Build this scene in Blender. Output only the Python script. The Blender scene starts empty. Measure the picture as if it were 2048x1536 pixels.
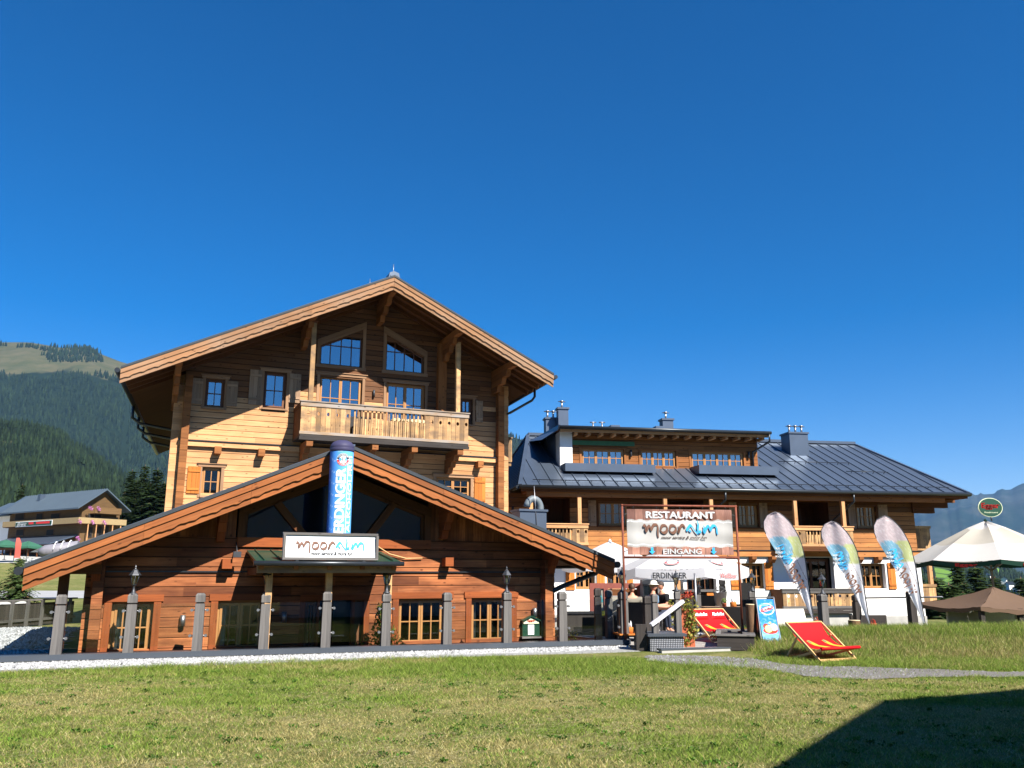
import bpy, bmesh, math, random
import numpy as np
from mathutils import Vector, Matrix
random.seed(7); rng = np.random.default_rng(11)
R = math.radians
scene = bpy.context.scene; COL = scene.collection

# ------------------------------------------------------------ camera
F_PX, CX, CY, HZ, ZC = 1700.0, 1024.0, 768.0, 1150.0, 1.65
PITCH = math.atan((HZ - CY) / F_PX)
cam = bpy.data.cameras.new('camera'); camo = bpy.data.objects.new('camera', cam); COL.objects.link(camo)
cam.sensor_width = 36; cam.lens = 36 * F_PX / 2048; cam.clip_end = 90000; cam.clip_start = .1
camo.location = (0, 0, ZC); camo.rotation_euler = (R(90) + PITCH, 0, 0); scene.camera = camo

# ------------------------------------------------------------ light
SUN = Vector((.646, -.788, 1.0)).normalized()
SKY_STRENGTH, SUN_STRENGTH = .053, 5.0
w = bpy.data.worlds.new('World'); scene.world = w; w.use_nodes = True
wn = w.node_tree.nodes; wl = w.node_tree.links
sky = wn.new('ShaderNodeTexSky'); sky.sky_type = 'NISHITA'; sky.sun_disc = False
sky.sun_elevation = math.asin(SUN.z); sky.sun_rotation = math.atan2(SUN.x, SUN.y)
sky.altitude = 1000; sky.air_density = 1.0; sky.dust_density = .2; sky.ozone_density = 3.0
hs = wn.new('ShaderNodeHueSaturation'); hs.inputs['Saturation'].default_value = 1.5
wl.new(sky.outputs[0], hs.inputs['Color']); tint = wn.new('ShaderNodeVectorMath'); tint.operation = 'MULTIPLY'; tint.inputs[1].default_value = (1.1, .985, 1.13); wl.new(hs.outputs[0], tint.inputs[0]); wl.new(tint.outputs[0], wn['Background'].inputs[0])
wn['Background'].inputs[1].default_value = SKY_STRENGTH
sl = bpy.data.lights.new('sun', 'SUN'); so = bpy.data.objects.new('sun', sl); COL.objects.link(so)
sl.energy = SUN_STRENGTH; sl.angle = R(.53); sl.color = (1, .95, .87)
so.rotation_euler = SUN.to_track_quat('Z', 'Y').to_euler()
scene.view_settings.view_transform = 'Standard'; scene.view_settings.look = 'None'
scene.view_settings.exposure = 1.25; scene.view_settings.gamma = 1
scene.cycles.max_bounces = 7; scene.cycles.transparent_max_bounces = 12; scene.cycles.volume_bounces = 0; scene.cycles.diffuse_bounces = 1

# ------------------------------------------------------------ survey: pixel of the photo -> point of the place
def ray(x, y):
    u = (x - CX) / F_PX; v = (CY - y) / F_PX
    return np.array([u, math.cos(PITCH) - v * math.sin(PITCH), math.sin(PITCH) + v * math.cos(PITCH)])
def G(x, y, z=0.0):
    r = ray(x, y); return np.array([0, 0, ZC]) + r * ((z - ZC) / r[2])
def AT(x, y, Y):
    r = ray(x, y); return np.array([0, 0, ZC]) + r * (Y / r[1])
class Frame:
    def __init__(s, O, yaw):
        s.O = np.array(O[:2], float); s.yaw = yaw
        s.d = np.array([math.cos(yaw), math.sin(yaw)]); s.e = np.array([-math.sin(yaw), math.cos(yaw)])
    def hit(s, x, y, off=0.0):
        r = ray(x, y); t = (off + s.O @ s.e) / (r[:2] @ s.e); P = np.array([0, 0, ZC]) + r * t
        return float((P[:2] - s.O) @ s.d), float(P[2])
    def rect(s, x0, y0, x1, y1, off=0.0):
        xm, ym = (x0 + x1) / 2, (y0 + y1) / 2
        return s.hit(x0, ym, off)[0], s.hit(x1, ym, off)[0], s.hit(xm, y1, off)[1], s.hit(xm, y0, off)[1]
    def loc(s, P): return float((P[:2] - s.O) @ s.d), float((P[:2] - s.O) @ s.e)
    def world(s, a, d, z=0.0):
        q = s.O + s.d * a + s.e * d; return np.array([q[0], q[1], z])
def srgb(r, g, b, k=1.0):
    f = lambda c: ((c / 255) / 12.92 if c / 255 <= .04045 else ((c / 255 + .055) / 1.055) ** 2.4) * k
    return (f(r), f(g), f(b), 1.0)
def sstep(x, a, b):
    t = np.clip((np.asarray(x, float) - a) / (b - a), 0, 1); return t * t * (3 - 2 * t)

# ------------------------------------------------------------ mesh builder
class MB:
    def __init__(s): s.V = []; s.F = []; s.UV = []; s.T = []; s.M = []; s.S = []; s.C = None
    def face(s, idx, uv, tone, mi=0, sm=False):
        s.F.append(tuple(idx)); s.UV.extend(uv); s.T.extend([tone] * len(idx)); s.M.append(mi); s.S.append(sm)
    def poly(s, pts, mi=0, g=None, tone=None, off=None):
        P = [np.array(p, float) for p in pts]; n0 = len(s.V); s.V += [tuple(p) for p in P]
        if g is None:
            E = [P[(i + 1) % len(P)] - P[i] for i in range(len(P))]; g = max(E, key=lambda e: e @ e)
        g = np.array(g, float); g /= (np.linalg.norm(g) + 1e-9)
        n = np.zeros(3)
        for i in range(len(P)): n += np.cross(P[i] - P[0], P[(i + 1) % len(P)] - P[0])
        n /= (np.linalg.norm(n) + 1e-9); v = np.cross(n, g)
        o = off if off is not None else (random.random() * 40, random.random() * 40)
        s.face(range(n0, n0 + len(P)), [(float(p @ g) + o[0], float(p @ v) + o[1]) for p in P], random.random() if tone is None else tone, mi)
    def obox(s, c, A, B, C, mi=0, tone=None, skip=()):
        c, A, B, C = [np.array(t, float) for t in (c, A, B, C)]
        if np.dot(np.cross(A, B), C) < 0: A, B = B, A
        g = max((A, B, C), key=lambda e: e @ e); t = random.random() if tone is None else tone
        o = (random.random() * 40, random.random() * 40)
        for q in ((c, B, A), (c + C, A, B), (c, A, C), (c + B, C, A), (c, C, B), (c + A, B, C)):
            p, U, W = q
            s.poly([p, p + U, p + U + W, p + W], mi, g if (abs(np.dot(U, g)) + abs(np.dot(W, g))) > 1e-9 and (np.allclose(U, g) or np.allclose(W, g)) else U, t, o)
    def box(s, a0, a1, d0, d1, z0, z1, mi=0, tone=None):
        s.obox((a0, d0, z0), (a1 - a0, 0, 0), (0, d1 - d0, 0), (0, 0, z1 - z0), mi, tone)
    def bar(s, p, q, w, h, up=(0, 0, 1), mi=0, tone=None):
        p = np.array(p, float); q = np.array(q, float); L = q - p; n = np.cross(L, np.array(up, float)); n /= np.linalg.norm(n) + 1e-9
        u = np.cross(n, L); u /= np.linalg.norm(u) + 1e-9
        s.obox(p - n * w / 2 - u * h / 2, L, n * w, u * h, mi, tone)
    def ext(s, pts, vec, mi=0, g=None, tone=None, side_mi=None):
        P = [np.array(p, float) for p in pts]; vec = np.array(vec, float)
        n = np.zeros(3)
        for i in range(len(P)): n += np.cross(P[i] - P[0], P[(i + 1) % len(P)] - P[0])
        if n @ vec > 0: P = P[::-1]
        t = random.random() if tone is None else tone; o = (random.random() * 40, random.random() * 40)
        s.poly(P, mi, g, t, o); s.poly([p + vec for p in P[::-1]], mi, g, t, o)
        for i in range(len(P)):
            a, b = P[i], P[(i + 1) % len(P)]; s.poly([b, a, a + vec, b + vec], mi if side_mi is None else side_mi, b - a, t, o)
    def grid(s, rows, closed=False, mi=0, tone=.5, sm=True):
        n0 = len(s.V); m = len(rows[0])
        for r_ in rows: s.V += [tuple(float(k) for k in p) for p in r_]
        for i in range(len(rows) - 1):
            for j in range(m if closed else m - 1):
                k = (j + 1) % m; a, b = n0 + i * m, n0 + (i + 1) * m
                s.face((a + j, a + k, b + k, b + j), [(j / m, i / 9), ((j + 1) / m, i / 9), ((j + 1) / m, (i + 1) / 9), (j / m, (i + 1) / 9)], tone, mi, sm)
    def tube(s, pts, r, n=8, mi=0, tone=.5, caps=True, sm=True):
        P = [np.array(p, float) for p in pts]; rr = r if hasattr(r, '__len__') else [r] * len(P); rows = []; ref = None
        for i, p in enumerate(P):
            t = P[min(i + 1, len(P) - 1)] - P[max(i - 1, 0)]; t /= np.linalg.norm(t) + 1e-9
            if ref is None: ref = np.array([0, 0, 1.0]) if abs(t[2]) < .9 else np.array([1.0, 0, 0])
            x = np.cross(ref, t); x /= np.linalg.norm(x) + 1e-9; y = np.cross(t, x); ref = y
            rows.append([p + rr[i] * (math.cos(2 * math.pi * k / n) * x + math.sin(2 * math.pi * k / n) * y) for k in range(n)])
        n0 = len(s.V); s.grid(rows, True, mi, tone, sm)
        if caps:
            s.face(range(n0 + n - 1, n0 - 1, -1), [(0, 0)] * n, tone, mi); e = n0 + (len(rows) - 1) * n
            s.face(range(e, e + n), [(0, 0)] * n, tone, mi)
    def lathe(s, prof, c=(0, 0, 0), n=12, mi=0, tone=.5, sm=True, caps=True):
        s.tube([(c[0], c[1], c[2] + z) for r_, z in prof], [max(r_, 1e-4) for r_, z in prof], n, mi, tone, caps, sm)
    def ball(s, c, r, mi=0, n=10, tone=.5, sq=(1, 1, 1)):
        rows = [[(c[0] + sq[0] * r * math.sin(a) * math.cos(b), c[1] + sq[1] * r * math.sin(a) * math.sin(b), c[2] - sq[2] * r * math.cos(a)) for b in [2 * math.pi * k / n for k in range(n)]] for a in [math.pi * (i + .02) / (n // 2 + .04) for i in range(n // 2 + 1)]]
        s.grid(rows, True, mi, tone)
    def build(s, name, mats, parent=None, **tags):
        me = bpy.data.meshes.new(name); me.from_pydata(s.V, [], s.F)
        for m in (mats if isinstance(mats, (list, tuple)) else [mats]): me.materials.append(m)
        uv = me.uv_layers.new(name='uv'); uv.data.foreach_set('uv', np.array(s.UV, 'f').ravel())
        at = me.attributes.new('tone', 'FLOAT', 'CORNER'); at.data.foreach_set('value', np.array(s.T, 'f'))
        me.polygons.foreach_set('material_index', s.M); me.polygons.foreach_set('use_smooth', s.S)
        if s.C is not None:
            ca = me.attributes.new('Col', 'FLOAT_COLOR', 'POINT'); ca.data.foreach_set('color', np.array(s.C, 'f').ravel())
        me.update(); o = bpy.data.objects.new(name, me); COL.objects.link(o)
        if parent is not None: o.parent = parent
        return tag(o, **tags)
def tag(o, label=None, cat=None, group=None, kind=None):
    if label: o['label'] = label
    if cat: o['category'] = cat
    if group: o['group'] = group
    if kind: o['kind'] = kind
    return o
def empty(name, loc, rz=0, **tags):
    o = bpy.data.objects.new(name, None); COL.objects.link(o); o.location = [float(k) for k in loc]; o.rotation_euler = (0, 0, rz); o.empty_display_size = .2
    return tag(o, **tags)
def copy_tree(o, parent=None):
    c = o.copy(); COL.objects.link(c); c.parent = parent
    for ch in [k for k in bpy.data.objects if k.parent == o]: copy_tree(ch, c)
    return c
def raw_mesh(name, V, Fc, mat, C=None, parent=None, sm=False, **tags):
    me = bpy.data.meshes.new(name); V = np.asarray(V, 'f'); Fc = np.asarray(Fc, 'i'); k = Fc.shape[1]
    me.vertices.add(len(V)); me.vertices.foreach_set('co', V.ravel())
    me.loops.add(Fc.size); me.loops.foreach_set('vertex_index', Fc.ravel())
    me.polygons.add(len(Fc)); me.polygons.foreach_set('loop_start', np.arange(len(Fc), dtype='i') * k)
    if sm: me.polygons.foreach_set('use_smooth', [True] * len(Fc))
    me.materials.append(mat); me.update(calc_edges=True); me.validate()
    if C is not None:
        ca = me.attributes.new('Col', 'FLOAT_COLOR', 'POINT'); ca.data.foreach_set('color', np.asarray(C, 'f').ravel())
    o = bpy.data.objects.new(name, me); COL.objects.link(o)
    if parent is not None: o.parent = parent
    return tag(o, **tags)

# ------------------------------------------------------------ materials
class NT:
    def __init__(s, name):
        s.m = bpy.data.materials.new(name); s.m.use_nodes = True; s.n = s.m.node_tree.nodes; s.l = s.m.node_tree.links
        s.b = s.n['Principled BSDF']; s.out = s.n['Material Output']
    def new(s, t, **kw):
        o = s.n.new('ShaderNode' + t)
        for k, v in kw.items():
            if k.startswith('i_'): o.inputs[k[2:].replace('_', ' ')].default_value = v
            else: setattr(o, k, v)
        return o
    def set(s, inp, v):
        if hasattr(v, 'is_linked') or isinstance(v, bpy.types.NodeSocket): s.l.new(v, inp)
        else: inp.default_value = v
    def noise(s, vec, scale, detail=3, rough=.55, out=0, sc3=None):
        if sc3 is not None:
            vm = s.new('VectorMath', operation='MULTIPLY'); s.l.new(vec, vm.inputs[0]); vm.inputs[1].default_value = sc3; vec = vm.outputs[0]
        o = s.new('TexNoise'); o.inputs['Scale'].default_value = scale; o.inputs['Detail'].default_value = detail; o.inputs['Roughness'].default_value = rough
        s.l.new(vec, o.inputs['Vector']); return o.outputs[out]
    def ramp(s, f, a, b, va=0.0, vb=1.0):
        o = s.new('MapRange', clamp=True); s.l.new(f, o.inputs[0])
        for i, v in enumerate((a, b, va, vb)): o.inputs[i + 1].default_value = v
        return o.outputs[0]
    def mix(s, f, a, b, bt='MIX'):
        o = s.new('Mix', data_type='RGBA', blend_type=bt); s.set(o.inputs[0], f); s.set(o.inputs[6], a); s.set(o.inputs[7], b); return o.outputs[2]
    def math(s, op, a, b=0.0):
        o = s.new('Math', operation=op); s.set(o.inputs[0], a); s.set(o.inputs[1], b); return o.outputs[0]
    def obj(s): return s.new('TexCoord').outputs['Object']
    def uv(s): return s.new('UVMap', uv_map='uv').outputs[0]
    def bump(s, h, st, dist=.01):
        o = s.new('Bump'); o.inputs['Strength'].default_value = st; o.inputs['Distance'].default_value = dist; s.l.new(h, o.inputs['Height']); s.l.new(o.outputs[0], s.b.inputs['Normal'])
    def base(s, c, rough=.7, metal=0, spec=.5):
        s.set(s.b.inputs['Base Color'], c); s.set(s.b.inputs['Roughness'], rough); s.b.inputs['Metallic'].default_value = metal; s.b.inputs['Specular IOR Level'].default_value = spec
        return s.m

def wood(name, light, dark, rough=.8, knots=.85, tone=.45, weather=None, wamt=.5, wscale=.6, bump=.4, spec=.25):
    t = NT(name); uv = t.uv(); ob = t.obj()
    g = t.noise(uv, 1.0, 4, .65, sc3=(1.1, 26, 1)); g2 = t.noise(uv, 1.0, 3, .6, sc3=(.7, 5, 1))
    f = t.math('ADD', t.math('MULTIPLY', t.ramp(g, .3, .7), .55), t.math('MULTIPLY', t.ramp(g2, .3, .72), .45))
    c = t.mix(f, light, dark)
    to = t.new('Attribute', attribute_name='tone'); k = t.ramp(to.outputs['Fac'], 0, 1, 1 - tone, 1 + tone * .6)
    cm = t.new('CombineColor'); [t.l.new(k, cm.inputs[i]) for i in range(3)]
    c = t.mix(1.0, c, cm.outputs[0], 'MULTIPLY')
    if weather:
        wn_ = t.noise(ob, wscale, 4, .6, sc3=(1, 1, 2.2)); wn2 = t.noise(uv, 1.0, 3, .6, sc3=(.5, 4, 1))
        wf = t.ramp(t.math('ADD', wn_, t.math('MULTIPLY', wn2, .5)), .62, .95, 0, wamt)
        c = t.mix(wf, c, weather)
    if knots:
        vm = t.new('VectorMath', operation='MULTIPLY'); t.l.new(uv, vm.inputs[0]); vm.inputs[1].default_value = (3.0, 7.0, 1)
        vo = t.new('TexVoronoi', i_Scale=1.0); t.l.new(vm.outputs[0], vo.inputs['Vector'])
        kf = t.ramp(vo.outputs['Distance'], .06, .16, knots, 0)
        c = t.mix(kf, c, tuple(x * .25 for x in dark[:3]) + (1,))
    t.base(c, rough, 0, spec); t.bump(t.math('ADD', g, t.math('MULTIPLY', g2, .5)), bump, .004)
    return t.m
def flat(name, c, rough=.6, metal=0, spec=.5, var=.12, scale=6, bump=0, sc3=None):
    t = NT(name); n = t.noise(t.obj(), scale, 4, .6, sc3=sc3)
    k = t.ramp(n, .3, .7, 1 - var, 1 + var); cm = t.new('CombineColor'); [t.l.new(k, cm.inputs[i]) for i in range(3)]
    t.base(t.mix(1.0, c, cm.outputs[0], 'MULTIPLY'), rough, metal, spec)
    if bump: t.bump(t.noise(t.obj(), scale * 4, 4, .6), bump, .01)
    return t.m
def glass(name, refl, tint=(.75, .8, .78, 1)):
    t = NT(name); t.n.remove(t.b); tr = t.new('BsdfTransparent'); tr.inputs[0].default_value = tint
    gl = t.new('BsdfAnisotropic') if False else t.new('BsdfGlossy'); gl.inputs['Roughness'].default_value = .01; gl.inputs['Color'].default_value = (.95, .97, 1, 1)
    n = t.noise(t.obj(), 1.3, 1); b = t.new('Bump'); b.inputs['Strength'].default_value = .04; b.inputs['Distance'].default_value = .02; t.l.new(n, b.inputs['Height']); t.l.new(b.outputs[0], gl.inputs['Normal'])
    fr = t.new('Fresnel', i_IOR=1.5); f = t.math('ADD', t.math('MULTIPLY', fr.outputs[0], .9), refl)
    mx = t.new('MixShader'); t.l.new(f, mx.inputs[0]); t.l.new(tr.outputs[0], mx.inputs[1]); t.l.new(gl.outputs[0], mx.inputs[2]); t.l.new(mx.outputs[0], t.out.inputs[0])
    return t.m
def printed(name, rough=.6, thin=0.0):
    t = NT(name); a = t.new('Attribute', attribute_name='Col'); t.base(a.outputs['Color'], rough, 0, .3)
    if thin:
        tl = t.new('BsdfTranslucent'); t.l.new(a.outputs['Color'], tl.inputs[0]); mx = t.new('MixShader'); mx.inputs[0].default_value = thin
        t.l.new(t.b.outputs[0], mx.inputs[1]); t.l.new(tl.outputs[0], mx.inputs[2]); t.l.new(mx.outputs[0], t.out.inputs[0])
    return t.m
def cloth(name, c, thin=.3, rough=.8, var=.05):
    t = NT(name); n = t.noise(t.obj(), 3, 3); col = t.mix(t.ramp(n, .3, .7, 0, var * 4), c, tuple(x * .8 for x in c[:3]) + (1,)); t.base(col, rough, 0, .2)
    tl = t.new('BsdfTranslucent'); t.l.new(col, tl.inputs[0]); mx = t.new('MixShader'); mx.inputs[0].default_value = thin
    t.l.new(t.b.outputs[0], mx.inputs[1]); t.l.new(tl.outputs[0], mx.inputs[2]); t.l.new(mx.outputs[0], t.out.inputs[0])
    return t.m

M = {}
M['pale'] = wood('pale_larch', srgb(220, 172, 124), srgb(184, 126, 78), tone=.25, weather=srgb(140, 98, 64), wamt=.35)
M['pale_dark'] = wood('pale_larch_brown', srgb(160, 104, 58), srgb(112, 66, 34), tone=.3)
M['rust'] = wood('stained_larch', srgb(204, 130, 80), srgb(112, 56, 30), tone=.5, weather=srgb(78, 40, 24), wamt=.85, wscale=.55)
M['rust_trim'] = wood('stained_trim', srgb(156, 84, 42), srgb(108, 54, 26), tone=.2, knots=.4)
M['rust_barge'] = wood('stained_bargeboard', srgb(172, 106, 58), srgb(124, 68, 34), tone=.25, knots=.7, weather=srgb(96, 58, 36), wamt=.4)
M['barge'] = wood('weathered_bargeboard', srgb(168, 126, 90), srgb(124, 84, 54), tone=.25, weather=srgb(146, 124, 104), wamt=.6)
M['eave_shade'] = wood('eave_shade_larch', srgb(132, 88, 54), srgb(88, 54, 32), tone=.35, weather=srgb(92, 74, 60), wamt=.5)  # browner larch for upper boards, with the shade under the eaves put into its colour
M['honey'] = wood('honey_larch', srgb(198, 138, 82), srgb(158, 98, 52), tone=.3, weather=srgb(116, 78, 50), wamt=.5)
M['brown'] = wood('brown_timber', srgb(112, 68, 36), srgb(72, 42, 22), tone=.3)
M['grey_wood'] = wood('grey_weathered_wood', srgb(122, 118, 114), srgb(66, 64, 64), tone=.3, knots=.5)
M['dark_grey_wood'] = wood('dark_weathered_wood', srgb(72, 66, 62), srgb(44, 40, 38), tone=.3, knots=.4)
M['tan_board'] = wood('balcony_board', srgb(206, 166, 116), srgb(166, 124, 80), tone=.55, weather=srgb(96, 80, 68), wamt=.75, wscale=1.6)
M['bleached'] = wood('bleached_rail', srgb(160, 142, 118), srgb(124, 94, 68), tone=.2, weather=srgb(152, 148, 144), wamt=.9, wscale=1.2)
M['frame'] = wood('window_frame_wood', srgb(184, 134, 84), srgb(158, 108, 62), tone=.1, knots=0, rough=.5)
M['frame_brown'] = wood('window_frame_brown', srgb(120, 80, 54), srgb(92, 58, 38), tone=.1, knots=0, rough=.5)
M['shutter'] = wood('shutter_wood', srgb(182, 150, 120), srgb(140, 112, 88), tone=.3)
M['trim'] = wood('weathered_trim', srgb(170, 134, 102), srgb(128, 94, 68), tone=.2, knots=.3)
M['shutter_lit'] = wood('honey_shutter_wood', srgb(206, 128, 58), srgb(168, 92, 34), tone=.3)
M['gap'] = flat('dark_gap', srgb(48, 30, 18), .9)
M['dark'] = flat('dark_interior', srgb(34, 30, 28), .9)
M['metal'] = flat('slate_metal_roof', srgb(86, 97, 112), .38, .5, .5, .08, 1.5)
M['metal_dark'] = flat('dark_gutter_metal', srgb(52, 56, 60), .35, .5, .5, .1)
M['green_metal'] = flat('green_metal_sheet', srgb(38, 78, 62), .35, .3, .5, .1)
M['steel'] = flat('brushed_steel', srgb(150, 150, 152), .42, .9, .5, .05); M['duct'] = flat('galvanised_duct', srgb(104, 112, 116), .6, .2, .4, .1)
M['white_wall'] = flat('white_render', srgb(232, 230, 226), .95, 0, .2, .03, 1.2, .5)
M['concrete'] = flat('concrete', srgb(168, 166, 160), .9, 0, .2, .15, 2.5, .3)
M['cream'] = flat('cream_concrete', srgb(208, 200, 176), .9, 0, .2, .1, 2.5, .2)
M['cap'] = flat('anthracite_sheet', srgb(78, 84, 92), .4, .3, .5, .1, 1.2)
M['pane'] = glass('window_glass', .015); M['pane_blue'] = glass('coated_window_glass', .3)
M['clear'] = glass('balustrade_glass', -.008, (.93, .95, .94, 1))
M['curtain'] = cloth('white_curtain', srgb(225, 225, 220), .4)
M['black'] = flat('black_wicker', srgb(26, 24, 24), .7, 0, .4, .3, 40, .5)
M['iron'] = flat('dark_iron', srgb(70, 72, 76), .5, .6)
M['rusty'] = flat('rusty_tube', srgb(120, 66, 48), .7, .3, .4, .25, 8)
M['white_board'] = flat('white_signboard', srgb(236, 238, 238), .5, 0, .4, .03, 3)
M['white_cloth'] = cloth('white_parasol_cloth', srgb(236, 236, 238), .55)
M['beige_cloth'] = cloth('beige_parasol_cloth', srgb(196, 188, 174), .3)
M['light_cloth'] = cloth('light_parasol_cloth', srgb(212, 208, 202), .3)
M['green_cloth'] = cloth('dark_green_cloth', srgb(18, 52, 40), .1)
M['brown_cloth'] = cloth('brown_tarpaulin', srgb(98, 78, 62), .0)
M['green_parasol'] = cloth('green_parasol_cloth', srgb(58, 104, 84), .2)
M['red'] = cloth('red_canvas', srgb(214, 24, 30), .25, .7)
M['red_paint'] = flat('red_paint', srgb(214, 30, 26), .5, var=.02)
M['white_paint'] = flat('white_paint', srgb(245, 245, 245), .5, var=.01)
M['grey_paint'] = flat('dark_lettering', srgb(50, 56, 66), .6, var=.02)
M['pinkred'] = flat('pale_red_lettering', srgb(236, 140, 140), .6, var=.02)
M['brown_paint'] = flat('brown_lettering', srgb(110, 74, 56), .5, var=.12, scale=9)
M['darkbrown_paint'] = flat('dark_brown_lettering', srgb(64, 40, 30), .5, var=.05)
M['cyan_paint'] = flat('sky_blue_lettering', srgb(44, 164, 226), .5, var=.1, scale=9)
M['darkcyan_paint'] = flat('deep_blue_lettering', srgb(16, 92, 150), .5, var=.05)
M['ink'] = flat('black_lettering', srgb(24, 22, 24), .6, var=.02)
M['navy'] = cloth('dark_violet_nylon', srgb(66, 64, 92), .1, .55)
M['print'] = printed('printed_sheet'); M['print_cloth'] = printed('printed_flag_cloth', .7, .5)
M['pine'] = wood('pale_pine_lath', srgb(226, 186, 132), srgb(200, 152, 98), tone=.15, knots=.2)
M['cushion'] = cloth('cream_cushion', srgb(232, 226, 212), .1)
M['terracotta'] = flat('terracotta', srgb(168, 84, 50), .8)
M['lamp_glass'] = glass('lantern_glass', .05, (.96, .9, .7, 1))
M['plate'] = flat('aluminium_plate', srgb(130, 132, 136), .35, .8, .5, .1)
M['path_gravel'] = flat('grey_gravel', srgb(112, 108, 104), .95, 0, .2, .35, 30, 1)
M['bark'] = flat('bark', srgb(110, 84, 62), .95, 0, .2, .4, 14, 1, (1, 1, .25))
M['cut_wood'] = flat('cut_log_face', srgb(206, 186, 150), .8, 0, .2, .15, 12)
# ------------------------------------------------------------ frames of the place
YAW_F = R(23.4)
fa = G(0, 1313, .2); fb = G(1255, 1280, .2); YAW_L = math.atan2(fb[1] - fa[1], fb[0] - fa[0])
FE = Frame(fa, YAW_L)                       # ledge with the glass balustrade
e_ = np.array([-math.sin(YAW_F), math.cos(YAW_F)])
AN = Frame(G(110, 1312, .2)[:2] + 1.3 * e_, YAW_F)   # front wall of the low annex
MA = Frame(AT(425, 930, 29)[:2], YAW_F)              # front wall of the chalet
GH = Frame(AT(1740, 1030, 39)[:2], R(9.7))           # front wall of the guest house

# ------------------------------------------------------------ ground
def vnoise(X, Y, s, seed=0):
    X = np.asarray(X) / s; Y = np.asarray(Y) / s; xi = np.floor(X).astype(int); yi = np.floor(Y).astype(int); fx = X - xi; fy = Y - yi
    def h(a, b):
        n = (a * 374761393 + b * 668265263 + seed * 1442695041) & 0x7fffffff; n = (n ^ (n >> 13)) * 1274126177 & 0x7fffffff; return ((n ^ (n >> 16)) & 0xffff) / 65535.0
    u = fx * fx * (3 - 2 * fx); v = fy * fy * (3 - 2 * fy)
    return (h(xi, yi) * (1 - u) + h(xi + 1, yi) * u) * (1 - v) + (h(xi, yi + 1) * (1 - u) + h(xi + 1, yi + 1) * u) * v
LEN = 12.72                                  # length of the ledge
def H(X, Y):
    X = np.asarray(X, float); Y = np.asarray(Y, float)
    dx = X - FE.O[0]; dy = Y - FE.O[1]; a = dx * FE.d[0] + dy * FE.d[1]; d = dx * FE.e[0] + dy * FE.e[1]
    z = .03 * (vnoise(X, Y, 1.7, 3) - .5) + .05 * (vnoise(X, Y, 5, 4) - .5)
    z = z * (1 - sstep(d, -.9, -.5) * (1 - sstep(a, 15, 16)))
    left = np.interp(Y, [0, 18, 24, 30, 60, 70, 110, 150, 220, 400], [0, 0, .12, -.1, .0, .15, 1.35, 4.4, 9, 18])
    right = np.interp(Y, [0, 23, 26, 52, 120, 300, 900, 4000], [0, .0, -.78, -.85, -16, -60, -110, -170])
    s = X / np.maximum(Y, 1)
    back = left * (1 - sstep(s, -.3, -.1)) + right * sstep(s, -.3, -.1)
    back = np.where(s < -.3, left, back)
    zb = np.where(a > 1.6, -.86, back); zb = np.where((Y > 30) | (a < 1.6), back, zb); zb = np.where((a > LEN - .2) & (Y < 44) & (X < 6.2), -.2, zb)
    k = sstep(d, .2, .45)
    bank = X > 5.1 + .0 * Y
    zb0 = z * (1 - k) + zb * k
    crest = np.interp(X, [5, 6, 9, 12, 20], [.06, .14, .2, .24, .26])
    zk = z + crest * sstep(Y, 17.6, 20.6) * (1 - sstep(Y, 21.6, 24.5)) + np.minimum(right, 0) * sstep(Y, 22, 25)
    wk = sstep(X, 5.0, 5.5) * (Y < 44) 
    return zb0 * (1 - wk) + np.where(Y < 44, zk, zb0) * wk
def axis(lo, f0, f1, hi, st):
    mid = list(np.arange(f0, f1, st)); x = f0; L = []; k = st
    while x > lo: k *= 1.13; x -= k; L.append(x)
    x = mid[-1]; U = []; k = st
    while x < hi: k *= 1.13; x += k; U.append(x)
    return np.array(L[::-1] + mid + U)
gx = axis(-9000, -12, 17, 9000, .2); gy = axis(-4000, 5, 27, 16000, .2)
XX, YY = np.meshgrid(gx, gy); ZZ = H(XX, YY)
n_, m_ = XX.shape; ii = (np.arange(n_ - 1)[:, None] * m_ + np.arange(m_ - 1)).ravel()
t = NT('meadow_ground'); ob = t.obj()
c1 = t.mix(t.ramp(t.noise(ob, .55, 5, .65), .38, .62), srgb(104, 114, 58), srgb(150, 142, 94))
c1 = t.mix(t.ramp(t.noise(ob, 2.6, 5, .7), .5, .72), c1, srgb(76, 92, 38))
c1 = t.mix(t.ramp(t.noise(ob, 60, 3, .7), .45, .75, 0, .5), c1, srgb(60, 62, 30))
c1 = t.mix(1.0, c1, (.82, .82, .78, 1), 'MULTIPLY'); t.base(c1, .95, 0, .1); t.bump(t.noise(ob, 30, 4, .7), .9, .04); M['ground'] = t.m
raw_mesh('ground', np.stack([XX, YY, ZZ], -1).reshape(-1, 3), np.stack([ii, ii + 1, ii + m_ + 1, ii + m_], 1), M['ground'], sm=True, kind='structure')

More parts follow.
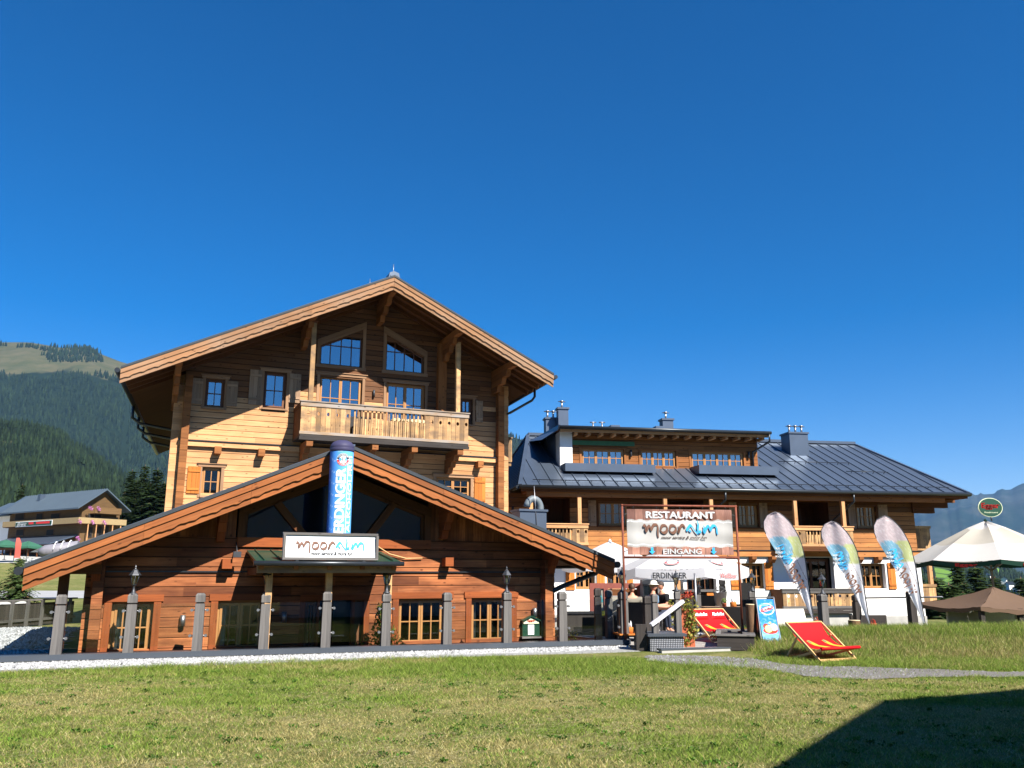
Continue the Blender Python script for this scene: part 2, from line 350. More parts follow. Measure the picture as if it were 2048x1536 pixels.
# path polygon (gravel) on the lawn
PATH = [(1290, 1311), (1380, 1312), (1505, 1317), (1560, 1327), (1620, 1332), (1700, 1334), (1830, 1338), (1960, 1341), (2060, 1342), (2200, 1341), (2200, 1351), (2060, 1352), (1960, 1352), (1830, 1356), (1700, 1358), (1610, 1352), (1540, 1339), (1450, 1333), (1360, 1328), (1290, 1322)]
PATHW = [G(x, y, .01)[:2] for x, y in PATH]
def inpoly(X, Y, P):
    c = np.zeros(np.shape(X), bool)
    for i in range(len(P)):
        x0, y0 = P[i]; x1, y1 = P[i - 1]
        c ^= ((y0 > Y) != (y1 > Y)) & (X < (x1 - x0) * (Y - y0) / (y1 - y0 + 1e-12) + x0)
    return c
def sheet(name, P, dz, mat, step=.25, z=None, wob=0.0, **tags):
    P = np.array(P); x0, y0 = P.min(0) - step; x1, y1 = P.max(0) + step
    xs = np.arange(x0, x1, step); ys = np.arange(y0, y1, step); X, Y = np.meshgrid(xs, ys)
    Xw = X + (vnoise(X, Y, .5, 8) - .5) * wob; Yw = Y + (vnoise(X, Y, .45, 9) - .5) * wob
    inside = inpoly(X[:-1, :-1] + step / 2, Y[:-1, :-1] + step / 2, P)
    Z = H(Xw, Yw) + dz if z is None else np.full(X.shape, z) + (vnoise(X, Y, .6, 5) - .5) * .03
    m = X.shape[1]; i = (np.arange(X.shape[0] - 1)[:, None] * m + np.arange(m - 1))[inside]
    return raw_mesh(name, np.stack([Xw, Yw, Z], -1).reshape(-1, 3), np.stack([i, i + 1, i + m + 1, i + m], 1), mat, **tags)
sheet('path', PATHW, .012, M['path_gravel'], .1, wob=.2, kind='structure')
# stones, blades: many tiny faces in one mesh
def stones(name, pts, s0, s1, mat, bright=.5, **tags):
    n = len(pts); base = np.array([(1, 0, 0), (-.5, .87, 0), (-.5, -.87, 0), (.2, .1, .75), (-.3, .3, .6)]); fc = np.array([(0, 1, 3), (1, 2, 4), (1, 4, 3), (2, 0, 3), (2, 3, 4)])
    an = rng.uniform(0, 6.28, n); sc = rng.uniform(s0, s1, n); c, s = np.cos(an), np.sin(an)
    B = base[None] * sc[:, None, None] * rng.uniform(.6, 1.3, (n, 1, 3)); x = B[..., 0] * c[:, None] - B[..., 1] * s[:, None]; y = B[..., 0] * s[:, None] + B[..., 1] * c[:, None]
    V = np.stack([x, y, B[..., 2]], -1) + pts[:, None]; Fc = (np.arange(n)[:, None, None] * 5 + fc[None])
    col = np.repeat(rng.uniform(.35, 1.0, (n, 1)), 5, 0) * np.array([[bright, bright, bright]]); col = np.concatenate([col, np.ones((len(col), 1))], 1)
    return raw_mesh(name, V.reshape(-1, 3), Fc.reshape(-1, 3), mat, col, **tags)
M['stone'] = printed('pale_stone', .9)
def scatter_frame(fr, a0, a1, d0, d1, n, z=None):
    a = rng.uniform(a0, a1, n); d = rng.uniform(d0, d1, n); p = fr.O[None] + fr.d[None] * a[:, None] + fr.e[None] * d[:, None]
    return np.concatenate([p, (H(p[:, 0], p[:, 1]) if z is None else z(a, d))[:, None]], 1)
gz = lambda a, d: .07 + .03 * (vnoise(a, d, .3, 2)) + (d + .3) * .06
mb = MB(); mb.obox(FE.world(-3, -.75, -.1), list(FE.d * (LEN + 2.9)) + [0], list(FE.e * .75) + [0], (0, 0, .13)); mb.build('gravel_strip', flat('white_gravel_bed', srgb(140, 140, 138), .95, 0, .2, .3, 20, 1), kind='structure')
pts = scatter_frame(FE, -3, LEN - .1, -1.0, .0, 26000); a_ = (pts[:, :2] - FE.O) @ FE.d; d_ = (pts[:, :2] - FE.O) @ FE.e
lim = -.62 - .22 * vnoise(a_, a_ * 0, .5, 5) + .03 * a_
keep = d_ > lim; pts = pts[keep]; pts[:, 2] = .02 + sstep(d_[keep], lim[keep], lim[keep] + .3) * .05
stones('white_gravel', pts, .015, .04, M['stone'], kind='stuff', label='strip of white gravel between the lawn and the dark sheet metal ledge', cat='gravel')
# gravel along the kerb and on the path
n = 60000; X = rng.uniform(1, 14, n); Y = rng.uniform(13, 19.5, n); k = inpoly(X, Y, [p for p in PATHW]); X, Y = X[k], Y[k]
wpr = np.clip(1.1 - (X - 3) / 3.4, .1, 1) * (vnoise(X, Y, .4, 17) > .3); k = rng.random(len(X)) < wpr; X, Y = X[k], Y[k]
stones('path_gravel', np.stack([X, Y, H(X, Y) + .005], 1), .01, .03, M['stone'], .3, kind='stuff', label='loose pale gravel on the grey path in front of the kerb', cat='gravel')
# white gravel yard on the left behind the glass
YARD = [FE.world(-9, .5)[:2], FE.world(.9, .5)[:2], AN.world(-.2, 3)[:2], AN.world(-.2, 12)[:2], AT(30, 1240, 29)[:2], AT(-300, 1240, 27)[:2]]
sheet('gravel_yard', YARD, .015, flat('yard_gravel', srgb(150, 150, 148), .95, 0, .2, .2, 12, 1), .3, wob=.15, kind='structure')
n = 30000; X = rng.uniform(-16, -6, n); Y = rng.uniform(16, 30, n); k = inpoly(X, Y, YARD); X, Y = X[k], Y[k]
stones('yard_stones', np.stack([X, Y, H(X, Y) + .02], 1), .03, .07, M['stone'], kind='stuff', label='white crushed stone covering the sloping yard left of the annex', cat='gravel')

# blades of grass
t = NT('grass_blades'); a = t.new('Attribute', attribute_name='Col'); t.base(a.outputs['Color'], .7, 0, .2)
tl = t.new('BsdfTranslucent'); t.l.new(a.outputs['Color'], tl.inputs[0]); mx = t.new('MixShader'); mx.inputs[0].default_value = .35
t.l.new(t.b.outputs[0], mx.inputs[1]); t.l.new(tl.outputs[0], mx.inputs[2]); t.l.new(mx.outputs[0], t.out.inputs[0]); M['grass'] = t.m
CG = np.array([srgb(120, 142, 58)[:3], srgb(146, 164, 76)[:3], srgb(98, 122, 50)[:3], srgb(178, 164, 112)[:3], srgb(156, 144, 96)[:3], srgb(200, 190, 146)[:3]])
def blades(name, X, Y, h, wd, dryness, lean=.5, **tags):
    n = len(X); Z = H(X, Y) - .005; an = rng.uniform(0, 6.28, n); l = rng.uniform(-1, 1, (n, 2)) * (h * lean)[:, None]
    dx = np.cos(an) * wd; dy = np.sin(an) * wd
    V = np.stack([np.stack([X - dx, Y - dy, Z], 1), np.stack([X + dx, Y + dy, Z], 1), np.stack([X + l[:, 0], Y + l[:, 1], Z + h], 1)], 1).reshape(-1, 3)
    dry = rng.random(n) < dryness; ci = np.where(dry, rng.choice([3, 4, 5], n, p=[.45, .4, .15]), rng.choice([0, 1, 2], n, p=[.4, .3, .3])); c = CG[ci] * rng.uniform(.58, 1.16, (n, 1)) * np.array([[1.03, 1.03, .9]])
    C = np.repeat(np.concatenate([c, np.ones((n, 1))], 1), 3, 0)
    return raw_mesh(name, V, np.arange(3 * n).reshape(-1, 3), M['grass'], C, **tags)
n = 520000; Y = 7.3 + 10.6 * rng.random(n) ** .85; X = rng.uniform(-1, 1, n) * (Y * .64 + .6)
d = (X - FE.O[0]) * FE.e[0] + (Y - FE.O[1]) * FE.e[1]; a = (X - FE.O[0]) * FE.d[0] + (Y - FE.O[1]) * FE.d[1]
edge = -.66 - .25 * vnoise(a, a * 0, .5, 5) + .03 * a
k = (((d < edge) & (a < LEN + 2.9)) | (X > 5.3)) & ((rng.random(n) < .1) | ~inpoly(X + (vnoise(X, Y, .3, 2) - .5) * .3, Y + (vnoise(X, Y, .2, 1) - .5) * .16, PATHW)) & ((Y < 17.9)); X, Y, a, d = X[k], Y[k], a[k], d[k]
pn = vnoise(X * .55, Y, 1.1, 21) * .5 + vnoise(X * .6, Y, .45, 22) * .3 + vnoise(X, Y, .15, 23) * .2
nr = sstep(Y, 12.5, 15.5) * .32
dry = np.clip(.2 + 2.4 * (pn - .45) - nr, .04, .92)
hh = .85 * (.022 + .035 * rng.random(len(X)) * (1.2 - dry) + .03 * (vnoise(X, Y, .35, 6) > .72) * rng.random(len(X))) * (1 + 1.0 * sstep(Y, 14.2, 16.2))
keepn = rng.random(len(X)) < (.45 + .9 * vnoise(X, Y, .22, 9)); 
blades('lawn_grass', X[keepn], Y[keepn], hh[keepn], .003 + .003 * rng.random(keepn.sum()), dry[keepn], 1.3, kind='stuff', label='mown lawn with green and straw coloured patches in the foreground', cat='grass')
n = 300000; X = rng.uniform(5.0, 17, n); Y = rng.uniform(16.2, 24.2, n); k = (rng.random(n) < sstep(X, 5.0, 5.9)) & ~inpoly(X, Y, PATHW) & (X < Y * .72)
k &= ~((abs(X - G(1640, 1315)[0]) < .75) & (Y < 17.7)); X, Y = X[k], Y[k]
cl = vnoise(X, Y, .35, 31) * .6 + vnoise(X, Y, .12, 32) * .4
hh = (.05 + .09 * sstep(Y, 17.3, 18.6) + .16 * sstep(Y, 19.2, 21) * cl) * rng.uniform(.5, 1.4, len(X))
blades('bank_grass', X, Y, hh, .004 + .006 * rng.random(len(X)), np.clip(.5 - .35 * sstep(Y, 19.3, 20.8) + .5 * (vnoise(X, Y, .7, 33) - .5), .05, .9), .9, kind='stuff', label='long unmown grass on the bank right of the entrance', cat='grass')
n = 9000; Y = rng.uniform(15.2, 18.5, n); X = rng.uniform(1.0, 5, n); d = (X - FE.O[0]) * FE.e[0] + (Y - FE.O[1]) * FE.e[1]; k = (d < -.55) & (d > -1.2) & (rng.random(n) < .8 * (vnoise(X, Y, .3, 41) > .45)); X, Y = X[k], Y[k]
blades('kerb_tufts', X, Y, rng.uniform(.08, .2, len(X)), np.full(len(X), .005), np.full(len(X), .15), .6, kind='stuff', label='taller green grass tufts beside the concrete kerb at the lawn edge', cat='grass')

# weeds and straw lying on the lawn
n = 420; Y = 7.6 + 8.6 * rng.random(n); X = rng.uniform(-1, 1, n) * Y * .62; k = ((X - FE.O[0]) * FE.e[0] + (Y - FE.O[1]) * FE.e[1] < -1.2) & ~inpoly(X, Y, PATHW); X, Y = X[k], Y[k]
V = []; C = []
for x, y in zip(X, Y):
    m = int(rng.integers(8, 26)); rr = rng.uniform(.02, .07); g = np.array(srgb(74, 112, 34)[:3]) * rng.uniform(.5, 1.2)
    for _ in range(m):
        a = rng.uniform(0, 6.28); q = rr * rng.random() ** .5; px, py = x + q * math.cos(a) * 1.6, y + q * math.sin(a); l = rng.uniform(.012, .03); b = rng.uniform(0, 6.28); z = float(rng.uniform(.02, .05))
        V += [(px, py, z - .02), (px + l * math.cos(b), py + l * math.sin(b), z), (px + l * math.cos(b + 1.1), py + l * math.sin(b + 1.1), z + .004)]; c = g * rng.uniform(.7, 1.3); C += [(*c, 1)] * 3
V = np.array(V); V[:, 2] += H(V[:, 0], V[:, 1]); raw_mesh('lawn_weeds', V, np.arange(len(V)).reshape(-1, 3), M['grass'], C, kind='stuff', label='broad leaved weeds and clover dotted over the mown lawn', cat='weeds')
n = 26000; Y = 7.4 + 7.5 * rng.random(n); X = rng.uniform(-1, 1, n) * Y * .62; k = (vnoise(X, Y * 1.6, .8, 77) > .58) & (rng.random(n) < .75); X, Y = X[k], Y[k]; n = len(X)
a = rng.normal(.4, .7, n); l = rng.uniform(.02, .06, n); z = H(X, Y) + rng.uniform(.012, .04, n); c_, s_ = np.cos(a), np.sin(a); V = np.stack([np.stack([X - c_ * l, Y - s_ * l, z], 1), np.stack([X + c_ * l, Y + s_ * l, z + .006], 1), np.stack([X + c_ * l * .1 - s_ * .006, Y + s_ * l * .1 + c_ * .006, z + .004], 1)], 1).reshape(-1, 3)
col = np.array(srgb(186, 174, 132)[:3]) * rng.uniform(.35, .95, (n, 1)); raw_mesh('hay_litter', V, np.arange(3 * n).reshape(-1, 3), M['grass'], np.repeat(np.concatenate([col, np.ones((n, 1))], 1), 3, 0), kind='stuff', label='dry mown clippings lying in streaks on the lawn', cat='hay')

# road and field on the left
sheet('road', [AT(-500, 1195, 62)[:2], AT(230, 1195, 62)[:2], AT(200, 1185, 76)[:2], AT(-500, 1185, 76)[:2]], .02, flat('road_asphalt', srgb(150, 150, 150), .9, 0, .2, .1, 1), 1.5, wob=.3, kind='structure')
sheet('forecourt', [AT(-500, 1122, 138)[:2], AT(260, 1122, 138)[:2], AT(260, 1118, 175)[:2], AT(-500, 1118, 175)[:2]], .03, M['concrete'], 2.5, kind='structure')

# ------------------------------------------------------------ hills
def relief(name, xs, Ys, zf, mat, **tags):
    xs = np.array(xs, float); Ys = np.array(Ys, float); A, B = np.meshgrid(xs, Ys); Z, X, Y = zf(A, B)
    m = A.shape[1]; i = (np.arange(A.shape[0] - 1)[:, None] * m + np.arange(m - 1)).ravel()
    return raw_mesh(name, np.stack([X, Y, Z], -1).reshape(-1, 3), np.stack([i, i + 1, i + m + 1, i + m], 1), mat, sm=True, **tags)
FP = math.hypot(F_PX, HZ - CY)
def skyz(xs, pts, D):   # height of a skyline given in the photo at distance D
    px = [p[0] for p in pts]; z = [float(AT(p[0], p[1], D)[2]) for p in pts]; return np.interp(xs, px, z)
S_FAR = [(-900, 760), (-400, 690), (0, 682), (30, 686), (70, 694), (105, 696), (130, 700), (165, 712), (200, 724), (235, 733), (300, 752), (420, 790), (700, 830), (960, 862), (1010, 868), (1060, 884), (1300, 960), (1500, 1020), (1700, 1080)]
S_NEAR = [(-900, 830), (-300, 850), (0, 862), (40, 872), (85, 884), (120, 915), (170, 945), (230, 975), (320, 1010), (500, 1060), (900, 1100), (1300, 1130)]
DF0, DF1 = 2300, 4000
def z_far(A, B):
    q = (B - DF0) / (DF1 - DF0); zt = skyz(A, S_FAR, DF1); X = (A - CX) / FP * B
    prof = np.interp(q, [-.3, 0, .25, .5, .8, 1.0, 1.4], [-.05, .05, .28, .55, .86, 1, .8])
    rough = (vnoise(X, B, 330, 51) - .5) * 90 + (vnoise(X, B, 120, 52) - .5) * 36
    return zt * prof + rough * np.clip(1 - abs(q - .45) * 1.6, 0, 1) * .7, X, B
def z_near(A, B):
    q = (B - 420) / (1500 - 420); zt = skyz(A, S_NEAR, 1500); X = (A - CX) / FP * B
    prof = np.interp(q, [-.1, 0, .4, .8, 1.0, 1.6], [0, .03, .35, .83, 1, .5])
    return 12 + zt * prof + ((vnoise(X, B, 140, 61) - .5) * 34 + (vnoise(X, B, 50, 62) - .5) * 12) * np.clip(q * 2, 0, 1), X, B
t = NT('alpine_slope'); ob = t.obj(); sp = t.new('SeparateXYZ'); t.l.new(ob, sp.inputs[0])
hz_ = t.math('ADD', sp.outputs[2], t.math('MULTIPLY', t.noise(ob, .004, 4, .6), 330))
wood_f = t.ramp(hz_, 975, 1005)
c = t.mix(t.ramp(t.noise(ob, .012, 5, .65), .35, .65), srgb(62, 66, 42), srgb(82, 78, 56))
c = t.mix(t.ramp(t.noise(ob, .02, 4, .7), .62, .75), c, srgb(84, 78, 66))
t.base(t.mix(wood_f, srgb(22, 34, 22), c), .95, 0, .1); M['alp'] = t.m
t = NT('wooded_slope'); ob = t.obj()
c = t.mix(t.ramp(t.noise(ob, .02, 5, .65), .62, .78), srgb(22, 32, 20), srgb(90, 88, 60)); t.base(c, .95, 0, .1); M['wooded'] = t.m
relief('mountain', np.linspace(-900, 1700, 200), np.linspace(1800, 4700, 90), z_far, M['alp'], kind='structure')
relief('wooded_hill', np.linspace(-900, 1300, 160), np.linspace(330, 2150, 60), z_near, M['wooded'], kind='structure')
t = NT('forest_trees'); a = t.new('Attribute', attribute_name='Col'); t.base(a.outputs['Color'], .9, 0, .1); M['forest'] = t.m
def forest(name, X, Y, Z, h, **tags):
    n = len(X); k = 6; ang = np.arange(k) / k * 6.283; r = h * rng.uniform(.14, .2, n)
    ring = np.stack([np.cos(ang), np.sin(ang), np.zeros(k)], 1)
    lv = [(0.08, 1.0), (.5, .55), (.42, .8), (1.0, 0.02)]
    V = []; per = 3 * k + 1
    jit = rng.uniform(.75, 1.25, (n, k))
    A1 = np.stack([ring[None, :, 0] * (r[:, None] * jit), ring[None, :, 1] * (r[:, None] * jit), np.zeros((n, k)) + .05 * h[:, None]], -1)
    A2 = A1 * np.array([.45, .45, 1]) + np.array([0, 0, 1]) * (.5 * h[:, None, None]); A3 = A1 * np.array([.72, .72, 1]) + np.array([0, 0, 1]) * (.42 * h[:, None, None])
    tp = np.zeros((n, 1, 3)); tp[:, 0, 2] = h; tp[:, 0, :2] = rng.uniform(-.03, .03, (n, 2)) * h[:, None]
    Vt = np.concatenate([A1, A2, A3, tp], 1) + np.stack([X, Y, Z], 1)[:, None]
    fc = [];
    for j in range(k): q = (j + 1) % k; fc += [(j, q, k + q), (j, k + q, k + j), (2 * k + j, 2 * k + q, 3 * k)]
    fc = np.array(fc); Fc = np.arange(n)[:, None, None] * per + fc[None]
    g = rng.random((n, 1)); c = np.array(srgb(26, 40, 28)[:3]) * (1 - g) + np.array(srgb(48, 64, 40)[:3]) * g
    c = c * rng.uniform(.5, 1.1, (n, 1)) * .72; C = np.repeat(np.concatenate([c, np.ones((n, 1))], 1), per, 0)
    return raw_mesh(name, Vt.reshape(-1, 3), Fc.reshape(-1, 3), M['forest'], C, kind='stuff', **tags)
n = 15000; A = np.concatenate([rng.uniform(-120, 380, n - 1800), rng.uniform(980, 1080, 300), rng.uniform(380, 1500, 1500)]); B = rng.uniform(2150, 4000, n); Z, X, Y = z_far(A, B)
hb = Z + 330 * (vnoise(X, B, 260, 71) * .5 + vnoise(X, B, 90, 72) * .3 + .1); pxl = 1150 - (Z - ZC) / Y * FP
lim_y = np.interp(A, [-200, 0, 120, 200, 240, 330, 400], [730, 740, 745, 770, 772, 800, 820]) + 22 * (vnoise(A, B, 40, 73) - .5)
clear = (vnoise(A, A * 0, 14, 74) > .86) & (B > 2900)
grp = (vnoise(A, B, 60, 75) > .6) & (((pxl > 735) & (A > 95) & (A < 200)) | ((pxl < 712) & (A < 160)))
k = ((pxl > lim_y) & ~clear) | grp
forest('mountain_forest', X[k], Y[k], Z[k] - 1, rng.uniform(17, 30, k.sum()), label='dense conifer forest on the far mountainside below the alpine meadow', cat='forest')
n = 11000; A = rng.uniform(-120, 420, n); B = 380 + 1260 * rng.random(n) ** .8; Z, X, Y = z_near(A, B)
k = ~((vnoise(X, B, 60, 76) > .8) & (B > 900)); forest('hillside_forest', X[k], Y[k], Z[k] - 1, rng.uniform(8, 15, k.sum()), label='dark spruce forest covering the nearer hill on the left', cat='forest')

S_R = [(1500, 1090), (1700, 1055), (1800, 1038), (1835, 1026), (1858, 1016), (1880, 1010), (1905, 1002), (1930, 992), (1952, 988), (1975, 990), (1990, 986), (2008, 984), (2030, 977), (2048, 974), (2120, 950), (2300, 880), (2700, 860)]
def z_r(A, B):
    q = (B - 6500) / (11000 - 6500); zt = skyz(A, S_R, 11000) + (vnoise(A, A * 0, 9, 81) - .5) * 50; X = (A - CX) / FP * B
    prof = np.interp(q, [0, .3, .6, 1, 1.4], [-.25, .3, .62, 1, .7]); return zt * prof + ((vnoise(X, B, 900, 82) - .5) * 330 + (vnoise(X, B, 350, 83) - .5) * 140) * np.clip(1 - abs(q - .5) * 2, 0, 1), X, B
t = NT('far_mountain'); ob = t.obj(); c = t.mix(t.ramp(t.noise(ob, .0016, 5, .65), .42, .6), srgb(26, 40, 34), srgb(56, 60, 56)); t.base(c, .95, 0, .1)
relief('far_mountain', np.linspace(1450, 2700, 220), np.linspace(6500, 12500, 60), z_r, t.m, kind='structure')
S_V = [(1500, 1150), (1750, 1132), (1850, 1118), (1890, 1119), (1930, 1126), (1975, 1124), (2010, 1140), (2048, 1160), (2150, 1185), (2400, 1200)]
def z_v(A, B):
    q = (B - 500) / (1900 - 500); zt = skyz(A, S_V, 1900); X = (A - CX) / FP * B
    prof = np.interp(q, [0, .5, 1, 1.3], [0, .4, 1, .8]); return -90 + (zt + 90) * prof + (vnoise(X, B, 120, 91) - .5) * 14, X, B
t = NT('valley_meadow'); ob = t.obj(); c = t.mix(t.ramp(t.noise(ob, .006, 4, .6), .48, .54), srgb(92, 122, 48), srgb(50, 66, 34)); t.base(c, .95, 0, .1)
relief('valley_slope', np.linspace(1500, 2400, 90), np.linspace(500, 2300, 60), z_v, t.m, kind='structure')
n = 5200; A = rng.uniform(1780, 2200, n); B = rng.uniform(560, 1980, n); Z, X, Y = z_v(A, B)
k = ~((A > 1868) & (A < 1905) & (B > 1150)) & ~((vnoise(X, B, 150, 92) > .6) & (A < 2010)); forest('valley_forest', X[k], Y[k], Z[k] - 1, rng.uniform(13, 24, k.sum()), label='conifer forest on the valley slope behind the brown tent', cat='forest')
M['verge'] = flat('dark_verge_sheet', srgb(44, 50, 56), .7, .1)
# ------------------------------------------------------------ building helpers
def planks(mb, iv, z0, z1, h, holes, d, th=.14, mi=0, seam=1, maxlen=4.5, ch=.012, dep=.018, alt=None):
    z = z0; k = 0
    while z < z1 - 1e-3:
        zt = min(z + h, z1); zm = (z + zt) / 2; lb, rb = iv(z); lt, rt = iv(zt); segs = [(max(min(lb, lt), -99), min(max(rb, rt), 99))]
        if (rb + rt) / 2 - (lb + lt) / 2 < .05: z = zt; continue
        for (h0, h1, q0, q1) in holes:
            if q0 < zm < q1:
                ns = []
                for s0, s1 in segs:
                    if h1 <= s0 or h0 >= s1: ns.append((s0, s1)); continue
                    if h0 > s0 + .01: ns.append((s0, h0))
                    if h1 < s1 - .01: ns.append((h1, s1))
                segs = ns
        for s0, s1 in segs:
            cuts = [s0]; x = s0 + random.uniform(.3, 1) * maxlen
            while x < s1 - .4: cuts.append(x); x += random.uniform(.6, 1) * maxlen
            cuts.append(s1)
            for u0, u1 in zip(cuts[:-1], cuts[1:]):
                L0, L1 = max(u0, lb), max(u0, lt); R0, R1 = min(u1, rb), min(u1, rt)
                if R1 - L1 < .02 and R0 - L0 < .02: continue
                R1 = max(R1, L1); R0 = max(R0, L0)
                mi = alt(zm) if alt else mi; t = random.random(); f = d - random.uniform(0, .007); o = (random.random() * 40, random.random() * 40)
                P = lambda a, dd, zz: (a, dd, zz)
                mb.poly([P(L0, f, z + ch), P(R0, f, z + ch), P(R1, f, zt - ch), P(L1, f, zt - ch)], mi, (1, 0, 0), t, o)
                mb.poly([P(L0, d + dep, z), P(R0, d + dep, z), P(R0, f, z + ch), P(L0, f, z + ch)], seam, (1, 0, 0), t, o)
                mb.poly([P(L1, f, zt - ch), P(R1, f, zt - ch), P(R1, d + dep, zt), P(L1, d + dep, zt)], mi, (1, 0, 0), t, o)
                mb.poly([P(R0, d + th, z), P(L0, d + th, z), P(L1, d + th, zt), P(R1, d + th, zt)], mi, (1, 0, 0), t, o)
                mb.poly([P(R0, f, z + ch), P(R0, d + th, z), P(R1, d + th, zt), P(R1, f, zt - ch)], mi, (0, 0, 1), t, o)
                mb.poly([P(L0, d + th, z), P(L0, f, z + ch), P(L1, f, zt - ch), P(L1, d + th, zt)], mi, (0, 0, 1), t, o)
        z = zt; k += 1

def window(par, a0, a1, z0, z1, d=.0, n=2, cols=2, rows=2, fm='frame', sm='brown', pane='pane', rec=.1, sur=.1, sill=True, curtain=0, head=True, name='window', deep=None, open_=-1):
    f = MB(); fw = .055
    y0, y1 = d + rec, d + rec + .06
    f.box(a0, a1, y0, y1, z1 - fw, z1); f.box(a0, a1, y0, y1, z0, z0 + fw); f.box(a0, a0 + fw, y0, y1, z0 + fw, z1 - fw); f.box(a1 - fw, a1, y0, y1, z0 + fw, z1 - fw)
    w0 = a0 + fw; W = (a1 - a0 - 2 * fw) / n
    for i in range(n):
        x0, x1 = w0 + i * W + .004, w0 + (i + 1) * W - .004; q0, q1 = z0 + fw + .004, z1 - fw - .004; s = .05; yy0, yy1 = y0 - .018, y1 - .02
        f.box(x0, x0 + s, yy0, yy1, q0, q1); f.box(x1 - s, x1, yy0, yy1, q0, q1); f.box(x0 + s, x1 - s, yy0, yy1, q0, q0 + s); f.box(x0 + s, x1 - s, yy0, yy1, q1 - s, q1)
        for c in range(1, cols): xc = x0 + s + (x1 - x0 - 2 * s) * c / cols; f.box(xc - .013, xc + .013, yy0 + .006, yy1 - .01, q0 + s, q1 - s)
        for r_ in range(1, rows): zc = q0 + s + (q1 - q0 - 2 * s) * r_ / rows; f.box(x0 + s, x1 - s, yy0 + .009, yy1 - .012, zc - .013, zc + .013)
    wo = f.build(name, M[fm], par)
    g = MB(); g.poly([(a0 + .05, y0 + .03, z0 + .05), (a1 - .05, y0 + .03, z0 + .05), (a1 - .05, y0 + .03, z1 - .05), (a0 + .05, y0 + .03, z1 - .05)]); g.build('pane', M[pane], wo)
    if sur:
        s = MB(); p = .03
        s.box(a0 - sur, a0, d - p, d + rec + .03, z0 - .05, z1); s.box(a1, a1 + sur, d - p, d + rec + .03, z0 - .05, z1)
        s.box(a0 - sur - .04, a1 + sur + .04, d - p - .012, d + rec + .03, z1, z1 + sur)
        if head: s.box(a0 - sur - .08, a1 + sur + .08, d - p - .05, d + .02, z1 + sur, z1 + sur + .03)
        if sill: s.box(a0 - .02, a1 + .02, d - p - .05, d + rec + .03, z0 - .06, z0 - .001)
        s.build('surround', M[sm], wo)
    if curtain:
        cw = (a1 - a0) * curtain; k = 14
        for x0, x1 in (((a0 + .06, a0 + .06 + cw),) if curtain < .3 else ((a0 + .06, a0 + .06 + cw * .5), (a1 - .06 - cw * .5, a1 - .06))):
            c = MB(); c.grid([[(x0 + (x1 - x0) * j / k, y1 + .1 + .02 * math.sin(j * 1.9), zz) for j in range(k + 1)] for zz in (z0 + .06, z1 - .06)])
            c.build('curtain', M['curtain'], wo)
    return wo
def shutter(par, a0, a1, z0, z1, d, mat='shutter', nb=3):
    s = MB(); w = (a1 - a0) / nb
    for i in range(nb): s.box(a0 + i * w + .003, a0 + (i + 1) * w - .003, d - .05, d - .02, z0, z1)
    for zz in (z0 + (z1 - z0) * .16, z0 + (z1 - z0) * .84): s.box(a0 + .02, a1 - .02, d - .075, d - .05, zz - .04, zz + .04)
    return s.build('shutter', M[mat], par)

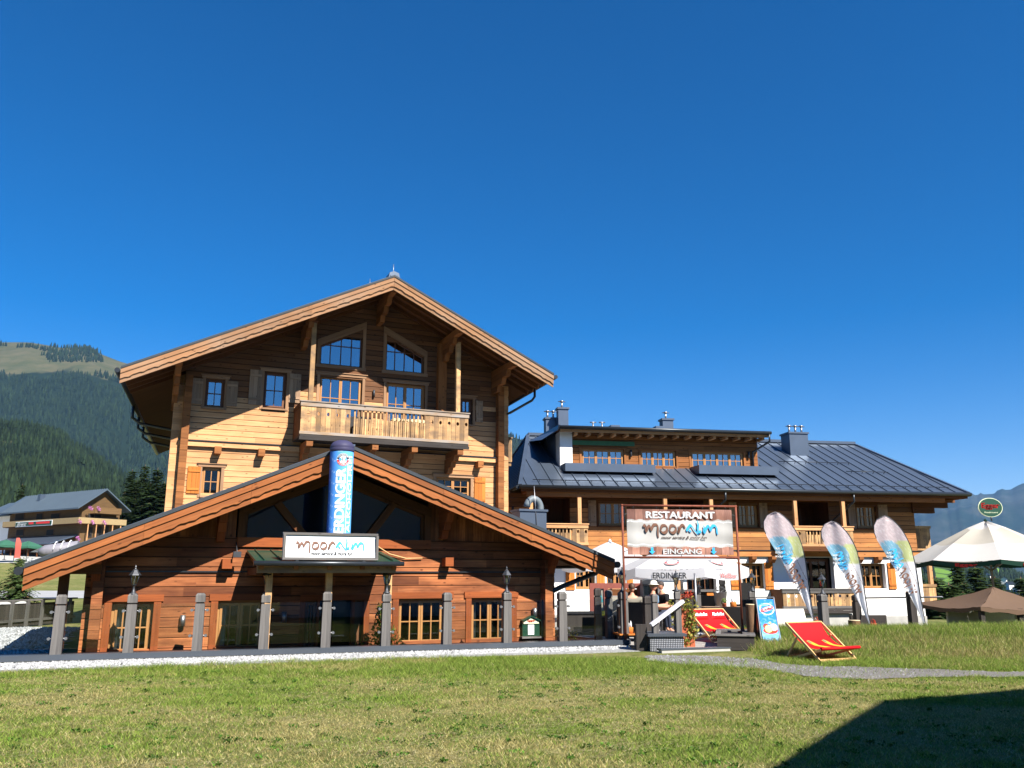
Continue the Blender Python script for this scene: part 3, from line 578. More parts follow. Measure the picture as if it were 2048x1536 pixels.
def gable_roof(par, Lp, A, Rp, d0, d1, sh, bm, seams=.6, bh=.44, raf=.85, nr=4, gut=(1, 1), metal='metal', soff='brown', rim=.0):
    P = lambda a, z, d: (a + sh * (d - d0), d, z)
    D = d1 - d0; vec = (sh * D, D, 0)
    m = MB(); s = MB(); rf = MB()
    for (a0, z0), (a1, z1) in ((Lp, A), (A, Rp)):
        m.ext([P(a0, z0 - .05, d0 - .06), P(a1, z1 - .05, d0 - .06), P(a1, z1, d0 - .06), P(a0, z0, d0 - .06)], vec)
        m.bar(P(a0, z0 + .012, d0 - .05), P(a1, z1 + .012, d0 - .05), .04, .05)
        L = D; k = seams
        while k < L: m.bar(P(a0, z0 + .015, d0 + k), P(a1, z1 + .015, d0 + k), .02, .035); k += seams
        s.ext([P(a0, z0 - .10, d0), P(a1, z1 - .10, d0), P(a1, z1 - .051, d0), P(a0, z0 - .051, d0)], vec, g=vec)
        for i in range(nr):
            dd = d0 + .35 + raf * i; rf.bar(P(a0 + .02, z0 - .18, dd), P(a1, z1 - .18, dd), .12, .15)
    ridge = (A[0], A[1]); m.bar(P(A[0], A[1] + .02, d0 - .05), P(A[0] + 0, A[1] + .02, d1), .3, .04)
    m.build('roof', M[metal], par); s.build('soffit', M[soff], par); rf.build('rafters', M[soff], par)
    for sgn, (p, q) in enumerate(((Lp, A), (Rp, A))):
        b = MB(); sl = (q[1] - p[1]) / (q[0] - p[0]); g = (q[0] - p[0], 0, q[1] - p[1]); ae = q[0]
        def strip(o0, o1, y0, y1, wav=0, seg=1, a_s=p[0], a_e=ae):
            n = int(abs(a_e - a_s) / .055) if wav else 1
            top = [(a_s + (a_e - a_s) * i / n) for i in range(n + 1)]
            zt = lambda a: p[1] + sl * (a - p[0])
            lo = [(a, y0, zt(a) - o1 - (wav * 1.4 * (.6 * math.sin(a * 15) + .4 * math.sin(a * 31 + 1) if wav else 0))) for a in top]
            pts = lo + [(a_e, y0, zt(a_e) - o0), (a_s, y0, zt(a_s) - o0)]
            b.ext(pts, (0, y1 - y0, 0), g=g)
        # boards in lengths along the slope
        ed = np.linspace(p[0], ae, 4)
        for u, v in zip(ed[:-1], ed[1:]):
            j = (v - u); sgnj = 1 if j > 0 else -1
            strip(.06, .06 + bh * .27, d0 - .08, d0, 0, 1, u, v - .004 * sgnj)
            strip(.06 + bh * .27, .06 + bh * .62, d0 - .05, d0 + .02, .017, 1, u, v - .004 * sgnj)
            strip(.06 + bh * .27, .06 + bh * .88, d0 - .006, d0 + .03, 0, 1, u, v - .004 * sgnj)
        b.build('barge_board', M[bm], par)
        vf = MB(); vf.ext([(p[0], d0 - .1, p[1] - .045), (ae, d0 - .1, q[1] - .045), (ae, d0 - .1, q[1] + .03), (p[0], d0 - .1, p[1] + .03)], (0, .035, 0), g=g); vf.build('verge_flashing', M['verge'], par)
        if gut[sgn]:
            gm = MB(); o = -.09 if sgn == 0 else .09
            gm.tube([P(p[0] + o, p[1] - .1, d0 - .08), P(p[0] + o, p[1] - .1, d1)], .08, 10)
            k = .2
            while k < D: gm.bar(P(p[0] + o * 2.1, p[1] - .1, d0 + k), P(p[0] - o, p[1] - .03, d0 + k), .03, .02); k += .8
            gm.build('gutter', M['metal_dark'], par)
def purlin(par, a, z, d0, mat='pale_dark', w=.2, h=.24, steps=3, d1=.3):
    """beam end under the roof overhang with stepped brackets below"""
    b = MB(); b.box(a - w / 2, a + w / 2, d0, d1, z - h, z)
    for i in range(steps):
        y0 = d0 + (.42 + .34 * i) * (-d0) / 1.6; zz = z - h * (1 + i * .95); hh = h * .93
        b.ext([(a - w / 2 + .012, y0, zz), (a - w / 2 + .012, y0 + .1, zz - hh), (a - w / 2 + .012, d1, zz - hh), (a - w / 2 + .012, d1, zz)], (w - .024, 0, 0), g=(0, 1, 0))
    return b.build('purlin', M[mat], par)
def downpipe(par, pts, r=.05, mat='metal_dark'):
    m = MB(); m.tube(pts, r, 10)
    return m.build('downpipe', M[mat], par)
def ballrail(par, a0, a1, z0, z1, d0, d1, layout, mats=('tan_board', 'bleached', 'brown'), name='balcony_front', fh=.2):
    """front of a balcony: layout = list of (a_start, a_end, 'board'|'bars'), z0 floor, z1 rail top"""
    for s0, s1, kind in layout:
        b = MB(); k = MB()
        if kind == 'board':
            n = max(2, round((s1 - s0) / .17)); w = (s1 - s0) / n; hz = z0 + (z1 - z0) * .64
            for i in range(n):
                x0, x1 = s0 + i * w + .004, s0 + (i + 1) * w - .004
                if i % 2 == 1 or n < 3:
                    r_ = .055; xc = (x0 + x1) / 2; t = random.random()
                    cir = [(xc + r_ * math.cos(q), d0, hz + 1.25 * r_ * math.sin(q)) for q in np.linspace(0, 2 * math.pi, 13)[:-1]]
                    o = (random.random() * 40, random.random() * 40)
                    # board with a round hole: two halves around the circle
                    up = [cir[i2] for i2 in range(0, 7)]; lo = [cir[i2 % 12] for i2 in range(6, 13)]
                    b.poly([(x1, d0, z1 - .17), (x0, d0, z1 - .17), (x0, d0, hz)] + up[::-1] + [(x1, d0, hz)], 0, (0, 0, 1), t, o)
                    b.poly([(x0, d0, hz), (x0, d0, z0 + .1), (x1, d0, z0 + .1), (x1, d0, hz)] + lo[::-1], 0, (0, 0, 1), t, o)
                    for q in range(12): p, s = cir[q], cir[(q + 1) % 12]; b.poly([p, s, (s[0], d0 + .03, s[2]), (p[0], d0 + .03, p[2])], 0, (0, 1, 0), t, o)
                else: b.box(x0, x1, d0, d0 + .03, z0 + .1, z1 - .17)
        else:
            n = max(2, round((s1 - s0) / .155)); w = (s1 - s0) / n
            for i in range(n):
                xc = s0 + (i + .5) * w; k.box(xc - .028, xc + .028, d0 + .03, d0 + .06, z0 + .1, z1 - .16); k.box(xc + w * .5 - .03, xc + w * .5 + .03, d0 + .005, d0 + .028, z0 + .06, z0 + (z1 - z0) * .58)
        if b.V: b.build('balcony_board', M[mats[0]], par)
        if k.V: k.build('balusters', M[mats[0]], par)
    r_ = MB(); r_.box(a0 - .02, a1 + .02, d0 - .03, d0 + .07, z1 - .17, z1 - .02); r_.box(a0 - .05, a1 + .05, d0 - .06, d0 + .12, z1 - .02, z1 + .02)
    r_.box(a0 - .02, a1 + .02, d0 - .035, d0 + .07, z0 - .0, z0 + .1); r_.build('handrail', M[mats[1]], par)
    f = MB(); f.box(a0, a1, d0 - .02, d1, z0 - .08, z0 - .003); f.box(a0 - .02, a1 + .02, d0 - .06, d0 + .02, z0 - .2, z0 - .085); f.build('balcony_floor', M[mats[2] if len(mats) < 4 else mats[3]], par)
    for a in (a0, a1 - .03):
        s = MB(); n = 6; w = (d1 - d0 - .07) / n
        for i in range(n): s.box(a, a + .03, d0 + .07 + i * w + .003, d0 + .07 + (i + 1) * w - .003, z0, z1 - .17)
        s.box(a - .02, a + .05, d0 + .07, d1, z1 - .17, z1 - .02)
        s.build('balcony_side', M[mats[2]], par)

# ------------------------------------------------------------ main chalet
ch = empty('wooden_chalet', (MA.O[0], MA.O[1], -.85), YAW_F, label='tall pale timber chalet with large gable roof and balcony above the low annex', cat='chalet')
ZB = .85
def up(o):  # local z equals world z plus ZB
    return o
class Loc:   # survey in the building's own coordinates (z measured from its base)
    def __init__(s, fr, zb): s.f, s.zb = fr, zb
    def hit(s, x, y, off=0.0): a, z = s.f.hit(x, y, off); return a, z + s.zb
    def rect(s, *k, **w): a0, a1, z0, z1 = s.f.rect(*k, **w); return a0, a1, z0 + s.zb, z1 + s.zb
mA = Loc(MA, ZB); OV = 2.45
Lp, Ap, Rp = mA.hit(242, 735, -OV), mA.hit(788, 553, -OV), mA.hit(1106, 749, -OV)
gable_roof(ch, Lp, Ap, Rp, -OV, 17, .08, 'barge', bh=.5, nr=5, raf=.62, soff='brown')
aL, aR = mA.hit(350, 1000)[0], mA.hit(1002, 1000)[0]
slL = (Ap[1] - Lp[1]) / (Ap[0] - Lp[0]); slR = (Rp[1] - Ap[1]) / (Rp[0] - Ap[0])
shA = .08 * OV
def ivM(z): z += .17; return max(aL, Ap[0] + shA - (Ap[1] - z) / slL), min(aR, Ap[0] + shA + (Ap[1] - z) / -slR)
holes = []
W1 = mA.rect(410, 757, 449, 816); W2 = mA.rect(527, 744, 572.5, 817); W3 = mA.rect(921, 797, 945, 849); W4 = mA.rect(402.6, 934, 441, 992); W5 = mA.rect(872, 955, 941, 1003)
D1 = list(mA.rect(637, 753, 723, 872)); D2 = list(mA.rect(771, 768, 849, 884))
fl = mA.hit(770, 878)[1] - .12; D1[2] = D2[2] = fl
G1 = [mA.hit(640, 729), mA.hit(725, 735), mA.hit(725, 664), mA.hit(641, 690)]; G2 = [mA.hit(772, 739), mA.hit(848, 745), mA.hit(848, 709), mA.hit(773, 669)]
def pw(Q):  # straighten a four-sided slanted window
    a0 = (Q[0][0] + Q[3][0]) / 2; a1 = (Q[1][0] + Q[2][0]) / 2; z0 = (Q[0][1] + Q[1][1]) / 2; return a0, a1, z0, Q[3][1], Q[2][1]
G1, G2 = pw(G1), pw(G2)
G1, G2 = (G1[0], G1[1], G1[2], G1[3], G1[3] + slL * (G1[1] - G1[0])), (G2[0], G2[1], G1[2], G2[3], G2[3] + slR * (G2[1] - G2[0]))
holes = [W1, W2, W3, W4, W5, tuple(D1), tuple(D2), (G1[0], G1[1], G1[2], (G1[3] + G1[4]) / 2), (G2[0], G2[1], G2[2], (G2[3] + G2[4]) / 2)]
p = MB(); planks(p, ivM, 0, Ap[1] - .3, .2, holes, 0, alt=lambda z: 2 if random.random() < (z - (W1[2] + .1)) / 1.1 else 0)  # rows turn browner upwards at random, painting in shade below the gable roof
p.build('wall', [M['pale'], M['gap'], M['eave_shade']], ch)
# slanted wall infill above gable windows handled by their surrounds
b = MB(); DD = 16
b.poly([(aL + .02, .14, 0), (aL + .08 * DD, DD, 0), (aL + .08 * DD, DD, ivM(0)[0] * 0 + Lp[1] + .4), (aL + .02, .14, Lp[1] + .4)]); b.poly([(aR - .02, .14, 0), (aR + .08 * DD, DD, 0), (aR + .08 * DD, DD, Rp[1] + .3), (aR - .02, .14, Rp[1] + .3)])
b.build('side_wall', M['pale'], ch)
b = MB(); b.box(aL + .3, aR - .3, 1.6, 1.7, 0, Rp[1]); b.box(aL + .3, aR - .3, .15, 1.6, fl - .3, fl - .2); b.poly([(Lp[0] + 3, 1.65, Rp[1]), (Rp[0] - 1.5, 1.65, Rp[1]), (Ap[0], 1.65, Ap[1] - .6)]); b.build('interior', M['dark'], ch)
window(ch, *W1, n=1, fm='frame_brown', pane='pane_blue', sm='trim'); window(ch, *W2, n=1, fm='frame_brown', pane='pane_blue', sm='trim')
window(ch, *W3, n=1, fm='frame_brown', pane='pane_blue', sm='trim'); window(ch, *W4, n=1, sm='trim'); window(ch, *W5, n=2, rows=3, sm='trim')
window(ch, *D1, n=2, rows=3, fm='frame', pane='pane_blue', sm='trim', name='balcony_door', sill=False); window(ch, *D2, n=2, rows=3, fm='frame', pane='pane_blue', sm='trim', name='balcony_door', sill=False)
for x0, y0, x1, y1 in ((384, 757, 406, 808), (452, 763, 475, 813), (498, 740, 523, 810), (578, 748, 601, 806), (951, 802, 965, 845), (374, 933, 400, 987), (948, 955, 970, 1010)):
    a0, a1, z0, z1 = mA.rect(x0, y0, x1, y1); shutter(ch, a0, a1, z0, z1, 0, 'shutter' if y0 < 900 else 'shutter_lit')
def slant_window(par, a0, a1, z0, zl, zr, d, cols, rows_z, fm='frame_brown', pane='pane_blue', name='gable_window', sur=.12, sm='trim', wall='pale', braces=()):
    s = (zr - zl) / (a1 - a0); zt = lambda a: zl + s * (a - a0); f = MB(); y0, y1 = d + .1, d + .16; g = (a1 - a0, 0, zr - zl)
    f.box(a0, a1, y0, y1, z0, z0 + .06); f.ext([(a0, y0, z0), (a0 + .06, y0, z0), (a0 + .06, y0, zt(a0 + .06)), (a0, y0, zl)], (0, .06, 0)); f.ext([(a1 - .06, y0, z0), (a1, y0, z0), (a1, y0, zr), (a1 - .06, y0, zt(a1 - .06))], (0, .06, 0))
    f.ext([(a0, y0 - .005, zl - .07), (a1, y0 - .005, zr - .07), (a1, y0 - .005, zr), (a0, y0 - .005, zl)], (0, .06, 0), g=g)
    for c in range(1, cols): a = a0 + (a1 - a0) * c / cols; f.ext([(a - .015, y0 + .01, z0), (a + .015, y0 + .01, z0), (a + .015, y0 + .01, zt(a)), (a - .015, y0 + .01, zt(a))], (0, .03, 0))
    for zz in rows_z: f.box(a0, a1, y0 + .012, y0 + .035, zz - .015, zz + .015)
    for (p0, p1) in braces: f.bar((p0[0], y0 - .04, p0[1]), (p1[0], y0 - .04, p1[1]), .16, .1, up=(0, 1, 0))
    wo = f.build(name, M[fm], par); q = MB(); q.poly([(a0, y0 + .04, z0), (a1, y0 + .04, z0), (a1, y0 + .04, zr), (a0, y0 + .04, zl)]); q.build('pane', M[pane], wo)
    if sur:
        k = MB(); k.box(a0 - sur, a0, d - .03, d + .12, z0 - .12, zl + .1); k.box(a1, a1 + sur, d - .03, d + .12, z0 - .12, zr + .1); k.box(a0 - sur - .03, a1 + sur + .03, d - .04, d + .12, z0 - .12, z0)
        k.ext([(a0 - sur, d - .045, zt(a0 - sur)), (a1 + sur, d - .045, zt(a1 + sur)), (a1 + sur, d - .045, zt(a1 + sur) + .26), (a0 - sur, d - .045, zt(a0 - sur) + .26)], (0, .16, 0), g=g); k.build('surround', M[sm], wo)
    return wo
slant_window(ch, *G1, 0, 4, [G1[2] + .78]); slant_window(ch, *G2, 0, 4, [G2[2] + .78])
# wall above the slanted windows up to the roof
for q in (G1, G2):
    k = MB()
    for i in range(4):
        a0 = q[0] + (q[1] - q[0]) * i / 4; a1 = q[0] + (q[1] - q[0]) * (i + 1) / 4; zz = q[3] + (q[4] - q[3]) * (i + .5) / 4; k.box(a0, a1, .03, .1, (q[3] + q[4]) / 2 - .25 if zz > (q[3] + q[4]) / 2 + 9 else zz + .05, zz + .6)
    k.build('gable_infill', M['eave_shade'], ch)
# belt with sheet metal on top and beam ends
zb = mA.hit(671, 899)[1]; k = MB(); k.box(aL - .05, aR - .2, -.13, .02, zb - .17, zb); k.build('belt_beam', M['pale'], ch)
k = MB(); k.box(aL - .08, aR - .2, -.17, .0, zb + .003, zb + .035); k.build('belt_flashing', M['metal_dark'], ch)
for x in (434, 521, 955): a = mA.hit(x, 905)[0]; k = MB(); k.box(a - .11, a + .11, -.38, .0, zb - .42, zb - .175); k.build('beam_end', M['pale_dark'], ch)
# corner columns (crossing log walls)
for a, w_, s in ((aL + .12, .24, -1), (aR - .12, .24, 1)):
    k = MB(); z = 0
    while z < (Lp[1] + .25 if s < 0 else Rp[1] - .15): k.box(a - w_ / 2, a + w_ / 2, -.3 - random.uniform(0, .02), 0, z, z + .196); z += .2
    k.build('log_corner', M['pale_dark'], ch)
    k = MB(); z = .1
    while z < (Lp[1] + .1 if s < 0 else Rp[1] - .2): x0 = a + s * w_ / 2; k.box(min(x0, x0 + s * .3), max(x0, x0 + s * .3), -.01 - random.uniform(0, .02), .14, z, z + .196); z += .2
    k.build('log_end', M['pale'], ch)
# vertical pillar right of the balcony doors
a0, _ = mA.hit(872, 800); a1, _ = mA.hit(888, 800); k = MB(); k.box(a0, a1, -.28, 0, fl, ivM(99)[1] * 0 + Ap[1] + slR * (a1 - Ap[0]) - .3); k.build('pillar', M['pale_dark'], ch)
# purlins
def under(a): return (Ap[1] + (a - Ap[0] + 0) * (slL if a < Ap[0] else slR)) - .22
for (x, y, st) in ((788, 600, 3), (629, 645, 3), (922, 688, 3), (358, 740, 5), (1030, 748, 3)):
    a, z = mA.hit(x, y, -OV + .3); purlin(ch, a, under(a) + .02, -OV + .28, steps=st)
# balcony
BO = -1.5
b0, zt_ = mA.hit(603, 803, BO); b1, zt2 = mA.hit(937, 826, BO); zt_ = (zt_ + zt2) / 2; zf_ = mA.hit(770, 878, BO)[1]
s1, s2 = mA.hit(701, 840, BO)[0], mA.hit(849, 850, BO)[0]
ballrail(ch, b0, b1, zf_, zt_, BO, 0, [(b0, s1, 'board'), (s1 + .08, s2, 'bars'), (s2 + .03, b1, 'board')], ('tan_board', 'bleached', 'brown', 'dark_grey_wood'))
for a in (b0 + .35, (b0 * 2 + b1) / 3 + .6, (b0 + b1 * 2) / 3, b1 - .3): purlin(ch, a, zf_ - .2, BO - .02, steps=3, w=.22, h=.2)
for x, y in ((624, 740), (916, 760)):
    a, z = mA.hit(x, y, BO + .05); k = MB(); k.box(a - .08, a + .08, BO - .01, BO + .14, zt_ + .025, under(a) - .25 - (.0)); k.build('balcony_post', M['tan_board'], ch)
    k = MB(); k.box(a - .1, a + .1, BO - .2, BO + .3, under(a) - .3, under(a) - .2); k.build('post_head', M['brown'], ch)
# lightning rods, ridge cap, wall lamp, downpipes
k = MB(); k.tube([(Ap[0], -OV + .1, Ap[1]), (Ap[0], -OV + .1, Ap[1] + .5)], .012, 6); k.build('lightning_rod', M['steel'], ch)
a, z = mA.hit(740, 560, -OV + 1.2); k = MB(); k.tube([(a, -OV + 1.2, z - .6), (a, -OV + 1.2, z + .05)], .012, 6); k.build('lightning_rod', M['steel'], ch)
k = MB(); k.ext([(Ap[0] - .2, -OV - .02, Ap[1] - .06), (Ap[0] + .22, -OV - .02, Ap[1] - .06), (Ap[0] + .18, -OV - .02, Ap[1] + .14), (Ap[0], -OV - .02, Ap[1] + .2), (Ap[0] - .16, -OV - .02, Ap[1] + .13)], (0, .5, 0)); k.build('ridge_cap', M['metal'], ch)
a, z = mA.hit(747, 786); k = MB(); k.tube([(a, -.07, z - .16), (a, -.07, z + .1)], .04, 10); k.box(a - .02, a + .02, -.06, 0, z - .05, z); k.build('wall_lamp', M['iron'], ch)
a1_, z1_ = Rp[0] + .09, Rp[1] - .15
downpipe(ch, [(a1_, -.6, z1_), (a1_, -.6, z1_ - .35), (a1_ - .1, -.55, z1_ - .5), (aR + .3, -.2, z1_ - 1.0), (aR + .22, .2, z1_ - 1.05), (aR + .22, .3, 1)], .05)
for dd in (3.2, 5.6, 8.0):
    q = .08 * (dd + OV); downpipe(ch, [(Lp[0] - .09 + q, dd, Lp[1] - .15), (Lp[0] - .09 + q, dd, Lp[1] - .6), (Lp[0] + .2 + q, dd, Lp[1] - .8), (aL - .15 + .08 * dd, dd, Lp[1] - 1.0), (aL - .1 + .08 * dd, dd, Lp[1] - 1.3), (aL - .1 + .08 * dd, dd, .5)], .055)
# small side balcony at the right rear corner
k = MB(); a0 = aR + .05
for i in range(7): k.box(a0 + .0 + i * .13, a0 + .125 + i * .13, 1.2, 1.23, mA.hit(1010, 915)[1] - .0, mA.hit(1010, 866)[1])
k.box(a0, a0 + .95, 1.15, 1.27, mA.hit(1010, 866)[1], mA.hit(1010, 866)[1] + .05); k.box(a0, a0 + .9, 1.2, 4, mA.hit(1010, 918)[1] - .1, mA.hit(1010, 918)[1]); k.box(a0 + .9, a0 + .93, 1.2, 4, mA.hit(1010, 915)[1], mA.hit(1010, 866)[1]); k.build('side_balcony', M['tan_board'], ch)
# firewood behind the balusters
fw = MB(); q0, q1 = mA.hit(783, 850, -.9)[0], mA.hit(848, 850, -.9)[0]; zz = zf_
for i in range(9):
    for j in range(7):
        fw.tube([(q0 + .09 + i * (q1 - q0) / 9 + (j % 2) * .06, -1.0 + random.uniform(0, .05), zz + .08 + j * .125), (q0 + .09 + i * (q1 - q0) / 9 + (j % 2) * .06, -.6, zz + .08 + j * .125)], random.uniform(.05, .075), random.choice((5, 6, 7)), sm=False)
o = fw.build('firewood_stack', M['cut_wood'], None); o.location = (MA.O[0], MA.O[1], -ZB); o.rotation_euler = (0, 0, YAW_F); tag(o, label='stack of split firewood standing behind the balusters of the chalet balcony', cat='firewood')
def simple_chair(name, loc, rz, mat, **tags):
    r = empty(name, loc, rz, **tags); k = MB(); k.box(-.24, .24, -.22, .24, .42, .47); k.build('seat', M[mat], r)
    k = MB(); k.ext([(-.23, .22, .47), (.23, .22, .47), (.22, .3, .92), (-.22, .3, .92)], (0, .03, 0)); k.build('backrest', M[mat], r)
    for sx in (-1, 1):
        for sy in (-1, 1): k = MB(); k.bar((sx * .21, sy * .2, 0), (sx * .21, sy * .2, .43), .035, .035, up=(0, 1, 0)); k.build('leg', M[mat], r)
    return r
for i, (x, lab) in enumerate(((715, 'dark chair on the chalet balcony nearest its left boarded railing'), (742, 'dark chair on the chalet balcony beside the firewood stack'))):
    a = MA.hit(x, 850, -.75)[0]; simple_chair('balcony_chair', MA.world(a, -.75, zf_ - ZB), YAW_F + .4 * i, 'black', label=lab, cat='chair', group='dark chairs on the chalet balcony')

# ------------------------------------------------------------ low annex
an = empty('restaurant_annex', (AN.O[0], AN.O[1], -ZB), YAW_F, label='low rust-brown timber annex with wide front gable and entrance canopy', cat='annex')
nA = Loc(AN, ZB); OA = 1.0
Lq, Aq, Rq = nA.hit(50, 1131, -OA), nA.hit(696, 892, -OA), nA.hit(1226, 1121, -OA)
gable_roof(an, Lq, Aq, Rq, -OA, 11.3, 0, 'rust_barge', bh=.46, nr=3, raf=.55, soff='brown')
sL = (Aq[1] - Lq[1]) / (Aq[0] - Lq[0]); sR = (Rq[1] - Aq[1]) / (Rq[0] - Aq[0])
cL, cR = nA.hit(156, 1300)[0], nA.hit(1110, 1280)[0]
def ivA(z): z += .17; return max(cL, Aq[0] - (Aq[1] - z) / sL), min(cR, Aq[0] + (Aq[1] - z) / -sR)
X1 = nA.rect(220, 1201, 304, 1300); X2 = nA.rect(433, 1203, 526, 1293); X3 = nA.rect(796, 1197, 891, 1286); X4 = nA.rect(942, 1193, 1022, 1282)
zh = (X2[3] + X3[3] + X4[3]) / 3; zl_ = (X2[2] + X3[2] + X4[2]) / 3 - .06
X1 = (X1[0], X1[1], zl_, zh); X2 = (X2[0], X2[1], zl_, zh); X3 = (X3[0], X3[1], zl_, zh); X4 = (X4[0], X4[1], zl_, zh)
E0, E1 = nA.hit(598, 1240)[0], nA.hit(738, 1240)[0]; dx0, dx1 = nA.hit(640, 1240)[0], nA.hit(706, 1240)[0]
GWz = nA.hit(560, 1094)[1]; GWL, GWR = nA.hit(490, 1060)[0], nA.hit(849, 1060)[0]; zsd = nA.hit(490, 1024)[1]
GA = Aq[0]; gz = lambda a: zsd + (sL * (a - GWL))
zap = min(zsd + sL * (GA - GWL), Aq[1] - .62); zsr = zap + sR * (GWR - GA)
zbt = nA.hit(600, 1077)[1]; zbl = nA.hit(600, 1145)[1]
p = MB(); hl = [X1, X2, X3, X4, (E0, E1, 0, zh + .05)]
planks(p, ivA, 0, zbt, .205, hl, 0, maxlen=3.2, ch=.013); p.build('wall', [M['rust'], M['gap']], an)
# boarded gable above the belt, vertical boards either side of the gable window
k = MB(); x = cL; swapped = False
while x < cR - .05:
    if x > GA and not swapped: k.build('gable_boarding', M['rust'], an); k = MB(); swapped = True
    x2 = min(x + .19, cR); zt = lambda a: Aq[1] + (a - Aq[0]) * (sL if a < Aq[0] else sR) - .2
    if x2 <= GWL or x >= GWR - .02:
        z0_, z1_ = zt(x), zt(x2)
        if min(z0_, z1_) > zbt: k.ext([(x + .003, .02 + random.uniform(0, .008), zbt + .002), (x2 - .003, .02, zbt + .002), (x2 - .003, .02, z1_), (x + .003, .02, z0_)], (0, .08, 0), g=(0, 0, 1))
    x = x2
k.build('gable_boarding', M['rust'], an)
# window surround beams
k = MB(); k.box(GWL - .15, GWR + .15, -.06, .1, zbt + .004, GWz - .004); k.build('gable_beam', M['rust_trim'], an)
mid = GA
def zz_(a): return (zsd + (zap - zsd) * (a - GWL) / (GA - GWL)) if a < GA else (zap + (zsr - zap) * (a - GA) / (GWR - GA))
br1 = ((nA.hit(556, 1006)[0], nA.hit(556, 1006)[1]), (nA.hit(630, 1072)[0], GWz)); br2 = ((nA.hit(790, 1006)[0], nA.hit(790, 1006)[1]), (nA.hit(722, 1072)[0], GWz))
slant_window(an, GWL, GA, GWz, zsd, zap, 0, 1, [], fm='brown', pane='pane', sur=0, braces=(br1,)); slant_window(an, GA, GWR, GWz, zap, zsr, 0, 1, [], fm='brown', pane='pane', sur=0, braces=(br2,))
k = MB()
for (u, v) in ((GWL - .15, GA), (GA, GWR + .15)):
    za, zc = zz_(max(u, GWL)) - (sL * .15 if u < GWL else 0), zz_(min(v, GWR)) + (sR * .15 if v > GWR else 0)
    k.ext([(u, -.05, za), (v, -.05, zc), (v, -.05, zc + .22), (u, -.05, za + .22)], (0, .14, 0), g=(v - u, 0, zc - za))
k.box(GWL - .15, GWL, -.04, .1, GWz, zsd); k.box(GWR, GWR + .15, -.04, .1, GWz, zsr); k.build('gable_frame', M['brown'], an)
k = MB(); k.poly([(cL, 1.5, 0), (cR, 1.5, 0), (cR, 1.5, Rq[1]), (GA, 1.5, Aq[1] - .3), (cL, 1.5, Lq[1])]); k.box(cL, cR, .15, 1.5, zbt - .6, zbt - .5); k.build('interior', M['dark'], an)
k = MB(); k.poly([(cL, .14, 0), (cL, 11, 0), (cL, 11, Lq[1] + .3), (cL, .14, Lq[1] + .3)]); k.poly([(cR, .14, 0), (cR, 11, 0), (cR, 11, Rq[1] + .3), (cR, .14, Rq[1] + .3)]); k.build('side_wall', M['rust'], an)
for X_, cur, n in ((X1, .25, 2), (X2, .16, 2), (X3, 0, 2), (X4, .35, 2)): window(an, *X_, n=n, sm='rust_trim', rec=.14, sur=.14, curtain=cur, head=False)
# entrance: fixed lights and dark door
dz = zh - .02
for (a0, a1) in ((E0 + .12, dx0 - .02), (dx1 + .02, E1 - .12)): window(an, a0, a1, .1, dz, rec=.2, n=1, sm='brown', fm='frame_brown', sur=0, rows=3, name='side_light')
k = MB(); k.box(E0, E0 + .12, .0, .3, 0, dz); k.box(E1 - .12, E1, .0, .3, 0, dz); k.box(E0, E1, -.02, .3, dz, dz + .12); k.box(dx0 - .06, dx0, .1, .3, 0, dz); k.box(dx1, dx1 + .06, .1, .3, 0, dz); k.build('door_frame', M['rust_trim'], an)
k = MB(); k.poly([(dx0, .28, 0), (dx1, .28, 0), (dx1, .28, dz), (dx0, .28, dz)]); dr = k.build('door', M['pane'], an)
k = MB(); k.tube([(dx0 + .08, .22, .9), (dx0 + .08, .22, 1.3)], .015, 8); k.build('door_handle', M['steel'], dr)
# belt groove line and beam ends
k = MB(); k.box(cL, cR, -.045, 0, zbl - .0, zbl + .03); k.build('belt_flashing', M['metal_dark'], an)
for x, y in ((452, 1128), (891, 1124)): a, z = nA.hit(x, y); k = MB(); k.box(a - .1, a + .1, -.3, 0, z - .1, z + .1); k.build('beam_end', M['rust_trim'], an)
def underA(a): return Aq[1] + (a - Aq[0]) * (sL if a < Aq[0] else sR) - .24
for x, y in ((449, 1046), (907, 1050), (191, 1142), (1119, 1128)):
    a, z = nA.hit(x, y, -OA + .2); purlin(an, a, underA(a), -OA + .15, 'rust_trim', steps=3, w=.19, h=.2)
for a, s in ((cL + .25, -1), (cR - .3, 1)):
    k = MB(); z = 0
    while z < underA(a) - .3: k.box(a - .1, a + .1, -.3 - random.uniform(0, .02), 0, z, z + .2); z += .205
    k.build('log_corner', M['rust'], an)
# roof plate post and side beam under the left eave
a, z = nA.hit(128, 1160, -.5); k = MB(); k.box(a - .09, a + .09, -.55, -.37, 0, underA(a)); k.box(a - .12, cL + .3, -.6, -.32, underA(a) - .2, underA(a)); k.build('eave_post', M['brown'], an)
dpa = nA.hit(1087, 1250, -.15)[0]; downpipe(an, [(Rq[0] + .08, -.3, Rq[1] - .12), (Rq[0] - .1, -.3, Rq[1] - .3), (cR + .1, -.25, Rq[1] - .62), (dpa + .1, -.15, Rq[1] - .8), (dpa, -.15, Rq[1] - 1.0), (dpa, -.15, .1)], .06)
for x, y in ((365, 1241), (567, 1234), (769, 1232), (1067, 1225)):
    a, z = nA.hit(x, y); k = MB(); k.tube([(a, -.08, z - .11), (a, -.08, z + .11)], .055, 12); k.box(a - .02, a + .02, -.08, 0, z - .03, z + .03); k.build('wall_lamp', M['steel'], an)
a, z = nA.hit(471, 1104); k = MB(); k.tube([(a, -.02, z + .2), (a, -.35, z - .02)], .012, 5); k.box(a - .08, a + .08, -.42, -.3, z - .12, z + .0); k.build('floodlight', M['iron'], an)
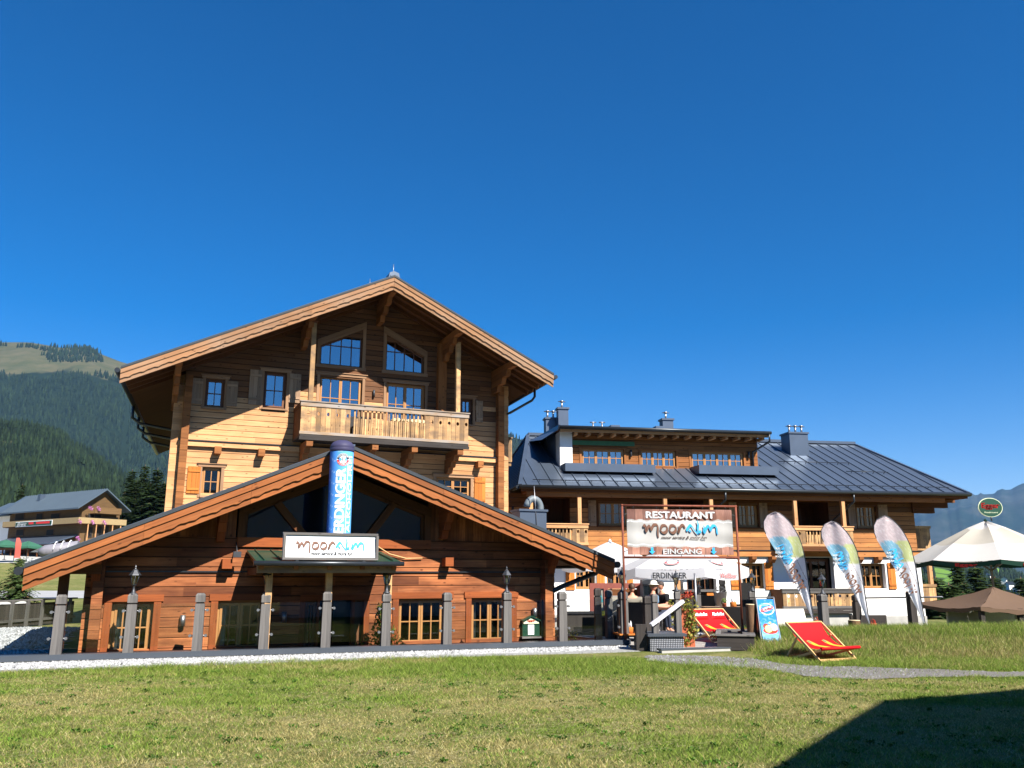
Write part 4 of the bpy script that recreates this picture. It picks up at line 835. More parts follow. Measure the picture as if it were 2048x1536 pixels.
# rooftop vent box with curved duct
vd = empty('roof_vent', AN.world(*[nA.hit(1058, 1040, 3.2)[0], 3.2], 0), YAW_F, label='grey sheet metal vent box with curved duct on the annex roof', cat='vent')
a, z = AN.hit(1058, 1040, 3.2); z0 = z; k = MB(); k.box(-.42, .42, -.3, .3, z0 - .9, AN.hit(1058, 1024, 3.2)[1]); k.box(-.46, .46, -.34, .34, AN.hit(1058, 1024, 3.2)[1] + .001, AN.hit(1058, 1022, 3.2)[1] + .03); k.build('housing', M['metal'], vd)
zt = AN.hit(1058, 1022, 3.2)[1]; k = MB(); k.tube([(.15 + .22 * math.cos(q) - .0, 0, zt + .08 + .28 * math.sin(q)) for q in np.linspace(-.3, math.pi * .95, 12)], .1, 12, sm=True); k.build('duct', M['duct'], vd)
k = MB(); k.tube([(.1, -.32, zt - .5), (.02, -.32, zt + .7)], .012, 6); k.build('guy_rod', M['steel'], vd)

# entrance canopy
cn0, cn1 = nA.hit(511, 1130, -1.7)[0], nA.hit(801, 1125, -1.7)[0]; zc = nA.hit(655, 1123, -1.7)[1]
cb = nA.hit(655, 1102, -.06)[1]
k = MB(); k.ext([(cn0, -1.72, zc - .03), (cn0, -.05, cb - .04), (cn0, -.05, cb), (cn0, -1.72, zc + .01)], (cn1 - cn0, 0, 0)); 
for i in range(9): a = cn0 + (cn1 - cn0) * (i + .5) / 9; k.bar((a, -1.7, zc + .03), (a, -.06, cb + .015), .02, .03)
cr = k.build('canopy_roof', M['green_metal'], an)
k = MB(); k.tube([(cn0 - .05, -1.78, zc - .04), (cn1 + .05, -1.78, zc - .04)], .05, 10); k.build('canopy_gutter', M['metal_dark'], an)
zbm = nA.hit(655, 1138, -1.6)[1]
k = MB(); k.box(cn0 + .05, cn1 - .08, -1.64, -1.5, zbm - .08, zbm + .07); k.build('canopy_beam', M['tan_board'], an)
for i in range(5): a = cn0 + .12 + (cn1 - cn0 - .25) * i / 4; k = MB(); k.bar((a, -1.7, zc - .1), (a, -.05, cb - .12), .09, .12); k.build('canopy_rafter', M['pale_dark'], an)
for x in (537, 657, 776): a = nA.hit(x, 1170, -1.2)[0]; k = MB(); k.box(a - .065, a + .065, -1.28, -1.15, -.0, zbm - .081); k.build('canopy_post', M['tan_board'], an)
k = MB(); k.bar((cn0 + .1, -1.5, zbm - .05), (cn0 + .1, -.02, zbm - .05), .12, .14); k.bar((cn1 - .14, -1.5, zbm - .05), (cn1 - .14, -.02, zbm - .05), .12, .14); k.build('canopy_side_beam', M['brown'], an)
# cable draped from the canopy
k = MB(); k.tube([(cn1 - .9, -.5, cb + .02), (cn1 - .4, -.3, cb + .05), (cn1 - .1, -.1, cb + .12), (cn1 + .2, -.06, cb - .05), (cn1 + .6, -.06, cb - .15), (cn1 + 1.0, -.06, cb - .14)], .013, 6)
o = k.build('cable', M['pine']); o.location = (AN.O[0], AN.O[1], -ZB); o.rotation_euler = (0, 0, YAW_F); tag(o, label='pale yellow cable draped from the canopy roof along the annex wall', cat='cable')
# ------------------------------------------------------------ ledge and balustrade
lg = MB(); o_ = FE
def fbox(mb, fr, a0, a1, d0, d1, z0, z1, mi=0): mb.obox(fr.world(a0, d0, z0), list(fr.d * (a1 - a0)) + [0], list(fr.e * (d1 - d0)) + [0], (0, 0, z1 - z0), mi)
ledge = empty('terrace_ledge', FE.world(0, 0, 0), YAW_L, label='long low concrete ledge capped in dark sheet metal in front of the annex', cat='ledge')
k = MB(); k.box(-3, LEN - .03, .03, .42, -.85, .155); k.build('wall', M['cream'], ledge)
k = MB(); k.box(-3, LEN, 0, .45, .158, .2); k.box(-3, LEN, -.0, .03, .1, .158); k.build('cap', M['cap'], ledge)
sd = empty('side_ledge', FE.world(LEN, .45, 0), YAW_L + R(14), label='short side ledge with dark metal cap running back from the corner post', cat='ledge')
k = MB(); k.box(-.42, -.02, .02, 2.2, -.85, .155); k.build('wall', M['cream'], sd); k = MB(); k.box(-.45, 0, .01, 2.25, .158, .2); k.build('cap', M['cap'], sd)
gb = empty('glass_balustrade', FE.world(0, .2, .2), YAW_L, label='glass balustrade between grey weathered wooden posts along the ledge', cat='balustrade')
def post_mesh(h=1.08, w=.19, kind=0):
    k = MB(); c = .03; hh = h - .2
    def sect(z, q): return [(-q, -q, z), (q, -q, z), (q, q, z), (-q, q, z)]
    pr = [(0, w / 2), (hh - .0, w / 2 * .93), (hh, w / 2 * .75), (hh + .03, w / 2 * .75), (hh + .031, w / 2 * .95), (h - .04, w / 2 * .95), (h, w / 2 * .6)]
    for (z0, q0), (z1, q1) in zip(pr[:-1], pr[1:]):
        A, B = sect(z0, q0), sect(z1, q1)
        for i in range(4): j = (i + 1) % 4; k.poly([A[i], A[j], B[j], B[i]], 1 if abs(q0 - q1) > .015 and z1 < h - .05 or z0 == hh else 0, (0, 0, 1), .5, (i * 3.1, 0))
    k.poly(sect(h, pr[-1][1]), 0, (1, 0, 0), .5)
    return k
px_post = [110, 255, 393, 527, 654, 779, 899, 1018, 1130, 1243]; A_ = []
yb = [1312, 1308, 1305, 1302, 1300, 1298, 1293, 1289, 1286, 1281]
for x, y in zip(px_post, yb): A_.append(FE.loc(G(x, y - 3, .2))[0])
pm = post_mesh(); pm_obj = None
for i, a in enumerate(A_):
    if pm_obj is None: pm_obj = pm.build('post', [M['grey_wood'], M['dark_grey_wood']], gb); o = pm_obj
    else: o = pm_obj.copy(); COL.objects.link(o)
    o.location = (a, 0, 0); o.rotation_euler = (0, 0, random.uniform(-.05, .05)); o.scale = (1, 1, random.uniform(.99, 1.03))
    for sx in (-1, 1):
        if (i == len(A_) - 1 and sx == 1): continue
        for z in (.28, .76):
            k = MB(); k.tube([(sx * .08, -.03, z), (sx * .135, -.03, z)], .014, 6); k.tube([(sx * .145, -.075, z), (sx * .145, .0, z)], .028, 10); k.build('clamp', M['steel'], o)
ends = [-2.2] + A_
for u, v in zip(ends[:-1], ends[1:]):
    k = MB(); k.box(u + .12, v - .12, -.046, -.034, .1, .9); k.build('glass_pane', M['clear'], gb)
# lanterns
def lantern():
    r = empty('post_lantern', (0, 0, 0)); k = MB()
    k.lathe([(.085, 0), (.075, .02), (.04, .05), (.022, .12), (.02, .17), (.035, .185), (.05, .2)], n=10); b = k.build('stem', M['iron'], r)
    k = MB()
    for q in range(6): a, a2 = q * math.pi / 3, (q + 1) * math.pi / 3; k.poly([(.05 * math.cos(a), .05 * math.sin(a), .2), (.05 * math.cos(a2), .05 * math.sin(a2), .2), (.085 * math.cos(a2), .085 * math.sin(a2), .38), (.085 * math.cos(a), .085 * math.sin(a), .38)])
    g = k.build('glass', M['lamp_glass'], r); k = MB()
    for q in range(6): a = q * math.pi / 3; k.tube([(.05 * math.cos(a), .05 * math.sin(a), .2), (.087 * math.cos(a), .087 * math.sin(a), .38)], .006, 4)
    k.lathe([(.115, .375), (.11, .39), (.06, .45), (.055, .47), (.02, .5), (.012, .52), (.02, .535), (.004, .57)], n=6, sm=False); k.build('cap', M['iron'], r)
    k = MB(); k.lathe([(.015, .2), (.02, .25), (.012, .31)], n=6); k.build('bulb', M['white_paint'], g); return r
L0 = lantern(); lgrp = 'black carriage lanterns on wooden posts'
def put_lantern(P, lab, sc=1.0, first=[True]):
    o = L0 if first[0] else copy_tree(L0); first[0] = False; o.location = [float(q) for q in P]; o.scale = (sc,) * 3; tag(o, label=lab, cat='lantern', group=lgrp); return o
for i, lab in ((1, 'lantern on the balustrade post in front of the narrow left annex window'), (3, 'lantern on the post under the left end of the green entrance canopy'), (5, 'lantern on the post under the right end of the green entrance canopy'), (7, 'lantern on the post in front of the rightmost annex window'), (9, 'lantern on the corner post where the balustrade ends')):
    put_lantern(FE.world(A_[i], .2, 1.27), lab)

# ------------------------------------------------------------ lettering and artwork
def text_mesh(body, w, h, italic=0, font_w=1.0):
    cu = bpy.data.curves.new('lettering', 'FONT'); cu.body = body; cu.align_x = 'CENTER'; cu.shear = italic; cu.offset = font_w * 0; cu.resolution_u = 3
    o = bpy.data.objects.new('tmp', cu); COL.objects.link(o); bpy.context.view_layer.update(); me = bpy.data.meshes.new_from_object(o.evaluated_get(bpy.context.evaluated_depsgraph_get())); bpy.data.objects.remove(o)
    V = np.array([v.co[:] for v in me.vertices]); lo, hi = V.min(0), V.max(0); V[:, 0] = (V[:, 0] - (lo[0] + hi[0]) / 2) / (hi[0] - lo[0]) * w; V[:, 1] = (V[:, 1] - (lo[1] + hi[1]) / 2) / (hi[1] - lo[1]) * h
    for v, c in zip(me.vertices, V): v.co = c
    return me
def text(name, body, w, h, mat, parent, fn, bold=0, italic=0):
    """fn maps (x, y) of the lettering plane to a point"""
    me = text_mesh(body, w, h, italic)
    if bold:
        bm = bmesh.new(); bm.from_mesh(me); n0 = list(bm.faces)
        for dx, dy in ((bold, 0), (-bold, 0), (0, bold * .6), (0, -bold * .6)):
            g = bmesh.ops.duplicate(bm, geom=n0 + list({v for f in n0 for v in f.verts}) + list({e for f in n0 for e in f.edges})); 
            bmesh.ops.translate(bm, verts=[v for v in g['geom'] if isinstance(v, bmesh.types.BMVert)], vec=(dx, dy, 0))
        bm.to_mesh(me); bm.free()
    me.name = name
    for i, v in enumerate(me.vertices): v.co = fn(v.co.x, v.co.y)
    me.materials.clear(); me.materials.append(M[mat]); o = bpy.data.objects.new(name, me); COL.objects.link(o); o.parent = parent; return o
def crom(P, n=8):
    P = [np.array(p, float) for p in P]; P = [2 * P[0] - P[1]] + P + [2 * P[-1] - P[-2]]; out = []
    for i in range(1, len(P) - 2):
        for t in np.linspace(0, 1, n, endpoint=False):
            a, b, c, d = P[i - 1:i + 3]; out.append(.5 * ((2 * b) + (-a + c) * t + (2 * a - 5 * b + 4 * c - d) * t * t + (-a + 3 * b - 3 * c + d) * t ** 3))
    out.append(P[-2]); return out
LOGO_B = [[(170, 222), (186, 206), (200, 222), (192, 258), (198, 262), (225, 218), (240, 216), (244, 240), (250, 250), (275, 206), (298, 200), (318, 206), (322, 240), (319, 290), (322, 330)],
          [(350, 245), (366, 212), (400, 208), (420, 228), (414, 262), (384, 282), (356, 270), (350, 245)], [(444, 245), (458, 212), (490, 208), (512, 228), (505, 262), (476, 282), (450, 270), (444, 245)],
          [(536, 215), (544, 245), (532, 280), (542, 262), (560, 220), (582, 202), (602, 212), (600, 232)]]
LOGO_C = [[(622, 262), (640, 232), (662, 206), (680, 212), (700, 245), (722, 272), (745, 292)], [(648, 258), (664, 262), (668, 268)], [(742, 158), (748, 200), (740, 250), (752, 272), (776, 262)],
          [(806, 206), (812, 238), (804, 272), (816, 266), (840, 222), (862, 212), (868, 240), (874, 252), (896, 214), (922, 206), (942, 222), (944, 262), (948, 296)]]
def ribbon(mb, path, fn, wd=26, ang=1.15, dx=0, dy=0):
    P = crom(path); nb = np.array([math.cos(ang), math.sin(ang)]) * wd / 2; L = []
    for i, p in enumerate(P):
        t = P[min(i + 1, len(P) - 1)] - P[max(i - 1, 0)]; t = t / (np.linalg.norm(t) + 1e-9); n = np.array([-t[1], t[0]]); s = 1 if n @ nb >= 0 else -1
        o = nb * .8 * (abs(n @ nb) / (np.linalg.norm(nb)) * .6 + .4) * s + n * wd * .16; e = math.sin(math.pi * min(1, (i + 1.5) / 5) / 2) * math.sin(math.pi * min(1, (len(P) - i + .5) / 5) / 2)
        L.append((p + o * e + (dx, dy), p - o * e + (dx, dy)))
    rows = [[fn(a[0], a[1]), fn(b[0], b[1])] for a, b in L]; mb.grid(rows, sm=False)
def logo(parent, fn, fs):
    """fn(x, y, lift) of logo coordinates 170..950, 150..330"""
    for nm, strokes, top, sh in (('brown_letters', LOGO_B, 'brown_paint', 'darkbrown_paint'), ('blue_letters', LOGO_C, 'cyan_paint', 'darkcyan_paint')):
        k = MB(); [ribbon(k, s, lambda x, y: fn(x, y, fs), dx=3, dy=4) for s in strokes]; o = k.build(nm + '_shade', M[sh], parent)
        k = MB(); [ribbon(k, s, lambda x, y: fn(x, y, fs * 2)) for s in strokes]; k.build(nm, M[top], parent)

# house sign on the canopy
sgL, sgR = AN.hit(565, 1093, -1.72)[0], AN.hit(755, 1093, -1.72)[0]; sgz0, sgz1 = AN.hit(660, 1120, -1.72)[1], AN.hit(660, 1066, -1.72)[1]
sg = empty('house_sign', AN.world((sgL + sgR) / 2, -1.78, sgz0), YAW_F, label='white framed name board with brown and blue lettering on the entrance canopy', cat='sign')
SW, SHH = (sgR - sgL) / 2, sgz1 - sgz0; lean = .06
k = MB(); k.ext([(-SW, 0, 0), (SW, 0, 0), (SW, lean, SHH), (-SW, lean, SHH)], (0, .04, 0)); k.build('board', M['white_board'], sg)
k = MB()
for (x0, x1, z0, z1) in ((-SW, SW, 0, .05), (-SW, SW, SHH - .05, SHH), (-SW, -SW + .05, .05, SHH - .05), (SW - .05, SW, .05, SHH - .05)): k.box(x0, x1, -.035 + lean * z0 / SHH, .05, z0, z1)
k.build('sign_frame', M['grey_wood'], sg)
sx = 2 * (SW - .05) / 1040; fl_ = lambda x, y, l: ((x - 568) * sx, -.002 - l * 2 + lean * ((375 - y) * sx + .06) / SHH, .055 + (375 - y) * sx * .98)
logo(sg, fl_, .003)
text('tagline', 'moor service & more fun', 480 * sx, 42 * sx, 'ink', sg, lambda x, y: fl_(575 + x / sx, 332 - y / sx, .004), bold=.003, italic=.35)
k = MB(); [k.box(s - .03, s + .03, -.02, .5, -.08, -.005) for s in (-SW * .7, SW * .7)]; k.build('bracket', M['iron'], sg)

# inflatable column
cz0, cz1 = AN.hit(680, 1066, -1.32)[1] - .45, AN.hit(680, 881, -1.32)[1]; ca = AN.hit(680, 980, -1.32)[0]; CR = (AN.hit(703.5, 980, -1.32)[0] - AN.hit(657, 980, -1.32)[0]) / 2 * 1.0
cl = empty('inflatable_column', AN.world(ca, -1.36, cz0), YAW_F, label='tall blue inflatable advertising column with white lettering behind the house sign', cat='inflatable'); ch_ = cz1 - cz0
rows = []; C = []; nz, nt = 90, 72; body = MB(); hb_ = ch_ - .26
for i in range(nz + 1):
    z = hb_ * i / nz; row = []
    for j in range(nt):
        q = 2 * math.pi * j / nt; row.append((CR * math.cos(q), CR * math.sin(q), z)); s_ = (q * CR)
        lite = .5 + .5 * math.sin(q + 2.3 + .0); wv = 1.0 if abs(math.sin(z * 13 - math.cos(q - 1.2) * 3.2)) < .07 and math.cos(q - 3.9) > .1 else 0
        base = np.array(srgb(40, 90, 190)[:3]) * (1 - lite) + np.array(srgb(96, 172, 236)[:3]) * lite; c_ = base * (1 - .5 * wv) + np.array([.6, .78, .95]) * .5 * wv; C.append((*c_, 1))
    rows.append(row)
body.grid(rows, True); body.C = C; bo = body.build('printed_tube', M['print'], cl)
k = MB(); k.lathe([(CR * 1.02, hb_), (CR * 1.05, hb_ + .03), (CR * 1.05, hb_ + .07), (CR * 1.02, hb_ + .09), (CR * 1.04, hb_ + .1), (CR * .98, hb_ + .15), (CR * .8, hb_ + .21), (CR * .45, hb_ + .25), (.01, hb_ + .262)], n=32); k.build('top_cap', M['navy'], cl)
k = MB(); k.lathe([(CR * .99, -.01), (CR * 1.03, .0), (CR * 1.03, .06), (CR, .08)], n=32); k.build('base_ring', M['navy'], cl)
def wrap(q0, r): return lambda x, y: (r * math.cos(q0 + x / CR), r * math.sin(q0 + x / CR), y)
def curved_text(name, body_, lw, lh, mat, q0, zc, bold):
    me = text_mesh(body_, lw, lh); bm = bmesh.new(); bm.from_mesh(me)
    for v in bm.verts: x, y = v.co.x, v.co.y; v.co = (-y, x, 0)
    for off in np.arange(-.2, .21, .03): bmesh.ops.bisect_plane(bm, geom=bm.verts[:] + bm.edges[:] + bm.faces[:], plane_co=(off, 0, 0), plane_no=(1, 0, 0))
    if bold:
        n0 = list(bm.faces)
        for dx, dy in ((bold * .5, 0), (-bold * .5, 0), (0, bold), (0, -bold)):
            g = bmesh.ops.duplicate(bm, geom=n0 + list({v for f in n0 for v in f.verts}) + list({e for f in n0 for e in f.edges})); bmesh.ops.translate(bm, verts=[v for v in g['geom'] if isinstance(v, bmesh.types.BMVert)], vec=(dx, dy, 0))
    r = CR + .006
    for v in bm.verts: q = q0 + v.co.x / CR; v.co = (r * math.cos(q), r * math.sin(q), zc + v.co.y)
    bm.to_mesh(me); bm.free(); me.materials.clear(); me.materials.append(M[mat]); me.name = name; o = bpy.data.objects.new(name, me); COL.objects.link(o); o.parent = cl
zt0 = .5
curved_text('brand_lettering', 'ERDINGER', 1.36, .2, 'white_paint', -1.80, .43 + .68, .012)
curved_text('side_lettering', 'ALKOHOLFREI', 1.6, .1, 'white_paint', -.95, .45 + .81, .004)
k = MB(); r = CR + .004; q = -1.22; k.grid([[(r * math.cos(q + s), r * math.sin(q + s), z) for s in (-.022, .022)] for z in np.linspace(.42, 1.9, 20)]); k.build('lettering_rule', M['white_paint'], cl)
def emblem(parent, fn, r, name='emblem', squash=1):
    """round badge: dark upper ring, red lower ring, white middle with an ear of wheat"""
    g = empty(name, (0, 0, 0)); bpy.data.objects.remove(g)
    root = MB(); n = 36
    def ring(r0, r1, a0, a1, lift): 
        k = MB(); k.grid([[fn(r * rr * math.cos(a), r * rr * math.sin(a) * squash, lift) for rr in (r0, r1)] for a in np.linspace(a0, a1, n)], sm=False); return k
    o = ring(0.001, 1, 0, 2 * math.pi, .002).build(name, M['white_paint'], parent)
    ring(.62, .96, .12, math.pi - .12, .004).build('badge_upper_ring', M['grey_paint'], o); ring(.62, .96, math.pi + .05, 2 * math.pi - .05, .004).build('badge_lower_ring', M['red_paint'], o)
    k = MB()
    for i in range(5):
        for s in (-1, 1): y = -.32 + i * .15; k.grid([[fn(r * (s * .04 + s * .14 * u), r * (y + .1 * u) * squash, .005), fn(r * (s * .04 + s * .14 * u), r * (y + .1 * u + .08) * squash, .005)] for u in (0, 1)], sm=False)
    k.build('badge_wheat', M['grey_paint'], o)
    for wd, a_m, mt, fl2 in (('ERDINGER', math.pi / 2, 'white_paint', 1), ('WEISSBRÄU', -math.pi / 2, 'white_paint', -1)):
        def f2(x, y): a = a_m - fl2 * x / (r * .8); rr = r * .79 + fl2 * y; return fn(rr * math.cos(a), rr * math.sin(a) * squash, .006)
        text('badge_text', wd, r * 1.75, r * .2, mt, o, f2)
    return o
q0e = -1.78 + .12; zce = hb_ - .19
emblem(cl, lambda x, y, l: ((CR + .004 + l) * math.cos(q0e + x / CR), (CR + .004 + l) * math.sin(q0e + x / CR), zce + y), .135)

# restaurant banner in its tube frame
pL, pR = AT(1246.5, 1100, 20.3), AT(1476, 1100, 20.65); BF = Frame(pL, math.atan2(pR[1] - pL[1], pR[0] - pL[0])); BW = float(np.linalg.norm((pR - pL)[:2]))
bz = BF.hit(1360, 1012)[1]; bz1 = BF.hit(1360, 1115)[1]
bn = empty('restaurant_banner', BF.world(0, 0, 0), BF.yaw, label='restaurant entrance banner laced into a tall rusty tube frame', cat='banner')
k = MB(); 
for a in (0, BW): k.tube([(a, 0, .0 if a == 0 else .36), (a, 0, bz + .03)], .026, 10)
k.tube([(-.03, 0, bz), (BW + .03, 0, bz)], .028, 10); k.tube([(0, 0, bz1), (BW, 0, bz1)], .028, 10); k.build('tube_frame', M['rusty'], bn)
for a in (0, BW): k = MB(); k.lathe([(.12, 0), (.12, .02), (.05, .04), (.035, .14)], c=(a, 0, 0 if a == 0 else .345), n=12); k.build('foot_plate', M['rusty'], bn)
x0, zt = BF.hit(1251, 1018); x1, zb0 = BF.hit(1467, 1110); x0 += .02
bw, bh2 = x1 - x0, zt - zb0; nu, nv = 220, 110; C = []; rows = []
P1, P2 = np.array(srgb(104, 70, 60)[:3]), np.array(srgb(150, 108, 92)[:3]); PW = np.array(srgb(174, 172, 168)[:3])
for i in range(nv + 1):
    v = i / nv; row = []
    for j in range(nu + 1):
        u = j / nu; row.append((x0 + bw * u, -.02 + .012 * math.sin(u * 9 + v * 3) + .008 * math.sin(v * 14 + u * 5), zb0 + bh2 * v)); e1 = .765 + .012 * math.sin(u * 60) + .008 * math.sin(u * 23); e0 = .17 + .012 * math.sin(u * 47 + 1)
        if v > e1 or v < e0:
            pk = int(u * 13 + (.5 if v < .5 else 0)); fr = (u * 13 + (.5 if v < .5 else 0)) % 1; rr = (pk * 0.618 + .3 * (v < .5)) % 1; c = P1 * (1 - rr) + P2 * rr
            c = c * (.8 + .4 * float(vnoise(u * 260, v * 12, 1, 3))); c = c * (.35 if fr < .04 else 1); c = c * (1.35 if v < .5 else 1)
        else:
            st = float(vnoise(u * 9, v * 5, 1, 5)); ed = max(0, 1 - min(u, 1 - u) / .09) * .3 + (max(0, .5 - abs(u - .52) * 9) * .35) * (1 if v < .4 else .4); c = PW * (1 - .22 * max(0, st - .5) - ed)
            if abs(v - (e1 - .045)) < .006 or abs(v - (e0 + .05)) < .006: c = np.array([.85, .85, .85])
        C.append((*np.clip(c, 0, 1), 1))
    rows.append(row)
k = MB(); k.grid(rows); k.C = C; k.build('banner_sheet', M['print'], bn)
k = MB()
for u in np.linspace(.06, .94, 5): k.tube([(x0 + bw * u, -.01, zt), (x0 + bw * u + .02, -.01, bz)], .008, 5); k.tube([(x0 + bw * u, -.01, zb0), (x0 + bw * u + .02, -.01, bz1)], .008, 5)
for v in (.1, .5, .9): k.tube([(x0, -.01, zb0 + bh2 * v), (0, -.0, zb0 + bh2 * v - .05)], .008, 5); k.tube([(x1, -.01, zb0 + bh2 * v), (BW, -.0, zb0 + bh2 * v - .05)], .008, 5)
k.build('lacing', M['iron'], bn)
bl = lambda cx_, cy_: (lambda x, y: (x0 + bw * cx_ + x, -.047, zb0 + bh2 * cy_ + y))
text('heading', 'RESTAURANT', bw * .65, bh2 * .145, 'white_paint', bn, bl(.505, .875), bold=.009)
text('entrance_word', 'EINGANG', bw * .36, bh2 * .11, 'white_paint', bn, bl(.51, .075), bold=.005)
s2 = bw * .71 / 790; fb_ = lambda x, y, l: (x0 + bw * .5 + (x - 560) * s2, -.038 - l * 2, zb0 + bh2 * .56 + (245 - y) * s2)
logo(bn, fb_, .003); text('tagline', 'moor service & moor fun', bw * .43, bh2 * .06, 'darkbrown_paint', bn, bl(.53, .38), italic=.35, bold=.003)
for u in (.225, .805):
    k = MB(); A = lambda x, y: (x0 + bw * u + x, -.049, zb0 + bh2 * .085 + y); h_ = bh2 * .075; k.poly([A(-.03, h_), A(-.03, -h_ * .1), A(.03, -h_ * .1), A(.03, h_)]); k.poly([A(-.075, -h_ * .1), A(0, -h_), A(.075, -h_ * .1)]); k.build('arrow', M['cyan_paint'], bn)

# ------------------------------------------------------------ feather flags
def feather(name, base, tipL, tilt_px, D, label, seed):
    bx, by = base; P0 = AT(bx, by, D); r = empty(name, P0, R(random.uniform(-4, 4)), label=label, cat='flag', group='white feather flags planted on the grass bank')
    # outline measured on the first flag, scaled to the others
    s = tilt_px; mpp = D / FP
    er_ = [(0, 0), (-4, 60), (-7, 113), (-13, 153), (-20, 172), (-28, 187), (-40, 203), (-52, 212), (-62, 215)]
    el_ = [(0, 0), (-13, 32), (-28, 66), (-50, 110), (-72, 150), (-81, 166), (-86, 182), (-85, 196), (-77, 209), (-62, 215)]
    qs = list(215 * (1 - (1 - np.linspace(0, 1, 60)) ** 1.6)); xr = np.interp(qs, [p[1] for p in er_], [p[0] for p in er_]); xl = np.interp(qs, [p[1] for p in el_], [p[0] for p in el_])
    Rr = [np.array((a_ * s, -q_ * s)) for a_, q_ in zip(xr, qs)]; Ll = [np.array((a_ * s, -q_ * s)) for a_, q_ in zip(xl, qs)]
    nu = 40; rows = []; C = []; top = 1
    for i in range(len(Rr)):
        row = []
        for j in range(nu + 1):
            u = j / nu; p = np.array(Rr[i]) * (1 - u) + np.array(Ll[i]) * u; x, z = p[0] * mpp, -p[1] * mpp; y = .035 * math.sin(u * 6 + z * 4 + seed) * math.sin(math.pi * u) + .03 * math.sin(z * 3 + seed + u * 8) * math.sin(math.pi * u)
            row.append((x, y, z)); q = -p[1] / s; px_, py_ = p[0] / s, q
            c = np.array([.88, .88, .92])
            if q > 122: 
                c = np.array(srgb(206, 190, 192)[:3]) * (.9 + .3 * float(vnoise(px_ * .5, q * .5, 1, 2)))
                if (px_ + 28) ** 2 + (q - 140) ** 2 * .8 < 24 ** 2: c = np.array(srgb(200, 208, 146)[:3])
            if (px_ + 58) ** 2 + (q - 138) ** 2 < 28 ** 2 and q > 100:
                c = np.array(srgb(128, 180, 204)[:3]) if q > 122 else np.array(srgb(110, 190, 236)[:3])
            if q > 122 and px_ < -8 and float(vnoise(px_ * .7 + 40, q * .7, 1, 7)) > .78: c = c * .6 + .35
            C.append((*c, 1))
        rows.append(row)
    k = MB(); k.grid(rows); k.C = C; k.build('sail', M['print_cloth'], r)
    k = MB(); pole = [(.012, .0, -.25), (.012, 0, 0)] + [((p[0] * mpp + .012), 0, -p[1] * mpp) for p in Rr[3::4]] + [(p[0] * mpp, 0, -p[1] * mpp) for p in Ll[::-1][1:24:3]]
    k.tube(pole, [.016] * 8 + [.01] * (len(pole) - 8), 8); k.build('pole', M['iron'], r)
    # lettering running down the sail, as seen from the back (mirrored)
    ax = np.array([-55 * s * mpp, 150 * s * mpp]); bx_ = np.array([-17 * s * mpp, 60 * s * mpp]); L = np.linalg.norm(ax - bx_); dr = (bx_ - ax) / L; nr = np.array([dr[1], -dr[0]]); w_ = L * .98 / 790
    f = lambda x, y, l: (float(ax[0] + dr[0] * (960 - x) * w_ + nr[0] * (y - 245) * w_ * 1.35), -.05 - l, float(ax[1] + dr[1] * (960 - x) * w_ + nr[1] * (y - 245) * w_ * 1.35))
    for nm, strokes, mt in (('brown_letters', LOGO_B, 'brown_paint'), ('blue_letters', LOGO_C, 'cyan_paint')):
        k = MB(); [ribbon(k, q, lambda x, y: f(x, y, .002)) for q in strokes]; k.build(nm, M[mt], r)
    def ft(off): return lambda x, y: (float(ax[0] + dr[0] * (L * .5 - x) + nr[0] * (off + y)), -.052, float(ax[1] + dr[1] * (L * .5 - x) + nr[1] * (off + y)))
    text('tagline', 'moor service & moor fun', L * .8, .05, 'brown_paint', r, ft(.17), italic=.3); text('web_address', 'www.mooralm.com', L * .7, .035, 'brown_paint', r, ft(-.2))
    for i, (t_, w2) in enumerate((('ALM', .1), ('GENUSS', .2), ('MOORALM', .26))):
        text('small_print', t_, w2, .05, 'white_paint', r, lambda x, y, i=i: (-72 * s * mpp + .14 + .03 * i - x * -1, -.04, (142 - i * 8) * s * mpp + y))
    return r
feather('feather_flag', (1627, 1243), 0, 1.0, 23.3, 'leaning feather flag directly behind the front red deck chair', 0)
feather('feather_flag', (1738, 1247), 0, .93, 22.6, 'leaning feather flag beside the sawn tree stump, right of the lower balcony', 2)
feather('feather_flag', (1850, 1252), 0, 1.0, 23.5, 'leaning feather flag at the white house corner next to the big parasol', 4)

